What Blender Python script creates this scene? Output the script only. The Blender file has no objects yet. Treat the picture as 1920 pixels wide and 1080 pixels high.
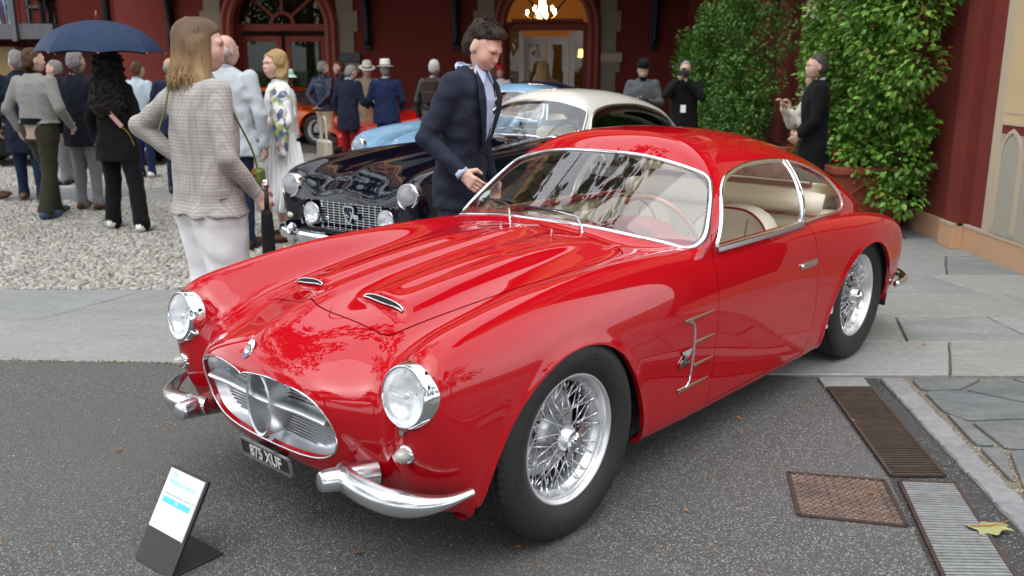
import bpy, math, random
import numpy as np
from mathutils import Vector, Matrix
R = math.radians
random.seed(7)
rng = np.random.default_rng(11)
scene = bpy.context.scene
COL = scene.collection

# ---------------------------------------------------------------- camera
CAM_H, CAM_PITCH, CAM_F = 1.54, 13.78, 1684.0
cam_data = bpy.data.cameras.new('camera')
cam = bpy.data.objects.new('camera', cam_data)
COL.objects.link(cam)
cam.location = (0, 0, CAM_H)
cam.rotation_euler = (R(90 - CAM_PITCH), 0, 0)
cam_data.sensor_width = 36.0
cam_data.lens = 36.0 * CAM_F / 1920.0
cam_data.clip_start = 0.05
cam_data.clip_end = 3000
cam_data.dof.use_dof = True
cam_data.dof.focus_distance = 3.35
cam_data.dof.aperture_fstop = 3.8
scene.camera = cam

# ---------------------------------------------------------------- sky and sun (overcast)
SUN_EL, SUN_AZ = 58.0, 205.0
world = bpy.data.worlds.new('World')
scene.world = world
world.use_nodes = True
wn = world.node_tree
wn.nodes.clear()
w_out = wn.nodes.new('ShaderNodeOutputWorld')
w_bg = wn.nodes.new('ShaderNodeBackground')
w_sky = wn.nodes.new('ShaderNodeTexSky')
w_sky.sky_type = 'NISHITA'
w_sky.sun_disc = False
w_sky.sun_elevation = R(SUN_EL)
w_sky.sun_rotation = R(SUN_AZ)
w_sky.dust_density = 4.0
w_sky.air_density = 1.0
w_hs = wn.nodes.new('ShaderNodeHueSaturation')
w_hs.inputs['Saturation'].default_value = 0.10
w_co = wn.nodes.new('ShaderNodeTexCoord')
w_no = wn.nodes.new('ShaderNodeTexNoise')
w_no.inputs['Scale'].default_value = 2.2
w_no.inputs['Detail'].default_value = 5.0
w_ra = wn.nodes.new('ShaderNodeMapRange')
w_ra.inputs['From Min'].default_value = 0.3
w_ra.inputs['From Max'].default_value = 0.7
w_ra.inputs['To Min'].default_value = 0.8
w_ra.inputs['To Max'].default_value = 1.25
# cloud deck: an even, bright grey-white layer over most of the sky
w_cl = wn.nodes.new('ShaderNodeMix')
w_cl.data_type = 'RGBA'
w_cl.inputs['Factor'].default_value = 0.75
w_cl.inputs['B'].default_value = (6.0, 6.25, 6.65, 1)
w_mx = wn.nodes.new('ShaderNodeMix')
w_mx.data_type = 'RGBA'
w_mx.blend_type = 'MULTIPLY'
w_mx.inputs['Factor'].default_value = 1.0
wn.links.new(w_sky.outputs[0], w_hs.inputs['Color'])
wn.links.new(w_co.outputs['Generated'], w_no.inputs['Vector'])
wn.links.new(w_no.outputs['Fac'], w_ra.inputs['Value'])
wn.links.new(w_hs.outputs[0], w_cl.inputs['A'])
wn.links.new(w_cl.outputs['Result'], w_mx.inputs['A'])
wn.links.new(w_ra.outputs[0], w_mx.inputs['B'])
wn.links.new(w_mx.outputs['Result'], w_bg.inputs['Color'])
wn.links.new(w_bg.outputs[0], w_out.inputs[0])
w_bg.inputs['Strength'].default_value = 0.15

sun_d = bpy.data.lights.new('sun', 'SUN')
sun_d.energy = 0.7
sun_d.angle = R(75)
sun_d.color = (1.0, 0.98, 0.95)
sun = bpy.data.objects.new('sun', sun_d)
COL.objects.link(sun)
_az = R(SUN_AZ)
_sd = Vector((math.sin(_az) * math.cos(R(SUN_EL)), math.cos(_az) * math.cos(R(SUN_EL)), math.sin(R(SUN_EL))))
sun.rotation_euler = (-_sd).to_track_quat('-Z', 'Y').to_euler()

scene.view_settings.view_transform = 'Standard'
scene.view_settings.look = 'None'
scene.view_settings.gamma = 1.0
scene.view_settings.use_curve_mapping = False
scene.view_settings.exposure = 1.34
scene.render.engine = 'CYCLES'
scene.cycles.max_bounces = 12
scene.cycles.diffuse_bounces = 8
scene.cycles.transparent_max_bounces = 16
scene.cycles.caustics_reflective = False
scene.cycles.caustics_refractive = False
scene.cycles.use_denoising = True

# ================================================================ helpers
def nd(t, kind, **kw):
    n = t.nodes.new(kind)
    for k, v in kw.items():
        setattr(n, k, v)
    return n

MATS = {}
def mat(name, col, rough=0.5, metal=0.0, noise=None, bump=None, coat=0.0, spec=0.5, trans=0.0, ior=1.45,
        emit=None, sheen=0.0, coat_rough=0.03, sss=0.0, vary=0.0, alpha=1.0):
    """noise=(scale, col2, contrast[, detail]); bump=(scale, strength, distance); vary = per-object value change"""
    if name in MATS:
        return MATS[name]
    m = bpy.data.materials.new(name)
    m.use_nodes = True
    t = m.node_tree
    b = t.nodes['Principled BSDF']
    b.inputs['Base Color'].default_value = (*col, 1)
    b.inputs['Roughness'].default_value = rough
    b.inputs['Metallic'].default_value = metal
    b.inputs['Specular IOR Level'].default_value = spec
    b.inputs['Coat Weight'].default_value = coat
    b.inputs['Coat Roughness'].default_value = coat_rough
    b.inputs['Transmission Weight'].default_value = trans
    b.inputs['IOR'].default_value = ior
    b.inputs['Sheen Weight'].default_value = sheen
    b.inputs['Alpha'].default_value = alpha
    if sss:
        b.inputs['Subsurface Weight'].default_value = sss
        b.inputs['Subsurface Radius'].default_value = (0.02, 0.008, 0.004)
    if emit:
        b.inputs['Emission Color'].default_value = (*emit[0], 1)
        b.inputs['Emission Strength'].default_value = emit[1]
    co = nd(t, 'ShaderNodeTexCoord')
    src = None
    if noise:
        n = nd(t, 'ShaderNodeTexNoise')
        n.inputs['Scale'].default_value = noise[0]
        n.inputs['Detail'].default_value = noise[3] if len(noise) > 3 else 4.0
        n.inputs['Roughness'].default_value = 0.6
        r = nd(t, 'ShaderNodeMapRange')
        c = noise[2]
        r.inputs['From Min'].default_value = 0.5 - c
        r.inputs['From Max'].default_value = 0.5 + c
        mx = nd(t, 'ShaderNodeMix', data_type='RGBA')
        mx.inputs['A'].default_value = (*col, 1)
        mx.inputs['B'].default_value = (*noise[1], 1)
        t.links.new(co.outputs['Object'], n.inputs['Vector'])
        t.links.new(n.outputs['Fac'], r.inputs['Value'])
        t.links.new(r.outputs[0], mx.inputs['Factor'])
        src = mx.outputs['Result']
    if vary:
        oi = nd(t, 'ShaderNodeObjectInfo')
        r2 = nd(t, 'ShaderNodeMapRange')
        r2.inputs['To Min'].default_value = 1 - vary
        r2.inputs['To Max'].default_value = 1 + vary
        t.links.new(oi.outputs['Random'], r2.inputs['Value'])
        m2 = nd(t, 'ShaderNodeMix', data_type='RGBA', blend_type='MULTIPLY')
        m2.inputs['Factor'].default_value = 1
        if src is None:
            m2.inputs['A'].default_value = (*col, 1)
        else:
            t.links.new(src, m2.inputs['A'])
        t.links.new(r2.outputs[0], m2.inputs['B'])
        src = m2.outputs['Result']
    if src is not None:
        t.links.new(src, b.inputs['Base Color'])
    if bump:
        n = nd(t, 'ShaderNodeTexNoise')
        n.inputs['Scale'].default_value = bump[0]
        n.inputs['Detail'].default_value = 3.0
        bp = nd(t, 'ShaderNodeBump')
        bp.inputs['Strength'].default_value = bump[1]
        bp.inputs['Distance'].default_value = bump[2]
        t.links.new(co.outputs['Object'], n.inputs['Vector'])
        t.links.new(n.outputs['Fac'], bp.inputs['Height'])
        t.links.new(bp.outputs['Normal'], b.inputs['Normal'])
    MATS[name] = m
    return m

def glass(name, tint=(0.985, 0.99, 0.985), refl=0.04, rough=0.0, milky=0.0):
    """thin pane: clear pass-through plus Fresnel reflection"""
    if name in MATS:
        return MATS[name]
    m = bpy.data.materials.new(name)
    m.use_nodes = True
    t = m.node_tree
    t.nodes.clear()
    o = nd(t, 'ShaderNodeOutputMaterial')
    tr = nd(t, 'ShaderNodeBsdfTransparent')
    tr.inputs[0].default_value = (*tint, 1)
    gl = nd(t, 'ShaderNodeBsdfGlossy')
    gl.inputs['Roughness'].default_value = rough
    # Schlick reflectance of a two-sided sheet, the same from inside and outside
    ge = nd(t, 'ShaderNodeNewGeometry')
    dt = nd(t, 'ShaderNodeVectorMath', operation='DOT_PRODUCT')
    t.links.new(ge.outputs['Normal'], dt.inputs[0])
    t.links.new(ge.outputs['Incoming'], dt.inputs[1])
    ab = nd(t, 'ShaderNodeMath', operation='ABSOLUTE')
    t.links.new(dt.outputs['Value'], ab.inputs[0])
    iv = nd(t, 'ShaderNodeMath', operation='SUBTRACT')
    iv.inputs[0].default_value = 1.0
    t.links.new(ab.outputs[0], iv.inputs[1])
    fr = nd(t, 'ShaderNodeMath', operation='POWER')
    fr.inputs[1].default_value = 5.0
    t.links.new(iv.outputs[0], fr.inputs[0])
    ma = nd(t, 'ShaderNodeMath', operation='MULTIPLY_ADD', use_clamp=True)
    ma.inputs[1].default_value = 0.92 - refl
    ma.inputs[2].default_value = refl + 0.035
    mx = nd(t, 'ShaderNodeMixShader')
    t.links.new(fr.outputs[0], ma.inputs[0])
    t.links.new(ma.outputs[0], mx.inputs[0])
    t.links.new(tr.outputs[0], mx.inputs[1])
    t.links.new(gl.outputs[0], mx.inputs[2])
    last = mx
    if milky:
        df = nd(t, 'ShaderNodeBsdfDiffuse')
        df.inputs[0].default_value = (.92, .93, .95, 1)
        last = nd(t, 'ShaderNodeMixShader')
        last.inputs[0].default_value = milky
        t.links.new(mx.outputs[0], last.inputs[1])
        t.links.new(df.outputs[0], last.inputs[2])
    t.links.new(last.outputs[0], o.inputs[0])
    MATS[name] = m
    return m

def mk_mesh(name, V, F, mats=None, fm=None, N=None, smooth=True):
    me = bpy.data.meshes.new(name)
    V = np.asarray(V, dtype=np.float32)
    if isinstance(F, np.ndarray):
        nf, k = F.shape
        flat = F.astype(np.int32).ravel()
        starts = np.arange(0, nf * k, k, dtype=np.int32)
    else:
        lens = np.array([len(f) for f in F], dtype=np.int32)
        flat = np.array([i for f in F for i in f], dtype=np.int32)
        nf = len(F)
        starts = np.concatenate([[0], np.cumsum(lens)[:-1]]).astype(np.int32) if nf else np.zeros(0, np.int32)
    me.vertices.add(len(V))
    me.vertices.foreach_set('co', V.ravel())
    me.loops.add(len(flat))
    me.loops.foreach_set('vertex_index', flat)
    me.polygons.add(nf)
    me.polygons.foreach_set('loop_start', starts)
    if fm is not None:
        me.polygons.foreach_set('material_index', np.asarray(fm, dtype=np.int32))
    me.update(calc_edges=True)
    me.validate()
    if mats is not None:
        for m in (mats if isinstance(mats, (list, tuple)) else [mats]):
            me.materials.append(m)
    sm = smooth if isinstance(smooth, np.ndarray) else np.full(len(me.polygons), bool(smooth))
    if len(sm) == len(me.polygons):
        me.polygons.foreach_set('use_smooth', sm)
    if N is not None:
        N = np.asarray(N, dtype=np.float32)
        if len(me.vertices) == len(N):
            me.normals_split_custom_set_from_vertices(N.tolist())
    return me

def link(name, me, parent=None, loc=None, rot=None, scale=None):
    o = bpy.data.objects.new(name, me)
    COL.objects.link(o)
    if parent is not None:
        o.parent = parent
    if loc is not None:
        o.location = loc
    if rot is not None:
        o.rotation_euler = rot
    if scale is not None:
        o.scale = scale
    return o

def tag(o, label=None, cat=None, group=None, kind=None):
    if label: o['label'] = label
    if cat: o['category'] = cat
    if group: o['group'] = group
    if kind: o['kind'] = kind
    return o

def thing(name, label, cat, loc=(0, 0, 0), rz=0.0, group=None):
    o = bpy.data.objects.new(name, None)
    o.empty_display_size = 0.1
    COL.objects.link(o)
    o.location = loc
    o.rotation_euler = (0, 0, rz)
    return tag(o, label, cat, group)

def copy_tree(o, parent=None):
    kids = list(o.children)
    c = o.copy()
    COL.objects.link(c)
    c.parent = parent
    for k in kids:
        copy_tree(k, c)
    return c

def catmull(P, n=6, closed=False):
    P = np.asarray(P, float)
    m = len(P)
    out = []
    rngi = range(m if closed else m - 1)
    for i in rngi:
        if closed:
            p0, p1, p2, p3 = P[(i - 1) % m], P[i], P[(i + 1) % m], P[(i + 2) % m]
        else:
            p0 = P[i - 1] if i > 0 else 2 * P[0] - P[1]
            p1, p2 = P[i], P[i + 1]
            p3 = P[i + 2] if i + 2 < m else 2 * P[-1] - P[-2]
        for k in range(n):
            t = k / n
            out.append(0.5 * ((2 * p1) + (-p0 + p2) * t + (2 * p0 - 5 * p1 + 4 * p2 - p3) * t * t + (-p0 + 3 * p1 - 3 * p2 + p3) * t ** 3))
    if not closed:
        out.append(P[-1])
    return np.array(out)

def rounded_poly(pts, r, n=6):
    """2D polygon with corners rounded; r scalar or per corner"""
    pts = [np.array(p, float) for p in pts]
    out = []
    m = len(pts)
    for i, p in enumerate(pts):
        rr = r[i] if isinstance(r, (list, tuple)) else r
        a, b = pts[i - 1], pts[(i + 1) % m]
        da, db = (a - p), (b - p)
        la, lb = np.linalg.norm(da), np.linalg.norm(db)
        da, db = da / la, db / lb
        d = min(rr, la * .48, lb * .48)
        if d <= 1e-9:
            out.append(p); continue
        s, e = p + da * d, p + db * d
        for k in range(n + 1):
            t = k / n
            out.append((1 - t) ** 2 * s + 2 * t * (1 - t) * p + t * t * e)
    return np.array(out)

def poly_sdf(poly, X, Y):
    """signed distance, negative inside"""
    X = np.asarray(X, float); Y = np.asarray(Y, float)
    d = np.full(X.shape, 1e9); s = np.ones(X.shape)
    n = len(poly)
    for i in range(n):
        a, b = poly[i], poly[i - 1]
        ex, ey = b[0] - a[0], b[1] - a[1]
        wx, wy = X - a[0], Y - a[1]
        t = np.clip((wx * ex + wy * ey) / (ex * ex + ey * ey + 1e-18), 0, 1)
        bx, by = wx - ex * t, wy - ey * t
        d = np.minimum(d, bx * bx + by * by)
        c1, c2, c3 = Y >= a[1], Y < b[1], ex * wy > ey * wx
        flip = (c1 & c2 & c3) | (~c1 & ~c2 & ~c3)
        s = np.where(flip, -s, s)
    return s * np.sqrt(d)

class MB:
    """collects shapes into one mesh"""
    def __init__(self):
        self.V, self.F, self.M, self.mi = [], [], [], 0
    def add(self, V, F):
        b = len(self.V)
        self.V.extend([tuple(v) for v in V])
        self.F.extend([tuple(i + b for i in f) for f in F])
        self.M.extend([self.mi] * len(F))
        return self
    def box(self, c, s, rz=0.0, bev=0.0, rot=None):
        x, y, z = s[0] / 2, s[1] / 2, s[2] / 2
        if bev <= 0:
            V = [(-x, -y, -z), (x, -y, -z), (x, y, -z), (-x, y, -z), (-x, -y, z), (x, -y, z), (x, y, z), (-x, y, z)]
            F = [(0, 3, 2, 1), (4, 5, 6, 7), (0, 1, 5, 4), (1, 2, 6, 5), (2, 3, 7, 6), (3, 0, 4, 7)]
        else:
            b = min(bev, x * .9, y * .9, z * .9)
            V, F = [], []
            rings = [(-z, b), (-z + b, 0), (z - b, 0), (z, b)]
            for zz, ins in rings:
                X, Y = x - ins, y - ins
                c_ = b if ins == 0 else b * .4
                V += [(-X + c_, -Y, zz), (X - c_, -Y, zz), (X, -Y + c_, zz), (X, Y - c_, zz), (X - c_, Y, zz), (-X + c_, Y, zz), (-X, Y - c_, zz), (-X, -Y + c_, zz)]
            for k in range(3):
                for i in range(8):
                    j = (i + 1) % 8
                    F.append((k * 8 + i, k * 8 + j, k * 8 + 8 + j, k * 8 + 8 + i))
            F.append(tuple(range(7, -1, -1))); F.append(tuple(range(24, 32)))
        V = np.array(V)
        if rot is not None:
            V = V @ np.array(rot.to_3x3() if hasattr(rot, 'to_3x3') else rot).T
        elif rz:
            cs, sn = math.cos(rz), math.sin(rz)
            V = np.c_[V[:, 0] * cs - V[:, 1] * sn, V[:, 0] * sn + V[:, 1] * cs, V[:, 2]]
        return self.add(V + np.array(c), F)
    def tube(self, P, r, n=8, closed=False, cap=True):
        P = np.asarray(P, float); m = len(P)
        rr = np.broadcast_to(np.asarray(r, float), (m,))
        T = np.zeros_like(P)
        for i in range(m):
            a = P[i - 1] if (i > 0 or closed) else P[i]
            b = P[(i + 1) % m] if (i < m - 1 or closed) else P[i]
            T[i] = (b - a) / (np.linalg.norm(b - a) + 1e-12)
        ref = np.array([0, 0, 1.0]) if abs(T[0][2]) < .9 else np.array([1.0, 0, 0])
        u = np.cross(T[0], ref); u /= np.linalg.norm(u)
        V, F = [], []
        for i in range(m):
            u = u - T[i] * (u @ T[i]); u /= np.linalg.norm(u) + 1e-12
            w = np.cross(T[i], u)
            for k in range(n):
                a = 2 * math.pi * k / n
                V.append(P[i] + rr[i] * (math.cos(a) * u + math.sin(a) * w))
        for i in range(m if closed else m - 1):
            j = (i + 1) % m
            for k in range(n):
                l = (k + 1) % n
                F.append((i * n + k, i * n + l, j * n + l, j * n + k))
        if cap and not closed:
            F.append(tuple(range(n - 1, -1, -1))); F.append(tuple((m - 1) * n + k for k in range(n)))
        return self.add(V, F)
    def lathe(self, prof, o=(0, 0, 0), axis='z', n=32, closed=False, a0=0, a1=2 * math.pi):
        """prof: list of (radius, height)"""
        V, F = [], []
        full = abs(a1 - a0 - 2 * math.pi) < 1e-6
        cnt = n if full else n + 1
        for k in range(cnt):
            a = a0 + (a1 - a0) * k / n
            c, s = math.cos(a), math.sin(a)
            for r, h in prof:
                if axis == 'z': p = (r * c, r * s, h)
                elif axis == 'y': p = (r * s, h, r * c)
                else: p = (h, r * c, r * s)
                V.append((p[0] + o[0], p[1] + o[1], p[2] + o[2]))
        m = len(prof)
        for k in range(n):
            k2 = (k + 1) % cnt
            for i in range(m if closed else m - 1):
                j = (i + 1) % m
                F.append((k * m + i, k2 * m + i, k2 * m + j, k * m + j))
        return self.add(V, F)
    def prism(self, poly, z0, z1, plane='xy'):
        n = len(poly)
        def p3(a, b, h):
            return {'xy': (a, b, h), 'xz': (a, h, b), 'yz': (h, a, b)}[plane]
        V = [p3(a, b, z0) for a, b in poly] + [p3(a, b, z1) for a, b in poly]
        F = [tuple(range(n - 1, -1, -1)), tuple(range(n, 2 * n))]
        F += [(i, (i + 1) % n, n + (i + 1) % n, n + i) for i in range(n)]
        return self.add(V, F)
    def sweep(self, P, Nn, prof, closed=False, scale=None):
        """prof points (a along side, b along normal)"""
        P = np.asarray(P, float); Nn = np.asarray(Nn, float); m = len(P); n = len(prof)
        V, F = [], []
        for i in range(m):
            a = P[i - 1] if (i > 0 or closed) else P[i]
            b = P[(i + 1) % m] if (i < m - 1 or closed) else P[i]
            T = (b - a) / (np.linalg.norm(b - a) + 1e-12)
            nn = Nn[i] - T * (Nn[i] @ T); nn /= np.linalg.norm(nn) + 1e-12
            s = np.cross(T, nn)
            k = 1 if scale is None else scale[i]
            for (x, y) in prof:
                V.append(P[i] + k * (s * x + nn * y))
        for i in range(m if closed else m - 1):
            j = (i + 1) % m
            for k in range(n):
                l = (k + 1) % n
                F.append((i * n + k, j * n + k, j * n + l, i * n + l))
        if not closed:
            F.append(tuple(range(n))); F.append(tuple((m - 1) * n + k for k in range(n - 1, -1, -1)))
        return self.add(V, F)
    def ball(self, c, r, n=12, m=8, rot=None):
        rx, ry, rz = (r, r, r) if np.isscalar(r) else r
        V = []
        for j in range(m + 1):
            t = math.pi * j / m
            for i in range(n):
                a = 2 * math.pi * i / n
                V.append((rx * math.sin(t) * math.cos(a), ry * math.sin(t) * math.sin(a), rz * math.cos(t)))
        F = [(j * n + i, (j + 1) * n + i, (j + 1) * n + (i + 1) % n, j * n + (i + 1) % n) for j in range(m) for i in range(n)]
        V = np.array(V)
        if rot is not None:
            V = V @ np.array(rot.to_3x3()).T
        return self.add(V + np.array(c), F)
    def mesh(self, name, m, smooth=False):
        return mk_mesh(name, self.V, self.F, m, self.M, None, smooth)
    def build(self, name, m, parent=None, smooth=False, loc=None, rot=None, auto=None):
        me = self.mesh(name, m, smooth)
        if auto is not None:
            me.polygons.foreach_set('use_smooth', np.full(len(me.polygons), True))
            me.set_sharp_from_angle(angle=R(auto))
        return link(name, me, parent, loc, rot)

def xform(V, M):
    V = np.asarray(V, float)
    M = np.array(M)
    return V @ M[:3, :3].T + M[:3, 3]

def text_mesh(txt, size=0.1, extrude=0.0, align='CENTER', bold=False, sx=1.0, offset=0.0):
    cu = bpy.data.curves.new('lettering', 'FONT')
    cu.body = txt
    cu.size = size
    cu.extrude = extrude
    cu.offset = offset
    cu.align_x = align
    cu.align_y = 'CENTER'
    cu.resolution_u = 3
    o = bpy.data.objects.new('lettering', cu)
    COL.objects.link(o)
    dg = bpy.context.evaluated_depsgraph_get()
    me = bpy.data.meshes.new_from_object(o.evaluated_get(dg))
    COL.objects.unlink(o)
    bpy.data.objects.remove(o)
    bpy.data.curves.remove(cu)
    me.transform(Matrix.Diagonal((sx, 1, 1, 1)))
    return me

# ================================================================ smooth car surfaces
def bs_basis(nctrl, per):
    """uniform cubic B-spline rows for nctrl interior points (with 1 phantom each end); per = samples per span"""
    ts = []
    for i in range(nctrl - 1):
        p = per[i] if isinstance(per, (list, tuple)) else per
        ts += [i + k / p for k in range(p)]
    ts.append(nctrl - 1)
    B = np.zeros((len(ts), nctrl + 2))
    for r_, t in enumerate(ts):
        i = min(int(t), nctrl - 2)
        f = t - i
        B[r_, i:i + 4] += np.array([(1 - f) ** 3, 3 * f ** 3 - 6 * f * f + 4, -3 * f ** 3 + 3 * f * f + 3 * f + 1, f ** 3]) / 6
    return B

def bs_surface(net, pu, pv, fit=2):
    """net (nu, nv, 3); the v=0 column lies on the centre plane y=0 and is mirrored"""
    net = np.asarray(net, float)
    nu, nv, _ = net.shape
    def pad(P):
        Q = np.zeros((nu + 2, nv + 2, 3))
        Q[1:-1, 1:-1] = P
        Q[1:-1, 0] = P[:, 1] * [1, -1, 1]
        Q[1:-1, -1] = 2 * P[:, -1] - P[:, -2]
        Q[0] = 2 * Q[1] - Q[2]
        Q[-1] = 2 * Q[-2] - Q[-3]
        return Q
    Bu1, Bv1 = bs_basis(nu, 1), bs_basis(nv, 1)
    P = net.copy()
    for _ in range(fit):
        S = np.einsum('ai,bj,ijk->abk', Bu1, Bv1, pad(P))
        P = P + 0.8 * (net - S)
        P[:, 0, 1] = 0
    return np.einsum('ai,bj,ijk->abk', bs_basis(nu, pu), bs_basis(nv, pv), pad(P))

def smax(a, b, k):
    h = np.clip(0.5 + 0.5 * (a - b) / k, 0, 1)
    return b * (1 - h) + a * h + k * h * (1 - h)
def smin(a, b, k):
    return -smax(-a, -b, k)
def pspline(xs, ys):
    """smooth monotone-ish interpolant (Catmull-Rom / cubic Hermite), xs increasing"""
    xs = np.array(xs, float); ys = np.array(ys, float)
    d = np.gradient(ys, xs)
    def f(x):
        x = np.clip(x, xs[0], xs[-1])
        i = np.clip(np.searchsorted(xs, x) - 1, 0, len(xs) - 2)
        h = xs[i + 1] - xs[i]; t = (x - xs[i]) / h
        return ((2 * t ** 3 - 3 * t * t + 1) * ys[i] + (t ** 3 - 2 * t * t + t) * h * d[i]
                + (-2 * t ** 3 + 3 * t * t) * ys[i + 1] + (t ** 3 - t * t) * h * d[i + 1])
    return f
def sstep(a, b, x):
    t = np.clip((x - a) / (b - a), 0, 1)
    return t * t * (3 - 2 * t)

class Skin:
    """polygon mesh with per-vertex normals that can be cut along level sets"""
    def __init__(self, V, N, F):
        self.V, self.N, self.F = np.asarray(V, float), np.asarray(N, float), F
    @staticmethod
    def grid(S):
        nu, nv, _ = S.shape
        du = np.gradient(S, axis=0); dv = np.gradient(S, axis=1)
        N = np.cross(dv, du)
        N /= np.linalg.norm(N, axis=2, keepdims=True) + 1e-12
        if N[nu // 2, 0, 2] < 0:
            N = -N
        i = np.arange(nu * nv).reshape(nu, nv)
        F = np.stack([i[:-1, :-1], i[1:, :-1], i[1:, 1:], i[:-1, 1:]], -1).reshape(-1, 4)
        a, b, c = S.reshape(-1, 3)[F[0, 0]], S.reshape(-1, 3)[F[0, 1]], S.reshape(-1, 3)[F[0, 2]]
        mid = F[len(F) // 2]
        P = S.reshape(-1, 3)
        fn = np.cross(P[mid[1]] - P[mid[0]], P[mid[2]] - P[mid[0]])
        if fn @ N.reshape(-1, 3)[mid[0]] < 0:
            F = F[:, ::-1]
        return Skin(P, N.reshape(-1, 3), [tuple(f) for f in F.tolist()])
    def cut(self, f):
        """f per-vertex values -> (outside f>=0, inside f<0)"""
        f = np.where(np.abs(f) < 1e-7, 1e-7, f)
        pos = f > 0
        if pos.all(): return self, None
        if (~pos).all(): return None, self
        V, N = list(self.V), list(self.N)
        A, B, cache = [], [], {}
        pl = pos.tolist(); fl = f.tolist()
        def mid(i, j):
            k = (i, j) if i < j else (j, i)
            if k not in cache:
                t = fl[k[0]] / (fl[k[0]] - fl[k[1]])
                p = self.V[k[0]] * (1 - t) + self.V[k[1]] * t
                n = self.N[k[0]] * (1 - t) + self.N[k[1]] * t
                V.append(p); N.append(n / (np.linalg.norm(n) + 1e-12))
                cache[k] = len(V) - 1
            return cache[k]
        for face in self.F:
            s = [pl[i] for i in face]
            if all(s): A.append(face); continue
            if not any(s): B.append(face); continue
            pa, pb = [], []
            for q in range(len(face)):
                i, j = face[q], face[(q + 1) % len(face)]
                (pa if pl[i] else pb).append(i)
                if pl[i] != pl[j]:
                    m = mid(i, j); pa.append(m); pb.append(m)
            if len(pa) > 2: A.append(tuple(pa))
            if len(pb) > 2: B.append(tuple(pb))
        V, N = np.array(V), np.array(N)
        return Skin(V, N, A).compact(), Skin(V, N, B).compact()
    def compact(self):
        if not self.F: return None
        used = np.unique(np.fromiter((i for f in self.F for i in f), int))
        mp = np.full(len(self.V), -1); mp[used] = np.arange(len(used))
        m = mp.tolist()
        return Skin(self.V[used], self.N[used], [tuple(m[i] for i in f) for f in self.F])
    def mirrored(self):
        M = np.array([1, -1, 1])
        return Skin(self.V * M, self.N * M, [f[::-1] for f in self.F])
    def join(self, o):
        n = len(self.V)
        return Skin(np.r_[self.V, o.V], np.r_[self.N, o.N], self.F + [tuple(i + n for i in f) for f in o.F])
    def both(self):
        """mirror and weld on the centre plane"""
        s = Skin(self.V.copy(), self.N.copy(), self.F)
        c = np.abs(s.V[:, 1]) < 1e-5
        s.N[c, 1] = 0
        s.N[c] /= np.linalg.norm(s.N[c], axis=1, keepdims=True) + 1e-12
        return s.join(s.mirrored())
    def loops(self, keep=None):
        """boundary loops as index lists"""
        cnt = {}
        for f in self.F:
            for q in range(len(f)):
                i, j = f[q], f[(q + 1) % len(f)]
                cnt[(i, j)] = 1
        nxt = {}
        for (i, j) in cnt:
            if (j, i) not in cnt:
                nxt.setdefault(i, []).append(j)
        out = []
        while nxt:
            s = next(iter(nxt)); lp = [s]; c = s
            while c in nxt:
                n = nxt[c].pop()
                if not nxt[c]: del nxt[c]
                if n == s: break
                lp.append(n); c = n
            out.append(lp)
        return out
    def flange(self, sel, depth=0.015):
        """turn the boundary edges inward so that panels show thickness; sel(V)->bool"""
        V, N, F = [], [], []
        base = len(self.V); mp = {}
        ok = sel(self.V)
        for lp in self.loops():
            m = len(lp)
            for q in range(m):
                i, j = lp[q], lp[(q + 1) % m]
                if not (ok[i] and ok[j]): continue
                if np.linalg.norm(self.V[i] - self.V[j]) > .15: continue
                for k in (i, j):
                    if k not in mp:
                        mp[k] = base + len(V)
                        V.append(self.V[k] - self.N[k] * depth); N.append(self.N[k])
                F.append((j, i, mp[i], mp[j]))
        if not V: return None
        s = Skin(np.r_[self.V, np.array(V)], np.r_[self.N, np.array(N)], F)
        return s.compact()
    def obj(self, name, m, parent, flange=None, depth=0.015):
        V, F, N = self.V, list(self.F), self.N
        if flange is not None:
            fl = self.flange(flange, depth)
            if fl is not None:
                n = len(V)
                V = np.r_[V, fl.V]
                # flange normals follow its own faces
                FN = np.zeros_like(fl.V)
                for f in fl.F:
                    a = np.cross(fl.V[f[1]] - fl.V[f[0]], fl.V[f[3]] - fl.V[f[0]])
                    for i in f: FN[i] += a
                FN /= np.linalg.norm(FN, axis=1, keepdims=True) + 1e-12
                N = np.r_[N, FN]
                F = F + [tuple(i + n for i in f) for f in fl.F]
        return link(name, mk_mesh(name, V, F, m, None, N), parent)

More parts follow.
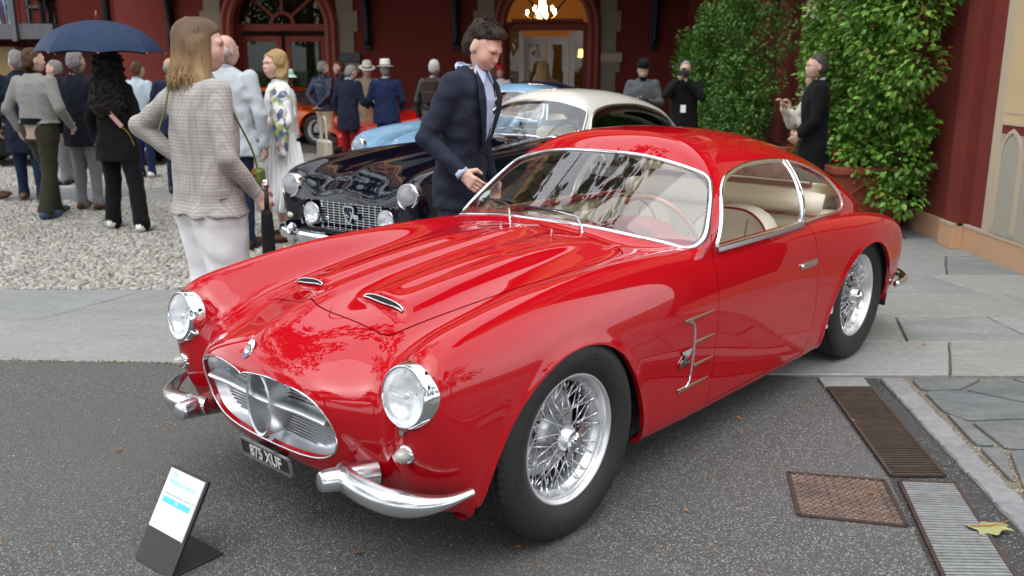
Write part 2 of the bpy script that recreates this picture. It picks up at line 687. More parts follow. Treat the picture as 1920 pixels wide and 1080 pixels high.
# ---- sports car, axes: x forward from the front axle, y to its left, z up
HERO_NET = [
 [(0.545,0,0.255),(0.545,0.15,0.255),(0.535,0.3,0.257),(0.525,0.43,0.26),(0.515,0.53,0.245),(0.515,0.61,0.25),(0.48,0.67,0.255),(0.465,0.7,0.255),(0.455,0.712,0.25),(0.45,0.712,0.245),(0.445,0.695,0.235),(0.44,0.64,0.23)],
 [(0.645,0,0.292),(0.642,0.15,0.296),(0.622,0.335,0.3),(0.57,0.465,0.285),(0.56,0.535,0.295),(0.575,0.615,0.305),(0.525,0.69,0.31),(0.485,0.725,0.31),(0.465,0.737,0.3),(0.455,0.732,0.28),(0.45,0.715,0.25),(0.44,0.65,0.235)],
 [(0.698,0,0.395),(0.694,0.15,0.399),(0.668,0.335,0.403),(0.595,0.47,0.4),(0.6,0.535,0.415),(0.615,0.62,0.43),(0.585,0.7,0.43),(0.52,0.738,0.42),(0.475,0.748,0.39),(0.46,0.742,0.34),(0.445,0.72,0.27),(0.43,0.66,0.24)],
 [(0.748,0,0.52),(0.743,0.15,0.515),(0.705,0.335,0.505),(0.6,0.47,0.52),(0.608,0.535,0.545),(0.628,0.622,0.56),(0.6,0.715,0.56),(0.535,0.742,0.53),(0.475,0.752,0.46),(0.445,0.745,0.37),(0.43,0.72,0.27),(0.42,0.66,0.24)],
 [(0.752,0,0.635),(0.745,0.14,0.63),(0.7,0.335,0.605),(0.578,0.455,0.595),(0.587,0.535,0.64),(0.616,0.618,0.672),(0.595,0.712,0.66),(0.522,0.742,0.6),(0.46,0.753,0.5),(0.425,0.745,0.38),(0.41,0.72,0.27),(0.4,0.66,0.24)],
 [(0.655,0,0.712),(0.648,0.14,0.703),(0.605,0.28,0.68),(0.525,0.435,0.66),(0.53,0.51,0.715),(0.548,0.608,0.774),(0.545,0.7,0.737),(0.465,0.742,0.655),(0.39,0.754,0.53),(0.375,0.746,0.39),(0.36,0.72,0.265),(0.36,0.66,0.24)],
 [(0.46,0,0.775),(0.455,0.14,0.766),(0.44,0.28,0.745),(0.38,0.43,0.712),(0.36,0.52,0.765),(0.355,0.6,0.816),(0.335,0.685,0.778),(0.3,0.742,0.685),(0.28,0.756,0.56),(0.27,0.748,0.4),(0.26,0.72,0.26),(0.26,0.66,0.235)],
 [(0.2,0,0.82),(0.2,0.14,0.811),(0.19,0.29,0.789),(0.16,0.44,0.75),(0.15,0.52,0.797),(0.14,0.593,0.845),(0.13,0.677,0.81),(0.12,0.742,0.705),(0.12,0.758,0.57),(0.12,0.75,0.41),(0.12,0.72,0.25),(0.12,0.66,0.225)],
 [(-0.08,0,0.851),(-0.08,0.15,0.843),(-0.08,0.3,0.822),(-0.08,0.445,0.784),(-0.08,0.52,0.82),(-0.08,0.593,0.859),(-0.08,0.673,0.828),(-0.08,0.74,0.718),(-0.08,0.757,0.575),(-0.08,0.749,0.41),(-0.08,0.718,0.235),(-0.08,0.66,0.21)],
 [(-0.35,0,0.874),(-0.35,0.15,0.867),(-0.35,0.3,0.848),(-0.35,0.445,0.812),(-0.35,0.525,0.833),(-0.35,0.6,0.864),(-0.35,0.67,0.834),(-0.35,0.733,0.722),(-0.35,0.748,0.578),(-0.35,0.74,0.4),(-0.35,0.712,0.215),(-0.35,0.66,0.19)],
 [(-0.6,0,0.89),(-0.6,0.15,0.884),(-0.6,0.3,0.868),(-0.6,0.445,0.84),(-0.6,0.535,0.846),(-0.6,0.615,0.863),(-0.6,0.672,0.832),(-0.6,0.724,0.722),(-0.6,0.738,0.575),(-0.6,0.73,0.39),(-0.6,0.705,0.2),(-0.6,0.65,0.178)],
 [(-0.85,0,0.89),(-0.85,0.16,0.886),(-0.85,0.32,0.874),(-0.85,0.46,0.858),(-0.85,0.55,0.853),(-0.85,0.625,0.852),(-0.85,0.674,0.824),(-0.85,0.715,0.72),(-0.85,0.727,0.572),(-0.85,0.72,0.385),(-0.85,0.7,0.192),(-0.85,0.645,0.172)],
 [(-1.15,0,0.84),(-1.15,0.2,0.84),(-1.15,0.38,0.838),(-1.15,0.51,0.836),(-1.15,0.585,0.835),(-1.15,0.64,0.832),(-1.15,0.68,0.806),(-1.15,0.708,0.715),(-1.15,0.718,0.57),(-1.15,0.712,0.382),(-1.15,0.696,0.188),(-1.15,0.64,0.17)],
 [(-1.5,0,0.82),(-1.5,0.2,0.82),(-1.5,0.38,0.822),(-1.5,0.51,0.826),(-1.5,0.59,0.828),(-1.5,0.645,0.828),(-1.5,0.682,0.802),(-1.5,0.704,0.712),(-1.5,0.712,0.57),(-1.5,0.707,0.382),(-1.5,0.694,0.187),(-1.5,0.64,0.17)],
 [(-1.85,0,0.81),(-1.85,0.2,0.812),(-1.85,0.38,0.816),(-1.85,0.5,0.822),(-1.85,0.585,0.828),(-1.85,0.642,0.83),(-1.85,0.682,0.805),(-1.85,0.703,0.714),(-1.85,0.71,0.57),(-1.85,0.706,0.385),(-1.85,0.694,0.19),(-1.85,0.64,0.172)],
 [(-2.12,0,0.8),(-2.12,0.19,0.802),(-2.12,0.36,0.806),(-2.12,0.48,0.812),(-2.12,0.575,0.8164),(-2.12,0.64,0.826),(-2.12,0.692,0.8012),(-2.12,0.717,0.7132),(-2.12,0.725,0.572),(-2.12,0.718,0.395),(-2.12,0.7,0.205),(-2.12,0.64,0.185)],
 [(-2.38,0,0.79),(-2.38,0.18,0.791),(-2.38,0.34,0.792),(-2.38,0.46,0.796),(-2.38,0.565,0.7976),(-2.38,0.64,0.814),(-2.38,0.7,0.7868),(-2.38,0.73,0.7038),(-2.38,0.737,0.572),(-2.38,0.73,0.405),(-2.38,0.706,0.225),(-2.38,0.64,0.205)],
 [(-2.62,0,0.77),(-2.62,0.17,0.77),(-2.62,0.33,0.768),(-2.62,0.45,0.772),(-2.62,0.555,0.774),(-2.62,0.63,0.793),(-2.62,0.696,0.7635),(-2.62,0.728,0.686),(-2.62,0.735,0.565),(-2.62,0.728,0.41),(-2.62,0.704,0.245),(-2.62,0.64,0.225)],
 [(-2.88,0,0.735),(-2.88,0.16,0.734),(-2.88,0.31,0.73),(-2.88,0.43,0.734),(-2.88,0.53,0.741),(-2.88,0.605,0.752),(-2.88,0.675,0.725),(-2.88,0.708,0.658),(-2.88,0.716,0.55),(-2.88,0.708,0.415),(-2.88,0.68,0.27),(-2.88,0.61,0.25)],
 [(-3.13,0,0.68),(-3.13,0.15,0.68),(-3.13,0.29,0.676),(-3.13,0.4,0.68),(-3.125,0.49,0.7),(-3.12,0.56,0.7),(-3.11,0.642,0.673),(-3.1,0.68,0.62),(-3.09,0.69,0.53),(-3.08,0.682,0.425),(-3.07,0.652,0.3),(-3.06,0.582,0.28)],
 [(-3.31,0,0.59),(-3.31,0.14,0.588),(-3.3,0.27,0.582),(-3.29,0.37,0.58),(-3.28,0.45,0.59),(-3.26,0.51,0.596),(-3.23,0.582,0.58),(-3.2,0.624,0.545),(-3.18,0.637,0.49),(-3.17,0.627,0.42),(-3.15,0.592,0.32),(-3.14,0.532,0.3)],
 [(-3.38,0,0.44),(-3.38,0.13,0.44),(-3.37,0.25,0.44),(-3.35,0.34,0.44),(-3.33,0.42,0.44),(-3.3,0.48,0.44),(-3.265,0.542,0.44),(-3.235,0.577,0.435),(-3.215,0.587,0.42),(-3.2,0.577,0.39),(-3.18,0.552,0.335),(-3.16,0.502,0.315)],
]
_roof = pspline([-3.6, -3.3, -3.05, -2.8, -2.5, -2.2, -1.9, -1.6, -1.35, -1.1, -.8], [.42, .59, .765, .925, 1.070, 1.175, 1.238, 1.266, 1.268, 1.252, 1.22])
_roofw = pspline([-3.6, -3.2, -2.9, -2.6, -2.3, -2.0, -1.6, -1.2, -.8, -.5], [.30, .40, .50, .585, .635, .662, .678, .682, .680, .68])
def hero_roof(x, y):
    y = np.abs(y)
    zr, w = _roof(x), _roofw(x)
    zb = .76
    q = np.clip(y / w, 0, 1)
    n = 2.5
    prof = (1 - q ** n) ** (1 / n)
    side = np.where(y <= w, zb + (zr - zb) * prof, zb - (y - w) * 6)
    low = zr < zb + .02
    side = np.where(low, np.minimum(side, zr - .3), side)
    ws = .905 + (-(x + .36 * y * y) - .725) * .74 - .10 * y * y
    return smin(side, ws, .045)
def hero_bonnet(x, y):
    y = np.abs(y)
    fade = sstep(-.72, -.45, x) * sstep(.74, .62, x)
    ridge = .013 * np.exp(-(y / .024) ** 2) * fade + .012 * np.exp(-(y / .075) ** 2) * fade
    bl = np.exp(-np.abs((y - .212) / .098) ** 6)
    bulge = .026 * bl * sstep(.365, .315, x) * sstep(-.70, -.2, x)
    groove = -.007 * np.exp(-((y - .212) / .018) ** 2) * sstep(.30, .20, x) * sstep(-.6, -.3, x)
    return ridge + bulge + groove
HERO_ARCH_F = catmull([(.44, .05), (.432, .20), (.410, .33), (.362, .44), (.292, .535), (.200, .605), (.09, .652), (-.03, .668), (-.15, .646), (-.25, .587), (-.33, .49), (-.39, .38), (-.430, .265), (-.445, .1), (-.45, .05)], 5)
HERO_ARCH_R = catmull([(-2.01, .05), (-2.025, .20), (-2.055, .33), (-2.125, .45), (-2.215, .55), (-2.33, .622), (-2.47, .655), (-2.61, .640), (-2.73, .58), (-2.82, .48), (-2.868, .36), (-2.88, .25), (-2.88, .05)], 5)
def hero_half(pu=15, pv=(12, 12, 12, 16, 22, 20, 14, 12, 10, 8, 5)):
    S = bs_surface(HERO_NET, pu, list(pv))
    x, y, z = S[..., 0], S[..., 1], S[..., 2]
    top = np.zeros(S.shape[1]); acc = 0
    vv = bs_basis(12, list(pv)).shape[0]
    vpar = []
    for i in range(11):
        vpar += [i + k / pv[i] for k in range(pv[i])]
    vpar = np.array(vpar + [11.0])[None, :]
    z = z + hero_bonnet(x, y) * (vpar < 4.2)
    z2 = smax(z, hero_roof(x, y), .035)
    z = np.where(vpar < 6.2, z2, z)
    # arch flare
    for poly in (HERO_ARCH_F, HERO_ARCH_R):
        d = poly_sdf(poly, x, z)
        y = y + .007 * np.exp(-(d / .022) ** 2) * (vpar > 5.9)
    return np.stack([x, y, z], -1)

# ================================================================ materials shared by the cars
def paint(name, col, flake=0.0, rough=0.35):
    return mat(name, col, .5, 0.0, coat=1.0, coat_rough=0.01, spec=0.0, ior=1.5)
M_RED = paint('red_paint', (0.385, 0.0028, 0.008))
M_CHROME = mat('chrome', (0.80, 0.81, 0.83), 0.05, 1.0, noise=(9, (.62, .63, .66), .3))
M_GRL = mat('brushed_aluminium', (0.86, 0.87, 0.89), 0.36, 1.0, noise=(14, (.74, .76, .79), .3), bump=(40, .05, .004))
M_WHL = mat('wheel_alloy', (0.90, 0.90, 0.91), 0.34, .85, noise=(20, (.78, .79, .80), .3))
M_ALU = mat('polished_aluminium', (0.80, 0.81, 0.83), 0.22, 1.0, noise=(14, (.58, .60, .63), .3), bump=(40, .05, .004))
M_SATIN = mat('satin_metal', (0.42, 0.43, 0.45), 0.32, 1.0)
M_BLACK = mat('black_void', (0.006, 0.006, 0.006), 0.9)
M_RUBBER = mat('tyre_rubber', (0.011, 0.011, 0.012), 0.58, noise=(30, (.020, .020, .020), .3), bump=(220, .15, .002))
M_SEAL = mat('rubber_seal', (0.012, 0.012, 0.013), 0.5)
M_CREAM = mat('cream_leather', (0.88, 0.82, 0.68), 0.5, noise=(5, (.83, .76, .61), .35), bump=(160, .25, .002))
M_CREAM2 = mat('cream_cloth', (0.88, 0.83, 0.71), 0.8, noise=(6, (.85, .79, .67), .4))
M_REDTRIM = mat('red_leather', (0.22, 0.010, 0.012), 0.42, bump=(120, .2, .002))
M_WOOD = mat('varnished_wood', (0.30, 0.085, 0.02), 0.25, noise=(22, (.17, .04, .01), .3), coat=.6)
M_GLASS = glass('window_glass')
M_WS = glass('windscreen_glass', (0.93, 0.965, 0.95), .12)
M_DARKMETAL = mat('dark_metal', (0.03, 0.03, 0.032), 0.45, 0.6)
M_LAMPGLASS = mat('lamp_glass', (0.92, 0.94, 0.95), 0.03, trans=1.0, ior=1.45)
M_REFLECT = mat('lamp_reflector', (0.90, 0.91, 0.92), 0.30, 1.0)

HERO_LOC, HERO_RZ = (-0.346, 3.246, 0.0), R(227.77)
HERO = thing('sports_car', 'red classic fastback coupe with wire wheels and oval grille, nearest car', 'car', HERO_LOC, HERO_RZ, 'classic cars parked in the courtyard')

# ---------------------------------------------------------------- skin and its cuts
def pl(poly_half, flip_b=False):
    """mirror a half outline (first and last point on the axis) into a closed polygon"""
    h = np.array(poly_half)
    m = h[::-1][1:-1] * ([1, -1] if flip_b else [-1, 1])
    return np.r_[h, m]
_wsh = catmull([(0, .911), (.219, .905), (.368, .891), (.538, .869), (.628, .857), (.653, .868), (.655, .890), (.642, .928), (.597, 1.017), (.559, 1.075), (.523, 1.106), (.456, 1.128), (.331, 1.156), (.194, 1.174), (0, 1.179)], 5)
WS_POLY = pl(_wsh)
DLO_POLY = catmull([(-.985, .842), (-1.00, .870), (-1.10, 1.018), (-1.195, 1.085), (-1.27, 1.106), (-1.40, 1.125), (-1.56, 1.131), (-1.73, 1.126), (-1.887, 1.112), (-2.00, 1.090), (-2.104, 1.062), (-2.225, 1.018), (-2.300, .965), (-2.340, .908), (-2.345, .862), (-2.31, .843), (-2.20, .841), (-1.96, .842), (-1.79, .842), (-1.477, .842), (-1.173, .842)], 5, True)
HOOD_POLY = pl(catmull([(.480, 0), (.480, .07), (.467, .185), (.447, .305), (.430, .335), (.395, .346), (.151, .378), (-.117, .410), (-.35, .440), (-.55, .470), (-.62, .474), (-.66, .440), (-.675, .37), (-.672, .2), (-.668, 0)], 5), True)
HOOD_POLY = np.array(HOOD_POLY)
DOOR_POLY = np.r_[catmull([(-.948, .90), (-.946, .80), (-.944, .70), (-.943, .55), (-.936, .40), (-.930, .26), (-.932, .205)], 4),
                  catmull([(-1.80, .203), (-1.850, .23), (-1.890, .32), (-1.908, .44), (-1.902, .58), (-1.888, .70), (-1.858, .79), (-1.81, .86), (-1.80, .90)], 4)]
GRILLE_POLY = pl(catmull([(0, .600), (.012, .609), (.06, .618), (.15, .620), (.255, .603), (.315, .576), (.352, .530), (.366, .470), (.348, .412), (.285, .372), (.18, .356), (0, .350)], 5))
REARWIN = rounded_poly([(-2.26, -.44), (-2.26, .44), (-2.92, .36), (-2.92, -.36)], .14, 6)

half = Skin.grid(hero_half())
def ws_cut(V):
    return np.maximum(np.maximum(poly_sdf(WS_POLY, V[:, 1], V[:, 2]), -(V[:, 0] + 1.25)), V[:, 0] + .25 * V[:, 1] ** 2 + .712)
half, ws_s = half.cut(ws_cut(half.V))
half, dlo_s = half.cut(np.maximum(poly_sdf(DLO_POLY, half.V[:, 0], half.V[:, 2]), .42 - half.V[:, 1]))
half, rw_s = half.cut(np.maximum(poly_sdf(REARWIN, half.V[:, 0], half.V[:, 1]), .80 - half.V[:, 2]))
for _p in (HERO_ARCH_F, HERO_ARCH_R):
    half, _ = half.cut(np.maximum(poly_sdf(_p, half.V[:, 0], half.V[:, 2]), .40 - half.V[:, 1]))
half, _ = half.cut(np.maximum(poly_sdf(GRILLE_POLY, half.V[:, 1], half.V[:, 2]), .58 - half.V[:, 0]))
for _y in (1,):
    _d = np.hypot(half.V[:, 1] - .626, half.V[:, 2] - .648 - (half.V[:, 0] - .632) * .16) - .097
    half, _ = half.cut(np.maximum(_d, .50 - half.V[:, 0]))
GAP = .0022
def panel(skin, sdf):
    out, inn = skin.cut(sdf(skin.V) - GAP)
    _, inn = inn.cut(sdf(inn.V) + GAP)
    return out, inn
GAP = .0030
half, hood_s = panel(half, lambda V: np.maximum(poly_sdf(HOOD_POLY, V[:, 0], V[:, 1]), .60 - V[:, 2]))
GAP = .0023
half, door_s = panel(half, lambda V: np.maximum(np.maximum(poly_sdf(DOOR_POLY, V[:, 0], V[:, 2]), .5 - V[:, 1]), -.17 + 0 * V[:, 0]))
_notmid = lambda V: (np.abs(V[:, 1]) > 2e-4) & (V[:, 0] > -3.3)
half.both().obj('body', M_RED, HERO, _notmid, .018)
hood_s.both().obj('bonnet', M_RED, HERO, _notmid, .016)
DOOR_L = door_s.obj('door', M_RED, HERO, lambda V: V[:, 2] > .19, .018)
DOOR_R = door_s.mirrored().obj('door', M_RED, HERO, lambda V: V[:, 2] > .19, .018)
WSG = ws_s.both().obj('windscreen', M_WS, HERO)
rw_s.both().obj('rear_window', M_GLASS, HERO)
# headliner: inner face of the roof
_in, _ = half.cut(half.V[:, 2] - .86)
_in, _ = _in.cut(-.93 - _in.V[:, 0])
_in, _ = _in.cut(_in.V[:, 0] + 2.9)
_hl = _in.both()
Skin(_hl.V - _hl.N * .022, -_hl.N, [f[::-1] for f in _hl.F]).obj('headliner', M_CREAM2, HERO)

# side windows: door pane, pillar, quarter pane
def bline(V):
    t = (V[:, 2] - .842) / (1.115 - .842)
    return V[:, 0] - (-1.765 - .075 * t)
def trim(skin, prof, name, m, parent, mirror=False, sel=None, closed=True):
    for lp in skin.loops():
        P, N = skin.V[lp], skin.N[lp]
        if len(lp) < 12: continue
        keep = [0]
        for i in range(1, len(P)):
            if np.linalg.norm(P[i] - P[keep[-1]]) > .004: keep.append(i)
        P, N = P[keep], N[keep]
        for _ in range(2):
            P = (np.roll(P, 1, 0) + 2 * P + np.roll(P, -1, 0)) / 4
            N = (np.roll(N, 1, 0) + 2 * N + np.roll(N, -1, 0)) / 4
        if mirror:
            P, N = P * [1, -1, 1], N * [1, -1, 1]
        b = MB().sweep(P, N, prof, closed)
        b.build(name, m, parent, smooth=True, auto=50)
def oval(w, h, n=10, off=0.0, yo=0.0):
    return [(off + w * math.cos(2 * math.pi * k / n), yo + h * math.sin(2 * math.pi * k / n)) for k in range(n)]
_q, _f = dlo_s.cut(bline(dlo_s.V))             # _q: x ahead of the pillar
front_pane, quarter_pane = _q, _f
_, _b1 = front_pane.cut(bline(front_pane.V) - .012)
front_pane, _ = front_pane.cut(bline(front_pane.V) - .012)
_, quarter_pane = quarter_pane.cut(bline(quarter_pane.V) + .016)
for sgn, door in ((1, DOOR_L), (-1, DOOR_R)):
    fp = front_pane if sgn > 0 else front_pane.mirrored()
    qp = quarter_pane if sgn > 0 else quarter_pane.mirrored()
    fp.obj('window_pane', M_GLASS, door)
    qp.obj('quarter_window', M_GLASS, HERO)
    trim(front_pane, oval(.011, .0075, 10), 'window_frame', M_CHROME, door, sgn < 0)
    trim(quarter_pane, oval(.006, .006, 8), 'quarter_window_frame', M_CHROME, HERO, sgn < 0)
    # sill strip under the door pane
    xs = np.linspace(-.985, -1.775, 30)
    P = []
    for x_ in xs:
        i = np.argmin((dlo_s.V[:, 0] - x_) ** 2 + (dlo_s.V[:, 2] - .842) ** 2)
        P.append((x_, dlo_s.V[i, 1] + .004, .836))
    P = np.array(P)
    P[:, 1] = np.convolve(np.r_[[P[0, 1]] * 2, P[:, 1], [P[-1, 1]] * 2], np.ones(5) / 5, 'valid') * sgn
    MB().sweep(P, [(0, sgn * .9, .35)] * len(P), [(-.014, -.004), (.014, -.004), (.012, .004), (0, .007), (-.012, .004)]).build('window_sill', M_SATIN, door, auto=40)
    # pillar between the panes
    P = []
    for t in np.linspace(0, 1, 12):
        z_ = .842 + t * .273; x_ = -1.767 - .075 * t
        i = np.argmin((dlo_s.V[:, 0] - x_) ** 2 + (dlo_s.V[:, 2] - z_) ** 2)
        P.append((x_, dlo_s.V[i, 1] * sgn, z_))
    _c = np.polyfit([p[2] for p in P], [p[1] for p in P], 2)
    P = [(p[0], float(np.polyval(_c, p[2])), p[2]) for p in P]
    MB().sweep(P, [(0, sgn, .35)] * 12, [(-.020, -.004), (.020, -.004), (.020, .006), (.008, .009), (.006, .002), (-.006, .002), (-.008, .009), (-.020, .006)]).build('window_pillar', M_CHROME, HERO, auto=40)
    MB().sweep(P, [(0, sgn, .35)] * 12, [(-.006, .000), (.006, .000), (.006, .0035), (-.006, .0035)]).build('pillar_seal', M_SEAL, HERO)
# windscreen frame as one closed loop from both halves
def ws_loop():
    lp = max(ws_s.loops(), key=len)
    P, N = ws_s.V[lp], ws_s.N[lp]
    k = np.where(P[:, 1] > 2e-4)[0]
    d = np.where(np.diff(k) > 1)[0]
    if len(d): k = np.r_[k[d[0] + 1:], k[:d[0] + 1]]
    P, N = P[k], N[k]
    keep = [0]
    for i in range(1, len(P)):
        if np.linalg.norm(P[i] - P[keep[-1]]) > .006: keep.append(i)
    P, N = P[keep], N[keep]
    M = np.array([1, -1, 1])
    P, N = np.r_[P, P[::-1] * M], np.r_[N, N[::-1] * M]
    for _ in range(3):
        P = (np.roll(P, 1, 0) + 2 * P + np.roll(P, -1, 0)) / 4
        N = (np.roll(N, 1, 0) + 2 * N + np.roll(N, -1, 0)) / 4
    return P, N
_P, _N = ws_loop()
MB().sweep(_P, _N, oval(.0095, .007, 10), True).build('windscreen_frame', M_CHROME, HERO, auto=60)
MB().sweep(_P - _N * .003, _N, oval(.016, .004, 8), True).build('windscreen_seal', M_SEAL, HERO, auto=60)

# ---------------------------------------------------------------- surface lookup for fittings
_hv = Skin.grid(hero_half(12, (10,) * 11))
def surf_at(ax, a, b, extra=None):
    """nearest skin point for two known coordinates; ax = the unknown axis; returns point, normal"""
    k = [i for i in range(3) if i != ax]
    d = (_hv.V[:, k[0]] - a) ** 2 + (_hv.V[:, k[1]] - b) ** 2
    if extra is not None:
        d = d + np.where(extra(_hv.V), 0, 9)
    i = np.argsort(d)[:4]
    w = 1 / (np.sqrt(d[i]) + 1e-4); w /= w.sum()
    p = (_hv.V[i] * w[:, None]).sum(0); n = (_hv.N[i] * w[:, None]).sum(0)
    p[k[0]], p[k[1]] = a, b
    return p, n / np.linalg.norm(n)
def frame_rot(n, up=(0, 0, 1)):
    """matrix whose z axis is n and whose y axis leans to up"""
    n = Vector(n).normalized(); u = Vector(up)
    x = u.cross(n).normalized(); y = n.cross(x)
    return Matrix((x, y, n)).transposed()

# ---------------------------------------------------------------- headlights
def headlight(parent, c, r, fwd, depth=.085, name='headlight', glassm=None):
    rot = frame_rot(fwd).to_4x4()
    e = bpy.data.objects.new(name, None); COL.objects.link(e); e.parent = parent
    e.matrix_local = Matrix.Translation(c) @ rot
    k = r / .105
    MB().lathe([(.086 * k, .000), (.088 * k, .004), (.092 * k, .003), (.097 * k, -.006), (.102 * k, -.022), (.1045 * k, -.045), (.1055 * k, -.06), (.1055 * k, -depth)], n=48).build('bezel', M_CHROME, e, True)
    b = MB(); prof = [(.086 * k * math.sin(a), .000 - .055 * k * math.cos(a) ** 1.0 + .001) for a in np.linspace(0.05, math.pi / 2, 12)]
    b.lathe(prof, n=36); b.build('reflector', M_REFLECT, e, True)
    # fluted lens
    n, m = 64, 16
    V, F = [], []
    for j in range(m + 1):
        rr = .0865 * k * j / m
        for i in range(n):
            a = 2 * math.pi * i / n
            x, y = rr * math.cos(a), rr * math.sin(a)
            h = .020 * k * (1 - (j / m) ** 2)
            h += .0011 * k * math.sin(x / k * 700) * (1 if j < m else 0) + .0007 * k * math.sin(y / k * 500) * (1 if j < m else 0)
            V.append((x, y, h))
    for j in range(m):
        for i in range(n):
            F.append((j * n + i, (j + 1) * n + i, (j + 1) * n + (i + 1) % n, j * n + (i + 1) % n))
    link('lens', mk_mesh('lens', V, F, glassm or M_LENS, smooth=True), e)
    MB().ball((0, 0, -.02 * k), .016 * k, 10, 6).build('bulb_shield', M_CHROME, e, True)
    MB().prism([(-.011 * k, 0), (.011 * k, 0), (.006 * k, -.014 * k), (-.006 * k, -.014 * k)], -.02, -.004).build('screw_tab', M_CHROME, e, loc=(0, -.104 * k, 0))
    return e
M_LENS = glass('fluted_lens', (0.95, 0.97, 0.98), .10, .04, .20)
for s in (1, -1):
    headlight(HERO, (.626, .626 * s, .648), .1005, (math.cos(R(9)), .03 * s, math.sin(R(9))), .075)
    # small side lamp
    e = bpy.data.objects.new('marker_lamp', None); COL.objects.link(e); e.parent = HERO
    p, n = surf_at(0, .627 * s if s > 0 else .627, .474, lambda V: V[:, 0] > .5)
    p[1] *= s
    e.matrix_local = Matrix.Translation(p + np.array([.000, 0, 0])) @ frame_rot((1, .10 * s, .05)).to_4x4()
    MB().lathe([(.029, -.02), (.029, .004), (.027, .010), (.022, .012)], n=28).build('base_ring', M_CHROME, e, True)
    MB().lathe([(.0225, .010), (.0215, .018), (.018, .029), (.012, .038), (.005, .042), (.0001, .043)], n=24).build('lens', mat('clear_marker', (.36, .35, .31), .10, spec=.8, coat=.8), e, True)
    for k in range(10):
        a = k * math.pi * 2 / 10
        MB().tube([(.0228 * math.cos(a), .0228 * math.sin(a), .012), (.0183 * math.cos(a), .0183 * math.sin(a), .029), (.0055 * math.cos(a), .0055 * math.sin(a), .042)], .0011, 4).build('lens_rib', mat('clear_marker', (0, 0, 0)), e)

# ---------------------------------------------------------------- bumpers
for s in (1, -1):
    e = bpy.data.objects.new('bumper', None); COL.objects.link(e); e.parent = HERO
    path = catmull([(.668, .395, .368), (.702, .455, .366), (.706, .53, .357), (.690, .61, .348), (.650, .69, .346), (.590, .752, .356), (.520, .792, .377)], 8)
    m = len(path)
    prof0 = [(-.048, -.012), (-.046, .010), (-.032, .026), (-.010, .036), (.014, .036), (.034, .026), (.046, .010), (.048, -.012), (.03, -.004), (-.03, -.004)]
    V, F = [], []
    n = len(prof0)
    for i in range(m):
        t = i / (m - 1)
        a, b = path[max(i - 1, 0)], path[min(i + 1, m - 1)]
        T = (b - a) / np.linalg.norm(b - a)
        out = np.cross(T, (0, 0, 1)); out /= np.linalg.norm(out)
        if out[0] < 0: out = -out
        up = np.cross(out, T); up = up if up[2] > 0 else -up
        sc = (1.0 - .15 * sstep(0, .25, 1 - t) * 0) * (1 - .72 * sstep(.55, 1.0, t)) * (.78 + .22 * sstep(0, .2, t))
        for (pa, pb) in prof0:
            q = path[i] + up * pa * sc * .82 + out * pb * (sc * .7 + .3) * .9
            V.append((q[0], q[1] * s, q[2]))
    for i in range(m - 1):
        for k in range(n):
            l = (k + 1) % n
            F.append((i * n + k, (i + 1) * n + k, (i + 1) * n + l, i * n + l))
    F.append(tuple(range(n))); F.append(tuple((m - 1) * n + k for k in range(n - 1, -1, -1)))
    b = MB(); b.add(V, F); b.build('blade', M_ALU, e, auto=60)
    tip, root = np.array((.770, .408 * s, .370)), np.array((.600, .452 * s, .352))
    ax = (tip - root) / np.linalg.norm(tip - root)
    L = np.linalg.norm(tip - root)
    b = MB(); b.lathe([(.046, 0), (.041, L * .35), (.036, L * .7), (.032, L * .93), (.029, L * .985), (.023, L), (.0001, L + .001)], n=28)
    Mx = Matrix.Translation(root) @ frame_rot(ax).to_4x4()
    b.V = [tuple(v) for v in xform(b.V, Mx)]
    b.build('over_rider', M_ALU, e, auto=60)
    # rear quarter bumper
    path = catmull([(-3.02, .700, .335), (-3.12, .702, .338), (-3.22, .66, .34), (-3.31, .56, .345), (-3.37, .42, .35)], 6) * [1, s, 1]
    MB().tube(path, np.linspace(.018, .042, len(path)), 12).build('rear_bumper', M_CHROME, HERO, True)

# ---------------------------------------------------------------- grille
gr = bpy.data.objects.new('grille', None); COL.objects.link(gr); gr.parent = HERO
GP = GRILLE_POLY[::2]
def nose_x(y, z):
    p, _ = surf_at(0, abs(y), z, lambda V: V[:, 0] > .45)
    return p[0]
rim = np.array([(nose_x(y, z), y, z) for y, z in GP])
for _ in range(2): rim[:, 0] = (np.roll(rim[:, 0], 1) + 2 * rim[:, 0] + np.roll(rim[:, 0], -1)) / 4
cy, cz = 0.0, .485
rings = []
for k, (sc, dx, dz) in enumerate([(1.0, -.006, 0), (1.004, -.016, 0), (.985, -.030, 0), (.955, -.045, 0), (.925, -.060, .001), (.895, -.073, .002), (.875, -.080, .003)]):
    rr = rim.copy()
    rr[:, 1] = cy + (rim[:, 1] - cy) * sc
    rr[:, 2] = cz + (rim[:, 2] - cz) * (sc if k < 3 else sc - .008 * (k - 2)) + dz
    rr[:, 0] = rim[:, 0] * (1 - k / 6) + (.70) * (k / 6) + dx
    rings.append(rr)
m = len(GP); V = np.concatenate(rings); F = []
for k in range(len(rings) - 1):
    for i in range(m):
        j = (i + 1) % m
        F.append((k * m + i, k * m + j, (k + 1) * m + j, (k + 1) * m + i))
link('grille_surround', mk_mesh('grille_surround', V, F, M_GRL, smooth=True), gr)
MB().tube(rim + [-.002, 0, 0], .0035, 6, True).build('grille_lip', M_ALU, gr, True)
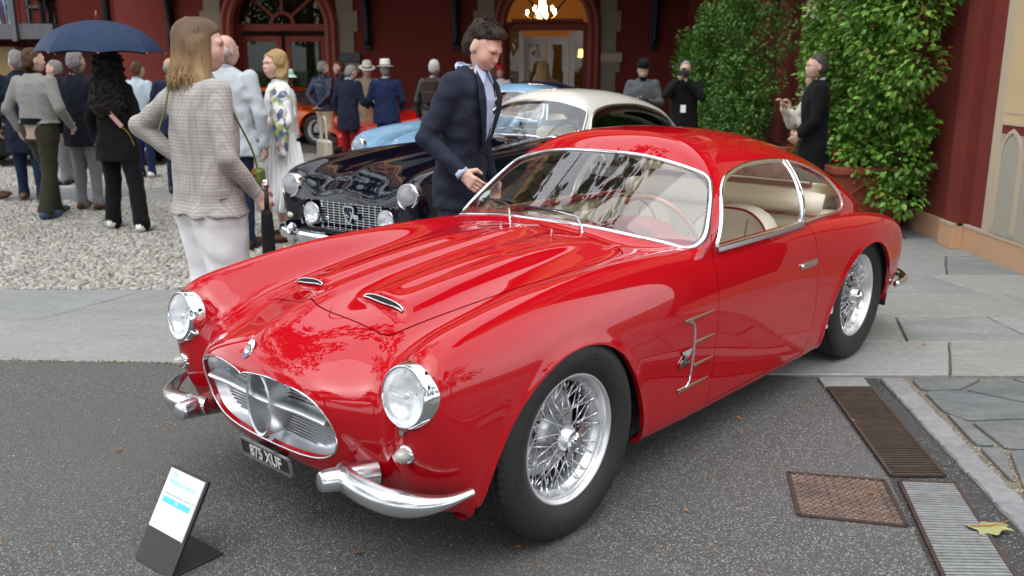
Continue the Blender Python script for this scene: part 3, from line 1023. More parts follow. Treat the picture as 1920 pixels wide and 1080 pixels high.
# bars of the radiator mesh
back = rings[-1]
ymax = back[:, 1].max()
bar = MB(); bar.box((0, 0, 0), (.008, 2, .0042)); bar_me = bar.mesh('bar', M_GRL)
slat = MB(); slat.box((0, 0, 0), (.006, .0022, 1)); slat_me = slat.mesh('slat', M_GRL)
zlo, zhi = back[:, 2].min(), back[:, 2].max()
for z_ in np.arange(zlo + .005, zhi, .0105):
    ins = np.array([y for y in np.linspace(-ymax, ymax, 81) if poly_sdf(back[:, 1:], np.array([y]), np.array([z_]))[0] < 0.004])
    if len(ins) > 2:
        link('bar', bar_me, gr, (.622, 0, z_), None, (1, ins.max(), 1))
for y_ in np.arange(-ymax, ymax, .0105):
    ins = np.array([z for z in np.linspace(zlo, zhi, 41) if poly_sdf(back[:, 1:], np.array([y_]), np.array([z]))[0] < 0.004])
    if len(ins) > 2:
        link('slat', slat_me, gr, (.618, y_, (ins.max() + ins.min()) / 2), None, (1, 1, (ins.max() - ins.min())))
b = MB(); b.box((.585, 0, .49), (.01, .66, .24)); b.build('radiator', M_BLACK, gr)
# horizontal wing and upright ring
wing = catmull([(.66, -.335, .502), (.655, -.2, .500), (.66, -.08, .498), (.665, 0, .497), (.66, .08, .498), (.655, .2, .500), (.66, .335, .502)], 6)
MB().sweep(wing, [(0, 0, 1)] * len(wing), [(-.055, -.004), (-.03, -.011), (.0, -.014), (.022, -.010), (.03, 0), (.022, .010), (0, .014), (-.03, .011), (-.055, .004)]).build('grille_wing', M_GRL, gr, auto=50)
ringp = [(.662, .066 * math.cos(a), .487 + .108 * math.sin(a)) for a in np.linspace(0, 2 * math.pi, 40, endpoint=False)]
MB().sweep(ringp, [(0, math.cos(a), math.sin(a)) for a in np.linspace(0, 2 * math.pi, 40, endpoint=False)], [(-.040, -.006), (.036, -.006), (.042, 0), (.036, .006), (-.040, .006), (-.044, 0)], True).build('emblem_ring', M_GRL, gr, auto=50)
trident = MB()
for y_ in (-.028, 0, .028):
    trident.tube([(.655, y_ * .5, .445), (.657, y_ * .9, .49), (.655, y_, .56 if y_ == 0 else .54)], [.003, .0045, .0015], 6)
trident.tube([(.655, 0, .39), (.655, 0, .46)], .004, 6)
trident.build('emblem', M_ALU, gr, True)

# oval badge
p, n = surf_at(1, .714, .678, lambda V: V[:, 1] < .02)
p, n = np.array((.722, 0, .676)), np.array((.86, 0, .52)); n = n / np.linalg.norm(n)
e = bpy.data.objects.new('nose_badge', None); COL.objects.link(e); e.parent = HERO
e.matrix_local = Matrix.Translation(p) @ frame_rot(n).to_4x4()
b = MB(); b.ball((0, 0, 0), (.0215, .036, .007), 24, 10); b.build('badge_body', M_CHROME, e, True)
bl = [(.0195 * math.cos(a), .033 * math.sin(a)) for a in np.linspace(math.pi * 1.12, math.pi * 1.88, 12)]
b = MB(); b.prism(bl, .0015, .0062); b.build('badge_field', mat('badge_blue', (.01, .012, .10), .2, coat=1), e)
b = MB()
for x_ in (-.007, 0, .007): b.box((x_, .006, .0072), (.0022, .020, .001))
b.box((0, -.002, .0072), (.016, .002, .001)); b.build('badge_mark', mat('badge_red', (.35, .03, .03), .3), e)

# number plate
e = bpy.data.objects.new('number_plate', None); COL.objects.link(e); e.parent = HERO
e.matrix_local = Matrix.Translation((.690, 0.005, .302)) @ Matrix.Rotation(R(90), 4, 'Z') @ Matrix.Rotation(R(90 + 8), 4, 'X')
b = MB(); b.box((0, 0, 0), (.275, .058, .006), bev=.004); b.build('plate_panel', mat('plate_black', (.008, .008, .009), .35, coat=.4), e)
fr = rounded_poly([(-.140, -.031), (.140, -.031), (.140, .031), (-.140, .031)], .006, 3)
MB().sweep([(x, y, .002) for x, y in fr], [(0, 0, 1)] * len(fr), [(-.003, -.004), (.003, -.004), (.003, .004), (-.003, .004)], True).build('plate_frame', M_ALU, e)
me = text_mesh('875 XUF', .060, .0006, sx=.84, offset=.0012); me.materials.append(mat('plate_silver', (.80, .80, .80), .3, .3))
link('plate_lettering', me, e, (0, -.002, .0042))
b = MB(); b.box((0, .010, -.02), (.12, .03, .036)); b.build('plate_bracket', M_DARKMETAL, e)

# ---------------------------------------------------------------- bonnet air slots
for s in (1, -1):
    e = bpy.data.objects.new('bonnet_vent', None); COL.objects.link(e); e.parent = HERO
    pts = []
    for t in np.linspace(0, 1, 14):
        y_ = .118 + .178 * t
        x_ = .352 + .006 * math.sin(math.pi * t) - .012 * t
        p, n = surf_at(2, x_ - .012, y_)
        pts.append((x_, y_ * s, p[2] + .001))
    pts = np.array(pts)
    hgt = np.sin(np.linspace(.18, math.pi - .18, 14)) ** .6
    top = pts + np.c_[-.016 * hgt, 0 * hgt, .013 * hgt]
    b = MB()
    V = [tuple(q) for q in pts] + [tuple(q) for q in top]
    b.add(V, [(i, i + 1, 15 + i, 14 + i) for i in range(13)])
    b.build('vent_opening', M_BLACK, e)
    loop = np.r_[pts, top[::-1]]
    MB().tube(loop, .0028, 6, True).build('vent_rim', M_CHROME, e, True)

# ---------------------------------------------------------------- side vent trim, badge, handle
def side_strip(pts, w0, w1, t=.010, name='vent_trim', s=1):
    P, N = [], []
    for (x_, z_) in pts:
        p, n = surf_at(1, x_, z_)
        P.append(p * [1, s, 1]); N.append(n * [1, s, 1])
    P, N = np.array(P), np.array(N)
    sc = np.linspace(w0, w1, len(P))
    k = len(P)
    b = MB()
    b.sweep(P, N, [(-1, -.2), (1, -.2), (.85, .35), (.25, .8), (-.25, .8), (-.85, .35)], False, sc)
    return b.build(name, M_CHROME, HERO, auto=50)
for s in (1, -1):
    vt = np.linspace(0, 1, 10)
    side_strip([(-.672 - .234 * t, .608 - .0 * t) for t in vt], .009, .003, s=s)
    side_strip([(-.762 - .163 * t, .508) for t in vt], .008, .0025, s=s)
    side_strip([(-.766 - .160 * t, .413) for t in vt], .008, .0025, s=s)
    side_strip([(-.654 - .243 * t, .332) for t in vt], .010, .003, s=s)
    side_strip([(-.70, .603), (-.725, .600), (-.745, .590), (-.755, .570), (-.758, .54), (-.758, .5), (-.757, .45), (-.755, .40), (-.75, .36), (-.735, .338), (-.71, .334)], .006, .006, name='vent_bar', s=s)
    p, n = surf_at(1, -.692, .466)
    e = bpy.data.objects.new('side_badge', None); COL.objects.link(e); e.parent = HERO
    e.matrix_local = Matrix.Translation(p * [1, s, 1] + n * [1, s, 1] * .002) @ frame_rot(n * [1, s, 1]).to_4x4()
    zp = [(-.036, .031), (.043, .031), (.034, .015), (-.004, -.015), (.036, -.015), (.027, -.031), (-.050, -.031), (-.041, -.015), (-.004, .015), (-.030, .015)]
    if s < 0: zp = zp
    b = MB(); b.prism(zp, 0, .005); b.build('badge_letter', M_CHROME, e)
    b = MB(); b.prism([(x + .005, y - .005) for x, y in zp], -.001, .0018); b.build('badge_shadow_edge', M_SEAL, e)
    e = bpy.data.objects.new('door_handle', None); COL.objects.link(e); e.parent = DOOR_L if s > 0 else DOOR_R
    p, n = surf_at(1, -1.795, .650)
    e.matrix_local = Matrix.Translation(p * [1, s, 1]) @ frame_rot(n * [1, s, 1]).to_4x4()
    b = MB(); b.prism(rounded_poly([(-.088, -.015), (.088, -.015), (.088, .015), (-.088, .015)], .014, 5), -.002, .007); b.build('escutcheon', M_CHROME, e, auto=30)
    b = MB(); b.box((0, 0, .010), (.135, .013, .008), bev=.003); b.build('grip', M_SATIN, e)
    b = MB(); b.lathe([(.010, .006), (.010, .012), (.0001, .013)], (-.072 * s if s else 0, 0, 0), n=16); b.build('push_button', M_CHROME, e, True)

# ---------------------------------------------------------------- wipers, mirror, cowl details
def on_ws(y, z):
    return surf_at(0, abs(y), z, lambda V: (V[:, 0] < -.70) & (V[:, 0] > -1.25))
for (py, tip_y, tip_z, b0y, b0z, b1y, b1z) in ((.215, -.055, .955, -.20, .938, .115, .937), (-.185, -.40, .950, -.53, .925, -.27, .945)):
    e = bpy.data.objects.new('wiper', None); COL.objects.link(e); e.parent = HERO
    base = np.array((-.705, py, .872))
    MB().lathe([(.011, -.01), (.011, .006), (.007, .014), (.005, .020), (.0001, .021)], tuple(base), n=14).build('spindle', M_CHROME, e, True)
    def wp(y, z, off):
        p, n = on_ws(y, z)
        p = p.copy(); p[1] = y
        n = n * [1, np.sign(y) if y else 1, 1]
        return p + n * off
    MB().tube([base + [0, 0, .016], base + [-.012, -.012, .034], wp(py - .07, .926, .014), wp((py + tip_y) / 2, .934, .013), wp(tip_y, tip_z - .012, .012)], [.005, .005, .0042, .0036, .003], 6).build('arm', M_CHROME, e, True)
    ys = np.linspace(b0y, b1y, 9)
    P = [wp(y, b0z + (b1z - b0z) * (y - b0y) / (b1y - b0y) + .004, .008) for y in ys]
    MB().tube(P, [.003] + [.006] * 7 + [.003], 6).build('blade', M_SEAL, e, True)
e = bpy.data.objects.new('rear_view_mirror', None); COL.objects.link(e); e.parent = HERO
MB().box((-1.155, 0, 1.085), (.018, .19, .055), bev=.008).build('mirror_shell', M_CHROME, e)
MB().tube([(-1.12, 0, 1.165), (-1.15, 0, 1.12), (-1.155, 0, 1.09)], .006, 6).build('mirror_stem', M_CHROME, e, True)
b = MB(); b.prism([(.035 * math.cos(a), .035 * math.sin(a)) for a in np.linspace(0, 2 * math.pi, 24, endpoint=False)], 0, .001)
p, n = on_ws(-.56, .945); p[1] = -.56; n = n * [1, -1, 1]
b.V = [tuple(v) for v in xform(b.V, Matrix.Translation(p - n * .004) @ frame_rot(n).to_4x4())]
b.build('windscreen_sticker', mat('sticker_pale', (.62, .66, .60), .6), HERO)
for s in (1, -1):
    p, n = surf_at(2, -.655, .40)
    b = MB(); b.ball((0, 0, 0), (.050, .020, .006), 20, 8)
    b.V = [tuple(v) for v in xform(b.V, Matrix.Translation(p * [1, s, 1]) @ frame_rot(n * [1, s, 1], (1, 0, 0)).to_4x4() @ Matrix.Rotation(R(75), 4, 'Z'))]
    b.build('hinge_cover', M_RED, HERO, True)
    p, n = surf_at(2, -.60, .14)
    MB().tube([p * [1, s, 1], p * [1, s, 1] + [0, 0, .018]], [.004, .003], 6).build('washer_jet', M_CHROME, HERO)

# ---------------------------------------------------------------- cabin
cab = bpy.data.objects.new('cabin', None); COL.objects.link(cab); cab.parent = HERO
for s in (1, -1):
    b = MB(); b.box((-1.58, .655 * s, .56), (1.32, .03, .50), bev=.01); b.build('door_card', M_CREAM, cab)
    b = MB(); b.box((-1.58, .640 * s, .828), (1.34, .032, .026), bev=.008); b.build('belt_rail', M_REDTRIM, cab)
    b = MB(); b.tube([(-1.0, .632 * s, .70), (-1.5, .628 * s, .72), (-2.2, .618 * s, .72)], .045, 12); b.build('arm_roll', M_CREAM, cab, True)
    b = MB(); b.tube([(-1.0, .64 * s, .640), (-1.5, .64 * s, .65), (-2.2, .62 * s, .655)], .008, 6); b.build('piping', M_REDTRIM, cab, True)
b = MB(); b.box((-1.5, 0, .245), (1.7, 1.3, .02)); b.build('floor', M_CREAM2, cab)
b = MB(); b.prism([(-2.08, .26), (-2.15, .82), (-2.40, .82), (-2.40, .26)], -.615, .615, 'xz'); b.build('rear_panel', M_CREAM, cab)
b = MB(); b.prism([(-2.15, .822), (-2.20, .935), (-2.28, .950), (-2.60, .925), (-2.60, .822)], -.50, .50, 'xz'); b.build('parcel_shelf', M_CREAM, cab)
MB().tube([(-2.21, -.575, .86), (-2.165, -.45, .882), (-2.15, 0, .888), (-2.165, .45, .882), (-2.21, .575, .86)], .062, 14).build('rear_roll', M_CREAM, cab, True)
MB().tube([(-2.135, -.60, .818), (-2.12, 0, .822), (-2.135, .60, .818)], .007, 6).build('piping', M_REDTRIM, cab, True)
MB().tube([(-2.125, -.30, .30), (-2.155, -.30, .81)], .005, 6).build('piping', M_REDTRIM, cab, True)
b = MB(); b.box((-2.245, 0, .958), (.03, .98, .022)); b.build('shelf_strip', M_REDTRIM, cab)
MB().tube([(-2.228, -.49, .972), (-2.228, .49, .972)], .006, 6).build('shelf_bead', M_CHROME, cab, True)
b = MB(); b.prism([(-.86, .86), (-.90, .885), (-.98, .875), (-1.02, .82), (-1.03, .74), (-.98, .60), (-.86, .55)], -.63, .63, 'xz'); b.build('dashboard', M_REDTRIM, cab)
hump = []
for t in np.linspace(0, math.pi, 17): hump.append((.30 + .20 * math.cos(t), .80 + .125 * math.sin(t)))
b = MB(); b.prism(hump + [(.10, .78), (.50, .78)], -1.03, -.88, 'yz'); b.build('instrument_cowl', M_REDTRIM, cab)
for (y_, r_) in ((.22, .05), (.36, .05)):
    b = MB(); b.lathe([(.0001, 0), (r_, 0), (r_, -.004)], (-1.032, y_, .85), 'x', 24); b.build('gauge', M_SEAL, cab)
def seat(y0):
    e = bpy.data.objects.new('seat', None); COL.objects.link(e); e.parent = HERO
    outl = catmull([(-.24, 0), (-.235, .27), (-.20, .40), (-.11, .47), (0, .485), (.11, .47), (.20, .40), (.235, .27), (.24, 0)], 4)
    V, F = [], []
    m = len(outl)
    for (dx, sc) in ((.05, .82), (.085, .94), (.06, 1.0), (-.02, 1.0), (-.05, .93)):
        for (a, h) in outl:
            V.append((-1.74 - .28 * h * .85 + dx, y0 + a * sc, .40 + (h if sc >= .99 else h * (sc + .04))))
    for k in range(4):
        for i in range(m - 1):
            F.append((k * m + i, k * m + i + 1, (k + 1) * m + i + 1, (k + 1) * m + i))
    F.append(tuple(range(m - 1, -1, -1))); F.append(tuple(4 * m + i for i in range(m)))
    b = MB(); b.add(V, F); b.build('backrest', M_CREAM, e, auto=50)
    MB().tube([V[m + i] for i in range(m)], .006, 6).build('piping', M_REDTRIM, e, True)
    for a in (-.09, .09):
        MB().tube([(-1.74 - .28 * h * .85 + .078, y0 + a, .40 + h) for h in np.linspace(.05, .43, 8)], .0035, 5).build('seam', mat('seam_shadow', (.30, .22, .13), .8), e)
    b = MB(); b.box((-1.50, y0, .38), (.50, .47, .16), bev=.05); b.build('cushion', M_CREAM, e, auto=40)
seat(.31); seat(-.31)
# steering wheel
e = bpy.data.objects.new('steering_wheel', None); COL.objects.link(e); e.parent = HERO
e.matrix_local = Matrix.Translation((-1.135, .300, .835)) @ frame_rot((-.88, 0, .47)).to_4x4()
MB().tube([(.192 * math.cos(a), .192 * math.sin(a), 0) for a in np.linspace(0, 2 * math.pi, 48, endpoint=False)], .0125, 10, True).build('rim', M_WOOD, e, True)
for a in (R(0), R(180), R(270)):
    b = MB(); b.box((.10 * math.cos(a), .10 * math.sin(a), -.01), (.18, .022, .003), rz=a); b.build('spoke', M_ALU, e)
MB().lathe([(.0001, .012), (.03, .010), (.045, -.005), (.04, -.03)], n=24).build('hub', M_ALU, e, True)
MB().tube([(0, 0, -.02), (0, .02, -.16)], .022, 10).build('column', M_SEAL, e)

# ---------------------------------------------------------------- underside
b = MB(); b.box((-1.30, 0, .185), (3.2, 1.16, .03)); b.build('floor_pan', M_BLACK, HERO)  # plain black box closing the underside, put in to block light
b = MB(); b.box((-.62, 0, .50), (.02, 1.20, .62)); b.build('bulkhead', M_BLACK, HERO)
for xw, y0, y1 in ((0, .40, .72), (-2.45, .38, .70)):
    for s in (1, -1):
        arc = [(xw + .44 * math.cos(a), .33 + .38 * math.sin(a)) for a in np.linspace(-.25, math.pi + .25, 24)]
        b = MB()
        V = [(x, y0 * s, z) for x, z in arc] + [(x, y1 * s, z) for x, z in arc]
        F = [(i, i + 1, 25 + i, 24 + i) for i in range(23)] + [tuple(range(24))]
        b.add(V, F); b.build('wheel_well', M_BLACK, HERO)

# ---------------------------------------------------------------- wire wheels
def tyre_mesh(R0=.35, w=.185, rr=.219, n=288):
    h = w / 2
    prof = [(rr - .006, -h * .62), (rr, -h * .70), (rr + .015, -h * .86), (.262, -h * .985), (.290, -h * 1.0), (.312, -h * .95), (.330, -h * .86), (.3415, -h * .74), (.3465, -h * .66)]
    tread = []
    for k, t in enumerate(np.linspace(-.62, .62, 21)):
        g = .006 if k in (3, 7, 10, 13, 17) else 0
        tread.append((R0 - .004 * abs(t / .62) ** 2 - g, h * t))
    prof = prof + tread + [(r_, -y_) for r_, y_ in prof[::-1]]
    # sidewall ribs
    prof = np.array(prof)
    V, F = [], []
    m = len(prof)
    for k in range(n):
        a = 2 * math.pi * k / n
        c, s = math.cos(a), math.sin(a)
        for i, (r_, y_) in enumerate(prof):
            q = r_
            if 7 <= i < m - 7 and (k % 4 == 0) and (i < 13 or i >= m - 13): q -= .0045
            elif 9 <= i < m - 9 and (k % 6 == (i // 3) % 6): q -= .003
            V.append((q * s, y_, q * c))
    for k in range(n):
        k2 = (k + 1) % n
        for i in range(m - 1):
            F.append((k * m + i, k * m + i + 1, k2 * m + i + 1, k2 * m + i))
    me = mk_mesh('tyre', V, F, M_RUBBER, smooth=True)
    me.set_sharp_from_angle(angle=R(40))
    return me
TYRE = tyre_mesh()
_rimb = MB()
_rimb.lathe([(.2225, .070), (.2245, .066), (.2235, .060), (.2160, .057), (.2075, .052), (.2045, .040), (.2020, .028), (.1930, .018), (.1880, .008), (.1880, -.020), (.1960, -.035), (.2040, -.05), (.2200, -.058), (.2225, -.064), (.2190, -.066), (.2020, -.056)], axis='y', n=96)
_rimb.lathe([(.2225, .070), (.2175, .071), (.2125, .066), (.2085, .058), (.2060, .048)], axis='y', n=96)
RIM = _rimb.mesh('rim', M_WHL, True)
_h = MB(); _h.lathe([(.030, .085), (.036, .080), (.040, .060), (.046, .052), (.046, .046), (.036, .040), (.038, -.02), (.056, -.03), (.056, -.04), (.05, -.06)], axis='y', n=40)
HUB = _h.mesh('hub', M_WHL, True)
_k = MB(); _k.lathe([(.0001, .104), (.020, .103), (.024, .098), (.030, .094), (.033, .082)], axis='y', n=36)
CAP = _k.mesh('knock_off', M_CHROME, False)
_k = MB(); _k.prism(rounded_poly([(.018, -.017), (.052, -.012), (.070, -.004), (.070, .006), (.052, .014), (.018, .017)], .004, 3), .080, .092, 'xz')
EAR = _k.mesh('spinner_ear', M_CHROME)
_d = MB(); _d.lathe([(.06, -.045), (.148, -.045), (.158, -.05), (.160, -.06), (.155, -.065), (.160, -.07), (.160, -.09), (.155, -.095), (.160, -.10), (.160, -.13), (.05, -.13)], axis='y', n=48)
DRUM = _d.mesh('brake_drum', mat('drum_grey', (.60, .61, .62), .5, .1))
_v = MB(); _v.tube([(0, 0, 0), (0, .02, 0), (0, .03, 0)], [.004, .004, .003], 8); VALVE = _v.mesh('valve', M_SEAL)
_s = MB(); _s.tube([(0, 0, 0), (0, 0, 1)], .0025, 6); SPOKE = _s.mesh('spoke', mat('spoke_metal', (.92, .92, .93), .35, .6), True)
_n = MB(); _n.lathe([(.0042, 0), (.0042, .010), (.0025, .016)], n=8); NIP = _n.mesh('nipple', M_CHROME, True)
def wheel(parent, x, y, z, s, detail=True, name='wheel', rot=0.0):
    e = bpy.data.objects.new(name, None); COL.objects.link(e); e.parent = parent
    e.location = (x, y * s, z)
    e.rotation_euler = (0, rot, 0 if s > 0 else math.pi)
    link('tyre', TYRE, e); link('rim', RIM, e); link('hub', HUB, e); link('knock_off', CAP, e); link('brake_drum', DRUM, e)
    link('spinner_ear', EAR, e, None, (0, R(50), 0)); link('spinner_ear', EAR, e, None, (0, R(230), 0))
    if not detail: return e
    link('valve', VALVE, e, (.155, .02, .115), (R(0), 0, 0))
    def spk(p, q):
        d = Vector(q) - Vector(p)
        link('spoke', SPOKE, e, p, d.to_track_quat('Z', 'Y').to_euler(), (1, 1, d.length))
        u = d.normalized()
        b_ = Vector(q) - u * .012
        link('nipple', NIP, e, b_, (-u).to_track_quat('Z', 'Y').to_euler())
    for k in range(24):
        a = 2 * math.pi * k / 24
        for (rh, yh, rr_, yr, off, tw) in ((.040, .055, .1885, .010, 0, .62), (.050, -.034, .2030, .036, .17, -.50), (.052, -.036, .1900, -.010, .08, .75)):
            a1 = a + off; a2 = a1 + tw * (1 if k % 2 else -1)
            spk((rh * math.sin(a1), yh, rh * math.cos(a1)), (rr_ * math.sin(a2), yr, rr_ * math.cos(a2)))
    return e
WF = wheel(HERO, 0, .660, .350, 1)
wheel(HERO, 0, .660, .350, -1, False)
WR = wheel(HERO, -2.55, .590, .350, 1, rot=.3)
wheel(HERO, -2.55, .590, .350, -1, False)
def arc_text(txt, r, a0, size, parent, y, m):
    me = text_mesh(txt, size, .0012)
    co = np.zeros(len(me.vertices) * 3, np.float32); me.vertices.foreach_get('co', co); co = co.reshape(-1, 3)
    ang = a0 + co[:, 0] / r; rad = r + co[:, 1]
    out = np.c_[-rad * np.sin(-ang), y + co[:, 2], rad * np.cos(ang)].astype(np.float32)
    me.vertices.foreach_set('co', out.ravel()); me.materials.append(m); me.update()
    return link('tyre_lettering', me, parent)
M_TXT = mat('tyre_text', (.030, .030, .030), .38)
for (t, a) in (('185 VR-16', R(104)), ('CINTURATO', R(152)), ('185 VR-16', R(-76)), ('CINTURATO', R(-28))):
    arc_text(t, .285, a, .026, WF, .0925, M_TXT)

# ================================================================ ground
def speckle(name, base, dark, light, scale, lightcut=.62, rough=.8, bumpd=.003, stain=None, big=1.2):
    """fine aggregate: two noises plus crystal-like specks"""
    m = bpy.data.materials.new(name); m.use_nodes = True; t = m.node_tree; b = t.nodes['Principled BSDF']
    co = nd(t, 'ShaderNodeTexCoord')
    def noise(sc, det=3):
        n = nd(t, 'ShaderNodeTexNoise'); n.inputs['Scale'].default_value = sc; n.inputs['Detail'].default_value = det
        t.links.new(co.outputs['Object'], n.inputs['Vector']); return n.outputs['Fac']
    def rmp(s, a, c):
        r = nd(t, 'ShaderNodeMapRange'); r.inputs['From Min'].default_value = a; r.inputs['From Max'].default_value = c
        t.links.new(s, r.inputs['Value']); return r.outputs[0]
    def mix(f, A, B):
        x = nd(t, 'ShaderNodeMix', data_type='RGBA'); t.links.new(f, x.inputs['Factor'])
        for k, v in (('A', A), ('B', B)):
            if isinstance(v, tuple): x.inputs[k].default_value = (*v, 1)
            else: t.links.new(v, x.inputs[k])
        return x.outputs['Result']
    v = nd(t, 'ShaderNodeTexVoronoi'); v.inputs['Scale'].default_value = scale
    t.links.new(co.outputs['Object'], v.inputs['Vector'])
    sep = nd(t, 'ShaderNodeSeparateColor'); t.links.new(v.outputs['Color'], sep.inputs[0])
    c1 = mix(rmp(sep.outputs[0], .1, .9), dark, base)
    c2 = mix(rmp(sep.outputs[1], lightcut, lightcut + .06), c1, light)
    edge = rmp(v.outputs['Distance'], .25, .75)
    c3 = mix(edge, c2, dark)
    c4 = mix(rmp(noise(big, 4), .35, .75), c3, tuple(x * .62 for x in base)) if stain is None else mix(rmp(noise(big, 4), .45, .7), c3, stain)
    t.links.new(c4, b.inputs['Base Color'])
    b.inputs['Roughness'].default_value = rough
    bp = nd(t, 'ShaderNodeBump'); bp.inputs['Strength'].default_value = .9; bp.inputs['Distance'].default_value = bumpd
    inv = nd(t, 'ShaderNodeMath', operation='SUBTRACT'); inv.inputs[0].default_value = 1
    t.links.new(v.outputs['Distance'], inv.inputs[1]); t.links.new(inv.outputs[0], bp.inputs['Height'])
    t.links.new(bp.outputs['Normal'], b.inputs['Normal'])
    return m
M_ASPH = speckle('asphalt', (.150, .147, .142), (.050, .049, .048), (.36, .35, .33), 175, .78, .85, .003, big=.7)
M_GUT = speckle('gutter_asphalt', (.075, .075, .075), (.025, .025, .025), (.26, .26, .26), 120, .84, .7, .003, big=2)
M_EARTH = mat('bare_ground', (.12, .105, .08), .95, noise=(.6, (.08, .075, .06), .3))
M_SAND = speckle('joint_sand', (.26, .22, .16), (.10, .085, .06), (.45, .40, .32), 130, .7, .95, .004)
def stone_mat(name, cols, vein, rough=.6, spec=.35, bumps=(14, .25, .006)):
    """slab stone: per-slab tone, clouding, cleft bump, faint stains"""
    m = bpy.data.materials.new(name); m.use_nodes = True; t = m.node_tree; b = t.nodes['Principled BSDF']
    co = nd(t, 'ShaderNodeTexCoord'); oi = nd(t, 'ShaderNodeObjectInfo')
    ge = nd(t, 'ShaderNodeNewGeometry')
    cr = nd(t, 'ShaderNodeValToRGB'); cr.color_ramp.interpolation = 'LINEAR'
    els = cr.color_ramp.elements
    while len(els) < len(cols): els.new(.5)
    for i, c in enumerate(cols):
        els[i].position = i / (len(cols) - 1); els[i].color = (*c, 1)
    t.links.new(oi.outputs['Random'], cr.inputs[0])
    def noise(sc, det, vec='Position', st=None):
        n = nd(t, 'ShaderNodeTexNoise'); n.inputs['Scale'].default_value = sc; n.inputs['Detail'].default_value = det; n.inputs['Roughness'].default_value = .65
        if st:
            mp = nd(t, 'ShaderNodeMapping'); mp.inputs['Scale'].default_value = st
            t.links.new(ge.outputs['Position'], mp.inputs['Vector']); t.links.new(mp.outputs[0], n.inputs['Vector'])
        else: t.links.new(ge.outputs['Position'], n.inputs['Vector'])
        return n.outputs['Fac']
    def rmp(s, a, c, lo=0., hi=1.):
        r = nd(t, 'ShaderNodeMapRange'); r.inputs['From Min'].default_value = a; r.inputs['From Max'].default_value = c
        r.inputs['To Min'].default_value = lo; r.inputs['To Max'].default_value = hi
        t.links.new(s, r.inputs['Value']); return r.outputs[0]
    mx = nd(t, 'ShaderNodeMix', data_type='RGBA'); t.links.new(rmp(noise(2.3, 6, st=(1, 3.2, 1)), .42, .68, 0, .65), mx.inputs['Factor'])
    t.links.new(cr.outputs[0], mx.inputs['A']); mx.inputs['B'].default_value = (*vein, 1)
    m2 = nd(t, 'ShaderNodeMix', data_type='RGBA', blend_type='MULTIPLY'); m2.inputs['Factor'].default_value = 1
    t.links.new(mx.outputs['Result'], m2.inputs['A']); t.links.new(rmp(noise(26, 6), .3, .7, .82, 1.15), m2.inputs['B'])
    m3 = nd(t, 'ShaderNodeMix', data_type='RGBA'); t.links.new(rmp(noise(5, 5), .63, .74, 0, .55), m3.inputs['Factor'])
    t.links.new(m2.outputs['Result'], m3.inputs['A']); m3.inputs['B'].default_value = (.07, .07, .062, 1)
    t.links.new(m3.outputs['Result'], b.inputs['Base Color'])
    t.links.new(rmp(noise(3, 4), .3, .7, rough - .12, rough + .12), b.inputs['Roughness'])
    b.inputs['Specular IOR Level'].default_value = spec
    bp = nd(t, 'ShaderNodeBump'); bp.inputs['Strength'].default_value = bumps[1]; bp.inputs['Distance'].default_value = bumps[2]
    t.links.new(noise(bumps[0], 7), bp.inputs['Height']); t.links.new(bp.outputs['Normal'], b.inputs['Normal'])
    return m
M_SLAB = stone_mat('slab_stone', [(.185, .205, .21), (.26, .275, .275), (.235, .235, .222), (.165, .185, .195), (.295, .295, .28), (.215, .23, .233)], (.30, .305, .298))
M_FLAG = stone_mat('flag_slate', [(.090, .108, .115), (.12, .135, .138), (.08, .095, .105), (.135, .142, .138), (.10, .116, .122)], (.21, .215, .205), .55, bumps=(22, .4, .01))
M_KERB = stone_mat('kerb_granite', [(.17, .175, .18), (.21, .212, .215), (.19, .19, .19)], (.27, .27, .268), .7, bumps=(60, .4, .006))
M_RUST = mat('rusty_iron', (.235, .155, .120), .7, .1, noise=(9, (.10, .072, .06), .22), bump=(90, .5, .003), vary=.18)
M_GALV = mat('galvanised', (.36, .38, .385), .5, .45, noise=(25, (.20, .21, .21), .3), bump=(60, .3, .002), vary=.08)
M_IRONDK = mat('dark_iron', (.050, .040, .036), .6, .4, noise=(20, (.09, .06, .045), .25), bump=(90, .4, .002), vary=.15)

def sheet(name, pts, z, m, thick=.0):
    b = MB()
    if thick: b.prism(pts, z - thick, z)
    else: b.add([(x, y, z) for x, y in pts], [tuple(range(len(pts)))])
    return tag(b.build(name, m), kind='structure')
sheet('ground', [(-400, -400), (400, -400), (400, 400), (-400, 400)], -.06, M_EARTH)
ASPH = sheet('asphalt', [(-60, -60), (1.62, -60), (1.28, 1.0), (1.30, 2.4), (1.455, 3.2), (1.55, 4.36), (1.40, 4.385), (-1.8, 4.580), (-60, 4.65)], 0.0, M_ASPH, .05)
GUT = sheet('gutter', [(1.28, 1.0), (1.55, 1.0), (1.62, 2.0), (1.735, 2.74), (1.80, 3.5), (1.87, 4.36), (1.55, 4.36), (1.455, 3.2), (1.30, 2.4)], -.006, M_GUT, .05)
PAVE = sheet('slab_paving', [(-60, 4.66), (-1.8, 4.590), (1.40, 4.395), (4.4, 4.37), (4.4, 40), (-60, 40)], -.022, M_SAND, .03)
FLAGP = sheet('flagstone_paving', [(1.70, .2), (6, .2), (6, 4.362), (1.99, 4.366), (1.90, 3.4), (1.80, 2.5), (1.72, 1.8)], -.010, M_SAND, .03)

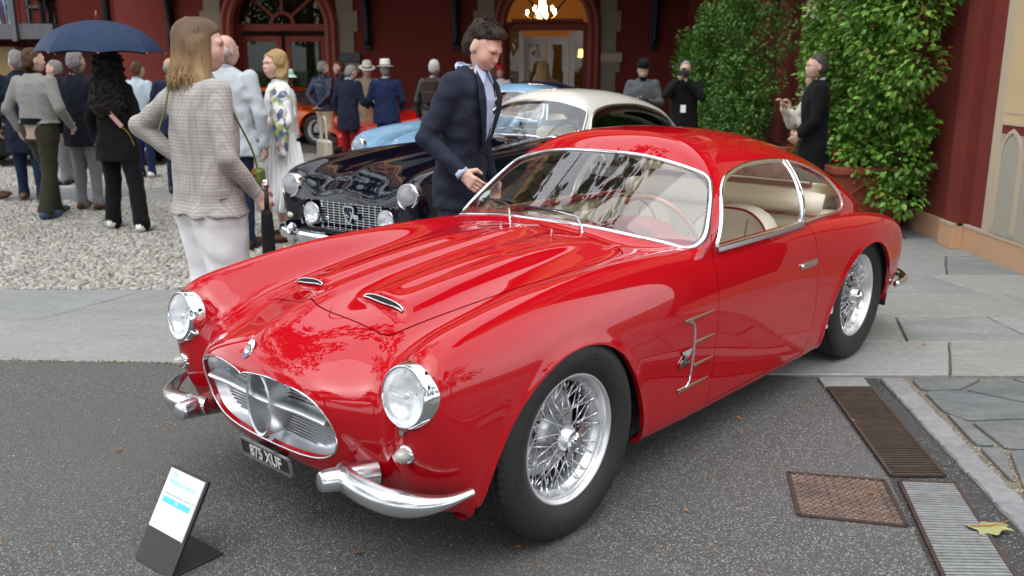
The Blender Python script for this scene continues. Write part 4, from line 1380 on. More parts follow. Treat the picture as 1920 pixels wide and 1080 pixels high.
def piece(name, poly, parent, m, z=0.0, th=.03, bev=.006, dz=None, tilt=.0):
    """one stone with a worn edge; poly is counter-clockwise"""
    poly = np.asarray(poly, float)
    a = 0
    for i in range(len(poly)): a += poly[i - 1][0] * poly[i][1] - poly[i][0] * poly[i - 1][1]
    if a < 0: poly = poly[::-1]
    c = poly.mean(0)
    n = len(poly)
    P = poly - c
    ins = P * (1 - bev / (np.linalg.norm(P, axis=1, keepdims=True) + 1e-9))
    tx, ty = random.uniform(-tilt, tilt), random.uniform(-tilt, tilt)
    V = [(x, y, -th) for x, y in P] + [(x, y, -bev + x * tx + y * ty) for x, y in P] + [(x, y, x * tx + y * ty) for x, y in ins]
    F = []
    for k in (0, 1):
        for i in range(n):
            j = (i + 1) % n
            F.append((k * n + i, k * n + j, (k + 1) * n + j, (k + 1) * n + i))
    F.append(tuple(2 * n + i for i in range(n)))
    o = link(name, mk_mesh(name, V, F, m, smooth=False), parent, (c[0], c[1], z + (dz if dz is not None else random.uniform(-.002, .002))))
    return o
def wob(pts, amp=.006, sub=4):
    out = []
    for i in range(len(pts)):
        a, b = np.array(pts[i]), np.array(pts[(i + 1) % len(pts)])
        for k in range(sub):
            t = k / sub
            p = a * (1 - t) + b * t
            if k: p = p + np.array([random.uniform(-amp, amp), random.uniform(-amp, amp)])
            out.append(p)
    return out
def clip_half(poly, p, n):
    out = []
    for i in range(len(poly)):
        a, b = poly[i], poly[(i + 1) % len(poly)]
        da, db = (a - p) @ n, (b - p) @ n
        if da <= 0: out.append(a)
        if (da < 0 < db) or (db < 0 < da): out.append(a + (b - a) * da / (da - db))
    return out
def row_slabs(y0f, y1f, x0, x1, wmin, wmax, parent, m, gap=.008, skew=.25, z=0.0):
    x = x0; sk0 = 0
    while x < x1 - .1:
        w = min(random.uniform(wmin, wmax), x1 - x)
        sk1 = random.uniform(-skew, skew) if x + w < x1 - .1 else 0
        a, b = x + gap, x + w - gap
        ym0, ym1 = y0f, y1f
        p = [(a - sk0, ym0(a - sk0) + gap), (b - sk1, ym0(b - sk1) + gap), (b + sk1, ym1(b + sk1) - gap), (a + sk0, ym1(a + sk0) - gap)]
        piece('slab', wob(p, .004, 5), parent, m, z, tilt=.0015)
        x += w; sk0 = sk1
front = lambda x: 4.590 + (x + 1.8) * (-.061) if x < 1.4 else 4.392
lin = lambda v: (lambda x: v)
# left apron, two courses
row_slabs(front, lin(5.42), -5.6, 0.2, .8, 1.7, PAVE, M_SLAB, .006, .22)
row_slabs(lin(5.42), lin(6.24), -6.2, 0.2, .9, 1.8, PAVE, M_SLAB, .006, .2)
# right court, courses to the wall
rows = [None, 4.98, 5.52, 6.10, 6.72, 7.42, 8.2, 9.2, 10.3, 11.6, 13.0, 15.0, 17.5, 20.5]
for i in range(1, len(rows)):
    y0 = front if i == 1 else lin(rows[i - 1])
    row_slabs(y0, lin(rows[i]), .2 if i < 4 else 1.5, 3.95, .55, 1.5, PAVE, M_SLAB, .007, .18)
# crossing strip through the cobbles
row_slabs(lin(10.75), lin(11.75), -13, 1.4, .9, 1.6, PAVE, M_SLAB, .007, .05)
# crazy paving
seeds = [np.array((x + random.uniform(-.17, .17), y + random.uniform(-.14, .14))) for x in np.arange(1.75, 5.0, .44) for y in np.arange(.6, 4.6, .38)]
REG = [np.array(p) for p in ((2.00, .9), (5.0, .9), (5.0, 4.345), (2.03, 4.345), (1.95, 3.5), (1.86, 2.6), (1.82, 1.9))]
fl = 0
for s in seeds:
    poly = [np.array(p, float) for p in ((s[0] - 1, s[1] - 1), (s[0] + 1, s[1] - 1), (s[0] + 1, s[1] + 1), (s[0] - 1, s[1] + 1))]
    for o_ in seeds:
        d = o_ - s; L = np.linalg.norm(d)
        if 0 < L < 1.4:
            poly = clip_half(poly, s + d * .5 - d / L * .011, d / L)
            if len(poly) < 3: break
    if len(poly) < 3: continue
    for i in range(len(REG)):
        a, b = REG[i], REG[(i + 1) % len(REG)]
        e_ = b - a; nrm = np.array((e_[1], -e_[0])); nrm /= np.linalg.norm(nrm)
        poly = clip_half(poly, a, nrm)
        if len(poly) < 3: break
    if len(poly) < 3: continue
    q = rounded_poly(poly, .035, 2)
    q = [p + np.array([random.uniform(-.004, .004), random.uniform(-.004, .004)]) for p in q]
    piece('flagstone', q, FLAGP, M_FLAG, .004, .02, .005, tilt=.004); fl += 1
# kerb blocks
kp = catmull([(1.64, 1.3), (1.70, 2.0), (1.785, 2.74), (1.855, 3.5), (1.935, 4.34)], 3)
KERB = tag(thing('kerb', 'pale granite kerb strip between drain gutter and slate flagstones', 'kerb', (0, 0, 0)))
for i in range(len(kp) - 1):
    a, b = kp[i], kp[i + 1]
    d = (b - a) / np.linalg.norm(b - a); n_ = np.array((-d[1], d[0]))
    a2, b2 = a + d * .004, b - d * .004
    piece('kerb_stone', wob([a2 - n_ * .055, b2 - n_ * .055, b2 + n_ * .055, a2 + n_ * .055], .006, 4), KERB, M_KERB, .008, .04, .008, tilt=.006)

# ---- drain grates and the manhole cover
def grate(name, label, corners, nb, mframe, mbar, group=None, z=.001):
    c = [np.array(p) for p in corners]        # far-left, far-right, near-right, near-left
    o = sum(c) / 4
    t_ = thing(name, label, 'grate', (o[0], o[1], z), 0, group)
    c = [p - o for p in c]
    pit = MB(); pit.add([(*p, -.0035) for p in c], [(0, 3, 2, 1)]); pit.build('pit', M_BLACK, t_)
    for i in range(4):
        a, b = c[i], c[(i + 1) % 4]
        MB().sweep([(*a, 0), (*b, 0)], [(0, 0, 1)] * 2, [(-.007, -.003), (.007, -.003), (.007, .006), (-.007, .006)]).build('frame_bar', mframe, t_)
    for k in range(nb):
        t = (k + .5) / nb
        a = c[0] * (1 - t) + c[3] * t; b = c[1] * (1 - t) + c[2] * t
        a, b = a + (b - a) * .035, b + (a - b) * .035
        MB().sweep([(*a, 0), (*b, 0)], [(0, 0, 1)] * 2, [(-.0072, -.003), (.0072, -.003), (.0066, .004), (-.0066, .004)]).build('bar', mbar, t_)
    return t_
grate('drain_grate', 'dark rusty slotted drain grate beside the car, farther of two grates', [(1.565, 4.20), (1.775, 4.20), (1.682, 3.215), (1.475, 3.215)], 44, M_IRONDK, M_IRONDK, 'gutter drain grates')
grate('drain_grate', 'grey galvanised slotted drain grate at bottom right corner, nearer of two', [(1.484, 3.165), (1.688, 3.145), (1.53, 2.30), (1.30, 2.30)], 46, M_IRONDK, M_GALV, 'gutter drain grates')
piece('gutter_slab', [(1.555, 4.225), (1.785, 4.225), (1.80, 4.36), (1.565, 4.36)], GUT, M_SLAB, .001, .02, .004)
mc = [np.array(p) for p in ((1.08, 3.24), (1.425, 3.17), (1.365, 2.815), (1.015, 2.895))]
mo = sum(mc) / 4; mc = [p - mo for p in mc]
MH = thing('manhole_cover', 'square rusty brown iron manhole cover with waffle pattern in the asphalt', 'manhole cover', (mo[0], mo[1], .002))
b = MB(); b.prism([tuple(p) for p in mc], -.02, .0); b.build('cover_plate', mat('rust_pit', (.13, .092, .075), .8, noise=(9, (.06, .045, .04), .22)), MH)
for i in range(4):
    a, c2 = mc[i], mc[(i + 1) % 4]
    MB().sweep([(*a, 0), (*c2, 0)], [(0, 0, 1)] * 2, [(-.008, -.01), (.008, -.01), (.008, .004), (-.008, .004)]).build('frame_bar', M_IRONDK, MH)
for k in range(1, 11):
    t = k / 11
    for (p0, p1, p2, p3) in ((mc[0], mc[1], mc[3], mc[2]), (mc[0], mc[3], mc[1], mc[2])):
        a = p0 * (1 - t) + p1 * t; c2 = p2 * (1 - t) + p3 * t
        MB().sweep([(*a, .002), (*c2, .002)], [(0, 0, 1)] * 2, [(-.0052, -.003), (.0052, -.003), (.0042, .0008), (-.0042, .0008)]).build('rib', M_RUST, MH)

# ---- river cobbles
def cobble_mat():
    m = bpy.data.materials.new('cobble_stone'); m.use_nodes = True; t = m.node_tree; b = t.nodes['Principled BSDF']
    ge = nd(t, 'ShaderNodeNewGeometry'); oi = nd(t, 'ShaderNodeObjectInfo')
    ad = nd(t, 'ShaderNodeMath', operation='ADD'); fr = nd(t, 'ShaderNodeMath', operation='FRACT')
    t.links.new(ge.outputs['Random Per Island'], ad.inputs[0]); t.links.new(oi.outputs['Random'], ad.inputs[1]); t.links.new(ad.outputs[0], fr.inputs[0])
    cr = nd(t, 'ShaderNodeValToRGB'); els = cr.color_ramp.elements
    cols = [(.21, .20, .18), (.36, .35, .325), (.28, .235, .19), (.45, .44, .41), (.32, .295, .25), (.24, .238, .23), (.48, .455, .40), (.35, .325, .29)]
    while len(els) < len(cols): els.new(.5)
    for i, c in enumerate(cols): els[i].position = i / 7; els[i].color = (*c, 1)
    t.links.new(fr.outputs[0], cr.inputs[0])
    n = nd(t, 'ShaderNodeTexNoise'); n.inputs['Scale'].default_value = 45; n.inputs['Detail'].default_value = 5
    t.links.new(ge.outputs['Position'], n.inputs['Vector'])
    r = nd(t, 'ShaderNodeMapRange'); r.inputs['From Min'].default_value = .3; r.inputs['From Max'].default_value = .7; r.inputs['To Min'].default_value = .75; r.inputs['To Max'].default_value = 1.2
    t.links.new(n.outputs['Fac'], r.inputs['Value'])
    mx = nd(t, 'ShaderNodeMix', data_type='RGBA', blend_type='MULTIPLY'); mx.inputs['Factor'].default_value = 1
    t.links.new(cr.outputs[0], mx.inputs['A']); t.links.new(r.outputs[0], mx.inputs['B']); t.links.new(mx.outputs['Result'], b.inputs['Base Color'])
    b.inputs['Roughness'].default_value = .65
    return m
M_COB = cobble_mat()
def pebble(n=7):
    V, F = [], []
    for (r_, h) in ((1.0, -.55), (1.0, -.05), (.82, .45), (.42, .80)):
        for k in range(n):
            a = 2 * math.pi * k / n + (h * .3)
            V.append((r_ * math.cos(a) * (1 + .10 * math.sin(2.3 * k)), r_ * math.sin(a) * (1 + .08 * math.cos(1.7 * k)), h))
    V.append((0, 0, .88))
    for j in range(3):
        for k in range(n):
            F.append((j * n + k, j * n + (k + 1) % n, (j + 1) * n + (k + 1) % n, (j + 1) * n + k))
    for k in range(n): F.append((3 * n + k, 3 * n + (k + 1) % n, 4 * n))
    return np.array(V), F
COB = sheet('cobbled_court', [(-60, 6.26), (1.5, 6.26), (1.5, 40), (-60, 40)], -.014, speckle('cobble_joint', (.22, .20, .165), (.08, .07, .055), (.42, .38, .32), 30, .5, .9, .012))
PV, PF = pebble()
spots = []
y = 6.30
while y < 16.8:
    st = .043 if y < 9 else .054
    x = -.62 * y - .3
    xr = -.16 * y if y < 8 else min(1.3, -.10 * y + .8)
    while x < xr:
        px, py = x + random.uniform(-.02, .02), y + random.uniform(-.02, .02)
        if not (10.70 < py < 11.80) and not (.2 < px and py < 6.3):
            spots.append((px, py, st))
        x += st
    y += st * .9
near = sorted(spots, key=lambda q: q[1])
vis = [q for q in near if q[0] < -.33 * q[1] - .15]
n300 = vis[:290]; ids = set(id(q) for q in n300)
PEB = mk_mesh('cobble', PV, PF, M_COB, smooth=True)
for (px, py, st) in n300:
    link('cobble', PEB, COB, (px, py, random.uniform(-.016, -.006)), (random.uniform(-.2, .2), random.uniform(-.2, .2), random.uniform(0, 6.28)), (st * random.uniform(.38, .82), st * random.uniform(.32, .58), st * random.uniform(.28, .42)))
rest = [q for q in near if id(q) not in ids]
k = len(rest)
A = rng.uniform(0, 6.28, k); sc = np.array([q[2] for q in rest])
sx, sy, sz = sc * rng.uniform(.36, .82, k), sc * rng.uniform(.32, .58, k), sc * rng.uniform(.28, .42, k)
ca, sa = np.cos(A), np.sin(A)
bx, by, bz = PV[:, 0][None] * sx[:, None], PV[:, 1][None] * sy[:, None], PV[:, 2][None] * sz[:, None]
tl = rng.uniform(-.2, .2, k)[:, None]
bz = bz + bx * tl
VX = bx * ca[:, None] - by * sa[:, None] + np.array([q[0] for q in rest])[:, None]
VY = bx * sa[:, None] + by * ca[:, None] + np.array([q[1] for q in rest])[:, None]
VZ = bz + rng.uniform(-.016, -.006, k)[:, None]
VV = np.stack([VX, VY, VZ], -1).reshape(-1, 3)
lens = np.array([len(f) for f in PF]); flat = np.concatenate([np.array(f) for f in PF])
F4 = np.array([f for f in PF if len(f) == 4]); F3 = np.array([f for f in PF if len(f) == 3])
off = (np.arange(k) * len(PV))[:, None, None]
FF = [tuple(f) for f in (F4[None] + off).reshape(-1, 4).tolist()] + [tuple(f) for f in (F3[None] + off).reshape(-1, 3).tolist()]
o = link('cobbles', mk_mesh('cobbles', VV, FF, M_COB, smooth=True), COB)
tag(o, kind='stuff')

# ---- fallen leaves and weeds
def leaf_shape(L, W, jag=0):
    pts = []
    for t in np.linspace(0, 1, 9):
        pts.append((L * (t - .5), W * math.sin(math.pi * t ** .8) * .5 * (1 + (jag if int(t * 8) % 2 else -jag))))
    pts += [(x, -y) for x, y in pts[::-1][1:-1]]
    return pts
M_LEAFY = mat('fallen_leaf_green', (.25, .27, .12), .6, noise=(30, (.30, .27, .11), .2))
M_LEAFO = mat('fallen_leaf_orange', (.36, .12, .02), .7, vary=.4)
lf = thing('fallen_leaf', 'large pale green fallen leaf lying on the grey drain grate', 'leaf', (1.635, 2.785, .012), .1, 'fallen leaves')
lf.scale = (.85, .85, .85)
lob = catmull([(-.085, .01), (-.075, .045), (-.035, .035), (0, .062), (.03, .035), (.075, .04), (.085, .012), (.06, -.01), (.085, -.03), (.03, -.03), (0, -.05), (-.03, -.028), (-.07, -.04), (-.06, -.01)], 3, True)
V = [(x, y, .006 * math.sin(x * 40) + .004 * math.cos(y * 50)) for x, y in lob] + [(0, 0, .008)]
n = len(lob)
link('blade', mk_mesh('blade', V, [(i, (i + 1) % n, n) for i in range(n)], M_LEAFY), lf)
MB().tube([(-.08, .01, .01), (0, 0, .012), (.11, .03, .016)], .002, 5).build('stalk', M_LEAFO, lf)
places = [((W_), l) for W_, l in (((.02, 2.66), 'on the asphalt below the front wheel'), ((-.5, 2.63), 'on the asphalt under the left bumper'), ((-1.62, 3.44), 'on the asphalt left of the display sign'),
          ((1.02, 3.78), 'on the asphalt near the door'), ((.99, 3.62), 'on asphalt beside another leaf'), ((.55, 3.7), 'under the door sill'), ((1.33, 3.05), 'on the manhole cover'), ((.62, 2.92), 'on the asphalt right of the front tyre'),
          ((1.52, 3.75), 'along the dark grate edge'), ((2.35, 4.9), 'on the slab by the rear tyre'), ((3.3, 8.1), 'at the foot of the planter'), ((3.5, 7.9), 'by the wall skirting'))]
LEAFM = MB(); _l = leaf_shape(.035, .013); LEAFM.add([(x, y, .003 * math.cos(x * 90)) for x, y in _l], [tuple(range(len(_l)))]); LEAFM = LEAFM.mesh('fallen_leaf', M_LEAFO)
for (xy, l) in places:
    o = link('fallen_leaf', LEAFM, None, (xy[0], xy[1], .012 if xy[0] < 1.2 else .014), (0, .1, random.uniform(0, 6.28)), (random.uniform(.7, 1.2),) * 3)
    tag(o, 'small orange fallen leaf ' + l, 'leaf', 'fallen leaves')
# grit and leaf litter scattered on the asphalt
for nm_, m_, k_, sz in (('grit', mat('pale_grit', (.42, .38, .32), .8), 420, .0035), ('leaf_litter', mat('litter_brown', (.24, .11, .04), .8), 160, .007)):
    b = MB()
    for i in range(k_):
        x, y = random.uniform(-3.2, 1.4), random.uniform(2.3, 4.35)
        r_ = sz * random.uniform(.5, 1.6); a = random.uniform(0, 3.1)
        b.add([(x + r_ * math.cos(a + q) * (1 if q_ % 2 else .6), y + r_ * math.sin(a + q) * (1 if q_ % 2 else .6), .002) for q_, q in enumerate((0, 1.57, 3.14, 4.71))] + [(x, y, .002 + r_ * .5)], [(0, 1, 4), (1, 2, 4), (2, 3, 4), (3, 0, 4)])
    tag(b.build(nm_, m_), {'grit': 'fine pale grit scattered over the asphalt', 'leaf_litter': 'crumbs of brown leaf litter scattered over the asphalt'}[nm_], {'grit': 'grit', 'leaf_litter': 'leaf litter'}[nm_], None, 'stuff')
# moss along the asphalt edge
b = MB()
for i in range(260):
    x = random.uniform(-4.4, -1.1); y = front(x) - .012 + random.uniform(-.014, .012)
    h = random.uniform(.004, .014)
    b.add([(x - .007, y, .0), (x + .007, y, .0), (x + random.uniform(-.01, .01), y + random.uniform(-.006, .006), h)], [(0, 1, 2)])
tag(b.build('moss', mat('moss', (.10, .12, .025), .9, noise=(40, (.16, .12, .05), .3))), 'thin moss and weeds in the joint between asphalt and slabs', 'moss', None, 'stuff')

# ================================================================ buildings
M_STUC = mat('red_stucco', (.185, .026, .017), .9, noise=(.9, (.135, .019, .013), .35), bump=(70, .25, .004))
M_STUC2 = mat('terracotta_trim', (.27, .055, .032), .7, noise=(2.5, (.22, .042, .026), .35), bump=(60, .2, .003))
M_QUOIN = mat('quoin_stone', (.30, .25, .19), .85, noise=(2.2, (.25, .21, .16), .35), bump=(50, .25, .004))
M_CREAMW = mat('cream_stone', (.50, .42, .31), .85, noise=(2.2, (.42, .35, .26), .35), bump=(50, .25, .004))
M_OCHRE = mat('ochre_stucco', (.55, .34, .15), .9, noise=(.8, (.48, .28, .12), .35), bump=(50, .2, .004))
M_TAN = mat('tan_fresco', (.56, .42, .24), .85, noise=(3, (.50, .37, .20), .35))
M_GREYF = mat('grey_fresco', (.36, .335, .27), .85, noise=(3, (.32, .30, .245), .35))
M_SKIRT = mat('skirting_stone', (.56, .33, .19), .75, noise=(2.5, (.49, .30, .18), .35), bump=(60, .25, .003))
M_WHITEP = mat('white_paint', (.68, .66, .61), .5, noise=(4, (.60, .58, .53), .35))
M_SHUT = mat('shutter_red', (.16, .028, .02), .6)
M_IRON = mat('black_iron', (.018, .018, .02), .5, .5)
M_GREYST = mat('grey_steel', (.10, .105, .11), .5, .4, noise=(6, (.07, .07, .075), .3))
M_PANE = glass('building_glass', (.50, .56, .50), .0)
M_CURT = mat('net_curtain', (.34, .36, .28), .9, noise=(30, (.32, .33, .27), .3))
M_TILE = mat('floor_tile', (.30, .22, .15), .4)
M_WARM = mat('warm_plaster', (.60, .36, .14), .8)

V0 = 17.0
VIL = thing('villa', 'dark red villa at the back with arched glass doors and iron bracketed canopy', 'building', (0, 21.0, -.362))
VIL.scale = (1.235, 1.235, 1.235)
def part(name, m, parent, fn, **k):
    b = MB(); fn(b); return b.build(name, m, parent, **k)
def arch_pts(cx, z0, r, n=20, a0=0, a1=math.pi):
    return [(cx + r * math.cos(a), z0 + r * math.sin(a)) for a in np.linspace(a0, a1, n)]
def vwall(x0, x1, z0, z1, y0=0, y1=.45, m=M_STUC, name='wall'):
    return part(name, m, VIL, lambda b: b.box(((x0 + x1) / 2, (y0 + y1) / 2, (z0 + z1) / 2), (x1 - x0, y1 - y0, z1 - z0)))
ARCHES = [(-4.235, .93, 2.24), (.640, .84, 2.27)]
TOP = 4.3
edges = [-7.2, -4.235 - .93, -4.235 + .93, .64 - .84, .64 + .84, 4.4]
vwall(edges[0], edges[1], 0, TOP); vwall(edges[2], edges[3], 0, TOP); vwall(edges[4], edges[5], 0, TOP)
for cx, r, zs in ARCHES:
    poly = [(cx - r, TOP), (cx - r, zs)] + arch_pts(cx, zs, r, 24, math.pi, 0) + [(cx + r, TOP)]
    part('wall', M_STUC, VIL, lambda b: b.prism(poly, .002, .448, 'xz'))
    # moulded surround
    path = [(cx - r, -.02, .05)] + [(cx - r, -.02, z) for z in np.linspace(.3, zs, 4)] + [(x, -.02, z) for x, z in arch_pts(cx, zs, r, 24, math.pi, 0)][1:] + [(cx + r, -.02, z) for z in np.linspace(zs - .3, .05, 4)]
    part('arch_moulding', M_STUC2, VIL, lambda b: b.sweep(path, [(0, -1, 0)] * len(path), [(-.14, -.03), (.10, -.03), (.10, .02), (.04, .06), (-.02, .04), (-.08, .07), (-.14, .03)]), auto=40)
    # cream quoin strips either side
    for sd in (-1, 1):
        for kq in range(12):
            w = .30 if kq % 2 else .38
            if cx < 0 and sd < 0 and kq > 30: continue
            part('quoin', M_QUOIN, VIL, lambda b: b.box((cx + sd * (r + .12 + w / 2), -.008 - .001 * (kq % 2), .20 + kq * .36), (w, .03, .358), bev=.002))
        part('impost', M_GREYST if cx < 0 else M_CREAMW, VIL, lambda b: b.box((cx + sd * (r + .34), -.03, 1.72), (.40, .05, .16), bev=.01))
# left glazed doors with fanlight
cx, r, zs = ARCHES[0]
FR = M_STUC2
dl = bpy.data.objects.new('glazed_door', None); COL.objects.link(dl); dl.parent = VIL
for (x0, x1) in ((cx - .78, cx - .04), (cx + .04, cx + .78)):
    e = bpy.data.objects.new('door_leaf', None); COL.objects.link(e); e.parent = VIL
    for (a, b_) in (((x0 + .045), .09), ((x1 - .045), .09)):
        part('stile', FR, e, lambda b: b.box((a, .26, 1.06), (b_, .06, 2.08)))
    for zz, h in ((.14, .28), (2.06, .10)):
        part('rail', FR, e, lambda b: b.box(((x0 + x1) / 2, .26, zz), (x1 - x0 - .18, .056, h)))
    part('pane', M_PANE, e, lambda b: b.box(((x0 + x1) / 2, .26, 1.145), (x1 - x0 - .18, .006, 1.73)))
    part('curtain', M_CURT, e, lambda b: b.add([(x0 + .08 + (x1 - x0 - .16) * t, .40 + .02 * math.sin(t * 60), z) for z in (.2, 2.1) for t in np.linspace(0, 1, 61)], [(i, i + 1, 62 + i, 61 + i) for i in range(60)]), smooth=True)
for sd in (-1, 1):
    part('door_jamb', FR, VIL, lambda b: b.box((cx + sd * .855, .24, zs / 2), (.15, .12, zs)))
part('transom', FR, VIL, lambda b: b.box((cx, .24, zs + .02), (2 * r, .14, .12)))
fanp = arch_pts(cx, zs + .08, r - .06, 24)
part('fanlight_frame', FR, VIL, lambda b: b.sweep([(x, .25, z) for x, z in fanp], [(0, -1, 0)] * 24, [(-.06, -.03), (.06, -.03), (.06, .03), (-.06, .03)]))
part('fanlight_hub', FR, VIL, lambda b: b.sweep([(x, .25, z) for x, z in arch_pts(cx, zs + .08, .20, 14)], [(0, -1, 0)] * 14, [(-.03, -.025), (.03, -.025), (.03, .025), (-.03, .025)]))
for a in (R(40), R(90), R(140)):
    part('fanlight_bar', FR, VIL, lambda b: b.sweep([(cx + .2 * math.cos(a), .25, zs + .08 + .2 * math.sin(a)), (cx + (r - .1) * math.cos(a), .25, zs + .08 + (r - .1) * math.sin(a))], [(0, -1, 0)] * 2, [(-.025, -.02), (.025, -.02), (.025, .02), (-.025, .02)]))
part('fanlight_pane', M_PANE, VIL, lambda b: b.prism(fanp, .255, .261, 'xz'))
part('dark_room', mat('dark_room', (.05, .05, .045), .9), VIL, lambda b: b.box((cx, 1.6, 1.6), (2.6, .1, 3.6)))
# right entrance: lit hall, white glazed doors
cx, r, zs = ARCHES[1]
for sd in (-1, 1):
    part('entrance_jamb', FR, VIL, lambda b: b.box((cx + sd * .76, .22, zs / 2), (.16, .16, zs)))
part('entrance_transom', FR, VIL, lambda b: b.box((cx, .18, zs + .01), (2 * r, .26, .14)))
part('entrance_cornice', FR, VIL, lambda b: b.box((cx, .02, zs + .10), (1.30, .24, .06), bev=.01))
for (x0, x1) in ((cx - .68, cx - .50), (cx + .50, cx + .68)):
    part('side_pane', M_PANE, VIL, lambda b: b.box(((x0 + x1) / 2, .24, 1.12), (x1 - x0, .006, 2.2)))
for xx in (-.47, .47):
    part('entrance_post', M_WHITEP, VIL, lambda b: b.box((cx + xx, .20, 1.1), (.09, .12, 2.16)))
for (x0, x1) in ((cx - .42, cx - .01), (cx + .01, cx + .42)):
    e = bpy.data.objects.new('entrance_door', None); COL.objects.link(e); e.parent = VIL
    for a in (x0 + .05, x1 - .05): part('stile', M_WHITEP, e, lambda b: b.box((a, .34, 1.06), (.10, .05, 2.08)))
    for zz, h in ((.25, .5), (2.03, .14)): part('rail', M_WHITEP, e, lambda b: b.box(((x0 + x1) / 2, .34, zz), (x1 - x0 - .2, .046, h)))
    part('pane', M_PANE, e, lambda b: b.box(((x0 + x1) / 2, .34, 1.23), (x1 - x0 - .2, .006, 1.46)))
part('hall', M_WARM, VIL, lambda b: (b.box((cx, 4.0, 1.7), (3.2, .1, 3.6)), b.box((cx - 1.6, 2.2, 1.7), (.1, 3.6, 3.6)), b.box((cx + 1.6, 2.2, 1.7), (.1, 3.6, 3.6)), b.box((cx, 2.2, 3.5), (3.2, 3.6, .1))))
part('hall_floor', M_TILE, VIL, lambda b: b.box((cx, 2.2, -.0), (3.2, 3.5, .04)))
fanp2 = arch_pts(cx, zs + .08, r - .04, 24)
part('fanlight_frame', FR, VIL, lambda b: b.sweep([(x, .20, z) for x, z in fanp2], [(0, -1, 0)] * 24, [(-.04, -.03), (.04, -.03), (.04, .03), (-.04, .03)]))
for a in (R(50), R(130)):
    part('fanlight_bar', M_IRON, VIL, lambda b: b.sweep([(cx, .20, zs + .08), (cx + r * math.cos(a), .20, zs + .08 + r * math.sin(a))], [(0, -1, 0)] * 2, [(-.016, -.015), (.016, -.015), (.016, .015), (-.016, .015)]))
# canopy on brackets
part('canopy', M_IRONDK, VIL, lambda b: b.box((-1.4, -2.5, 4.05), (11.6, 5.0, .14)))
part('canopy_edge', M_GREYST, VIL, lambda b: b.box((-1.4, -5.03, 4.03), (11.64, .08, .34)))
for bx_ in (-6.2, -2.63, -1.02, 2.6):
    part('bracket', M_IRON, VIL, lambda b: b.tube(catmull([(bx_, -.05, 1.95), (bx_, -.10, 2.5), (bx_, -.35, 3.2), (bx_, -1.0, 3.75), (bx_, -2.6, 3.98)], 5), .055, 8), smooth=True)
    part('bracket_plate', M_IRON, VIL, lambda b: b.box((bx_, -.03, 2.6), (.14, .06, 1.5), bev=.01))
# upper storeys, seen in the paintwork
vwall(-14, 4.4, TOP, 13.5, .002, .45, M_OCHRE, 'upper_wall')
part('string_course', M_CREAMW, VIL, lambda b: b.box((-4.8, -.06, 4.5), (18.4, .14, .28)))
part('string_course', M_STUC2, VIL, lambda b: b.box((-4.8, -.05, 8.5), (18.4, .12, .4)))
part('eaves', M_STUC2, VIL, lambda b: b.box((-4.8, -.4, 13.6), (18.8, 1.2, .25)))
part('roof', M_STUC2, VIL, lambda b: b.prism([(-.9, 13.73), (6, 13.73), (2.6, 15.2)], -14.2, 4.6, 'yz'))
for zr in (5.2, 9.3):
    for xx in np.arange(-12.6, 4, 2.3):
        e = bpy.data.objects.new('window', None); COL.objects.link(e); e.parent = VIL
        part('surround', M_STUC2, e, lambda b: b.box((xx, -.02, zr + .95), (1.28, .06, 2.1)))
        part('pane', mat('dark_pane', (.03, .035, .04), .08, spec=.6), e, lambda b: b.box((xx, -.06, zr + .95), (.92, .03, 1.8)))
        for sd in (-1, 1): part('shutter', M_SHUT, e, lambda b: b.box((xx + sd * .80, -.07, zr + .95), (.46, .05, 1.85)))
        part('sill', M_CREAMW, e, lambda b: b.box((xx, -.10, zr - .06), (1.4, .18, .10)))

# chandelier
CH = thing('chandelier', 'lit gold crystal chandelier hanging in the entrance fanlight', 'chandelier', (.74, 22.85, 2.79))
CH.scale = (1.235,) * 3
M_BULB = mat('lit_bulb', (1, .8, .5), .4, emit=((1.0, .72, .38), 26.0))
M_GOLD = mat('gilt', (.70, .45, .14), .25, 1.0)
part('stem', M_GOLD, CH, lambda b: b.tube([(0, 0, .85), (0, 0, .25), (0, 0, -.14)], [.012, .03, .05], 8))
part('crystal_column', mat('crystal', (.9, .7, .4), .1, emit=((1.0, .66, .30), 2.2)), CH, lambda b: b.lathe([(.02, .42), (.06, .30), (.075, .10), (.12, .02), (.10, -.06), (.03, -.14)], n=16), smooth=False)
for k in range(10):
    a = 2 * math.pi * k / 10; r_ = .30 if k % 2 else .19
    e = bpy.data.objects.new('candle_arm', None); COL.objects.link(e); e.parent = CH
    part('arm', M_GOLD, e, lambda b: b.tube(catmull([(.03 * math.cos(a), .03 * math.sin(a), -.04), (r_ * .5 * math.cos(a), r_ * .5 * math.sin(a), -.12), (r_ * math.cos(a), r_ * math.sin(a), -.02)], 4), .008, 6), smooth=True)
    part('bulb', M_BULB, e, lambda b: b.ball((r_ * math.cos(a), r_ * math.sin(a), .05 + (.08 if k % 2 == 0 else 0)), (.024, .024, .045), 10, 6), smooth=True)
WL = thing('wall_lamp', 'small warm lit wall lamp inside the entrance right of the white doors', 'lamp', (1.64, 22.15, 1.88))
part('shade', mat('warm_shade', (1, .6, .2), .6, emit=((1.0, .55, .15), 5.0)), WL, lambda b: b.lathe([(.07, -.10), (.05, .08), (.03, .09)], n=16), smooth=True)
part('arm', M_GOLD, WL, lambda b: b.tube([(0, 0, -.1), (0, .1, -.18), (.1, .2, -.18)], .012, 6))

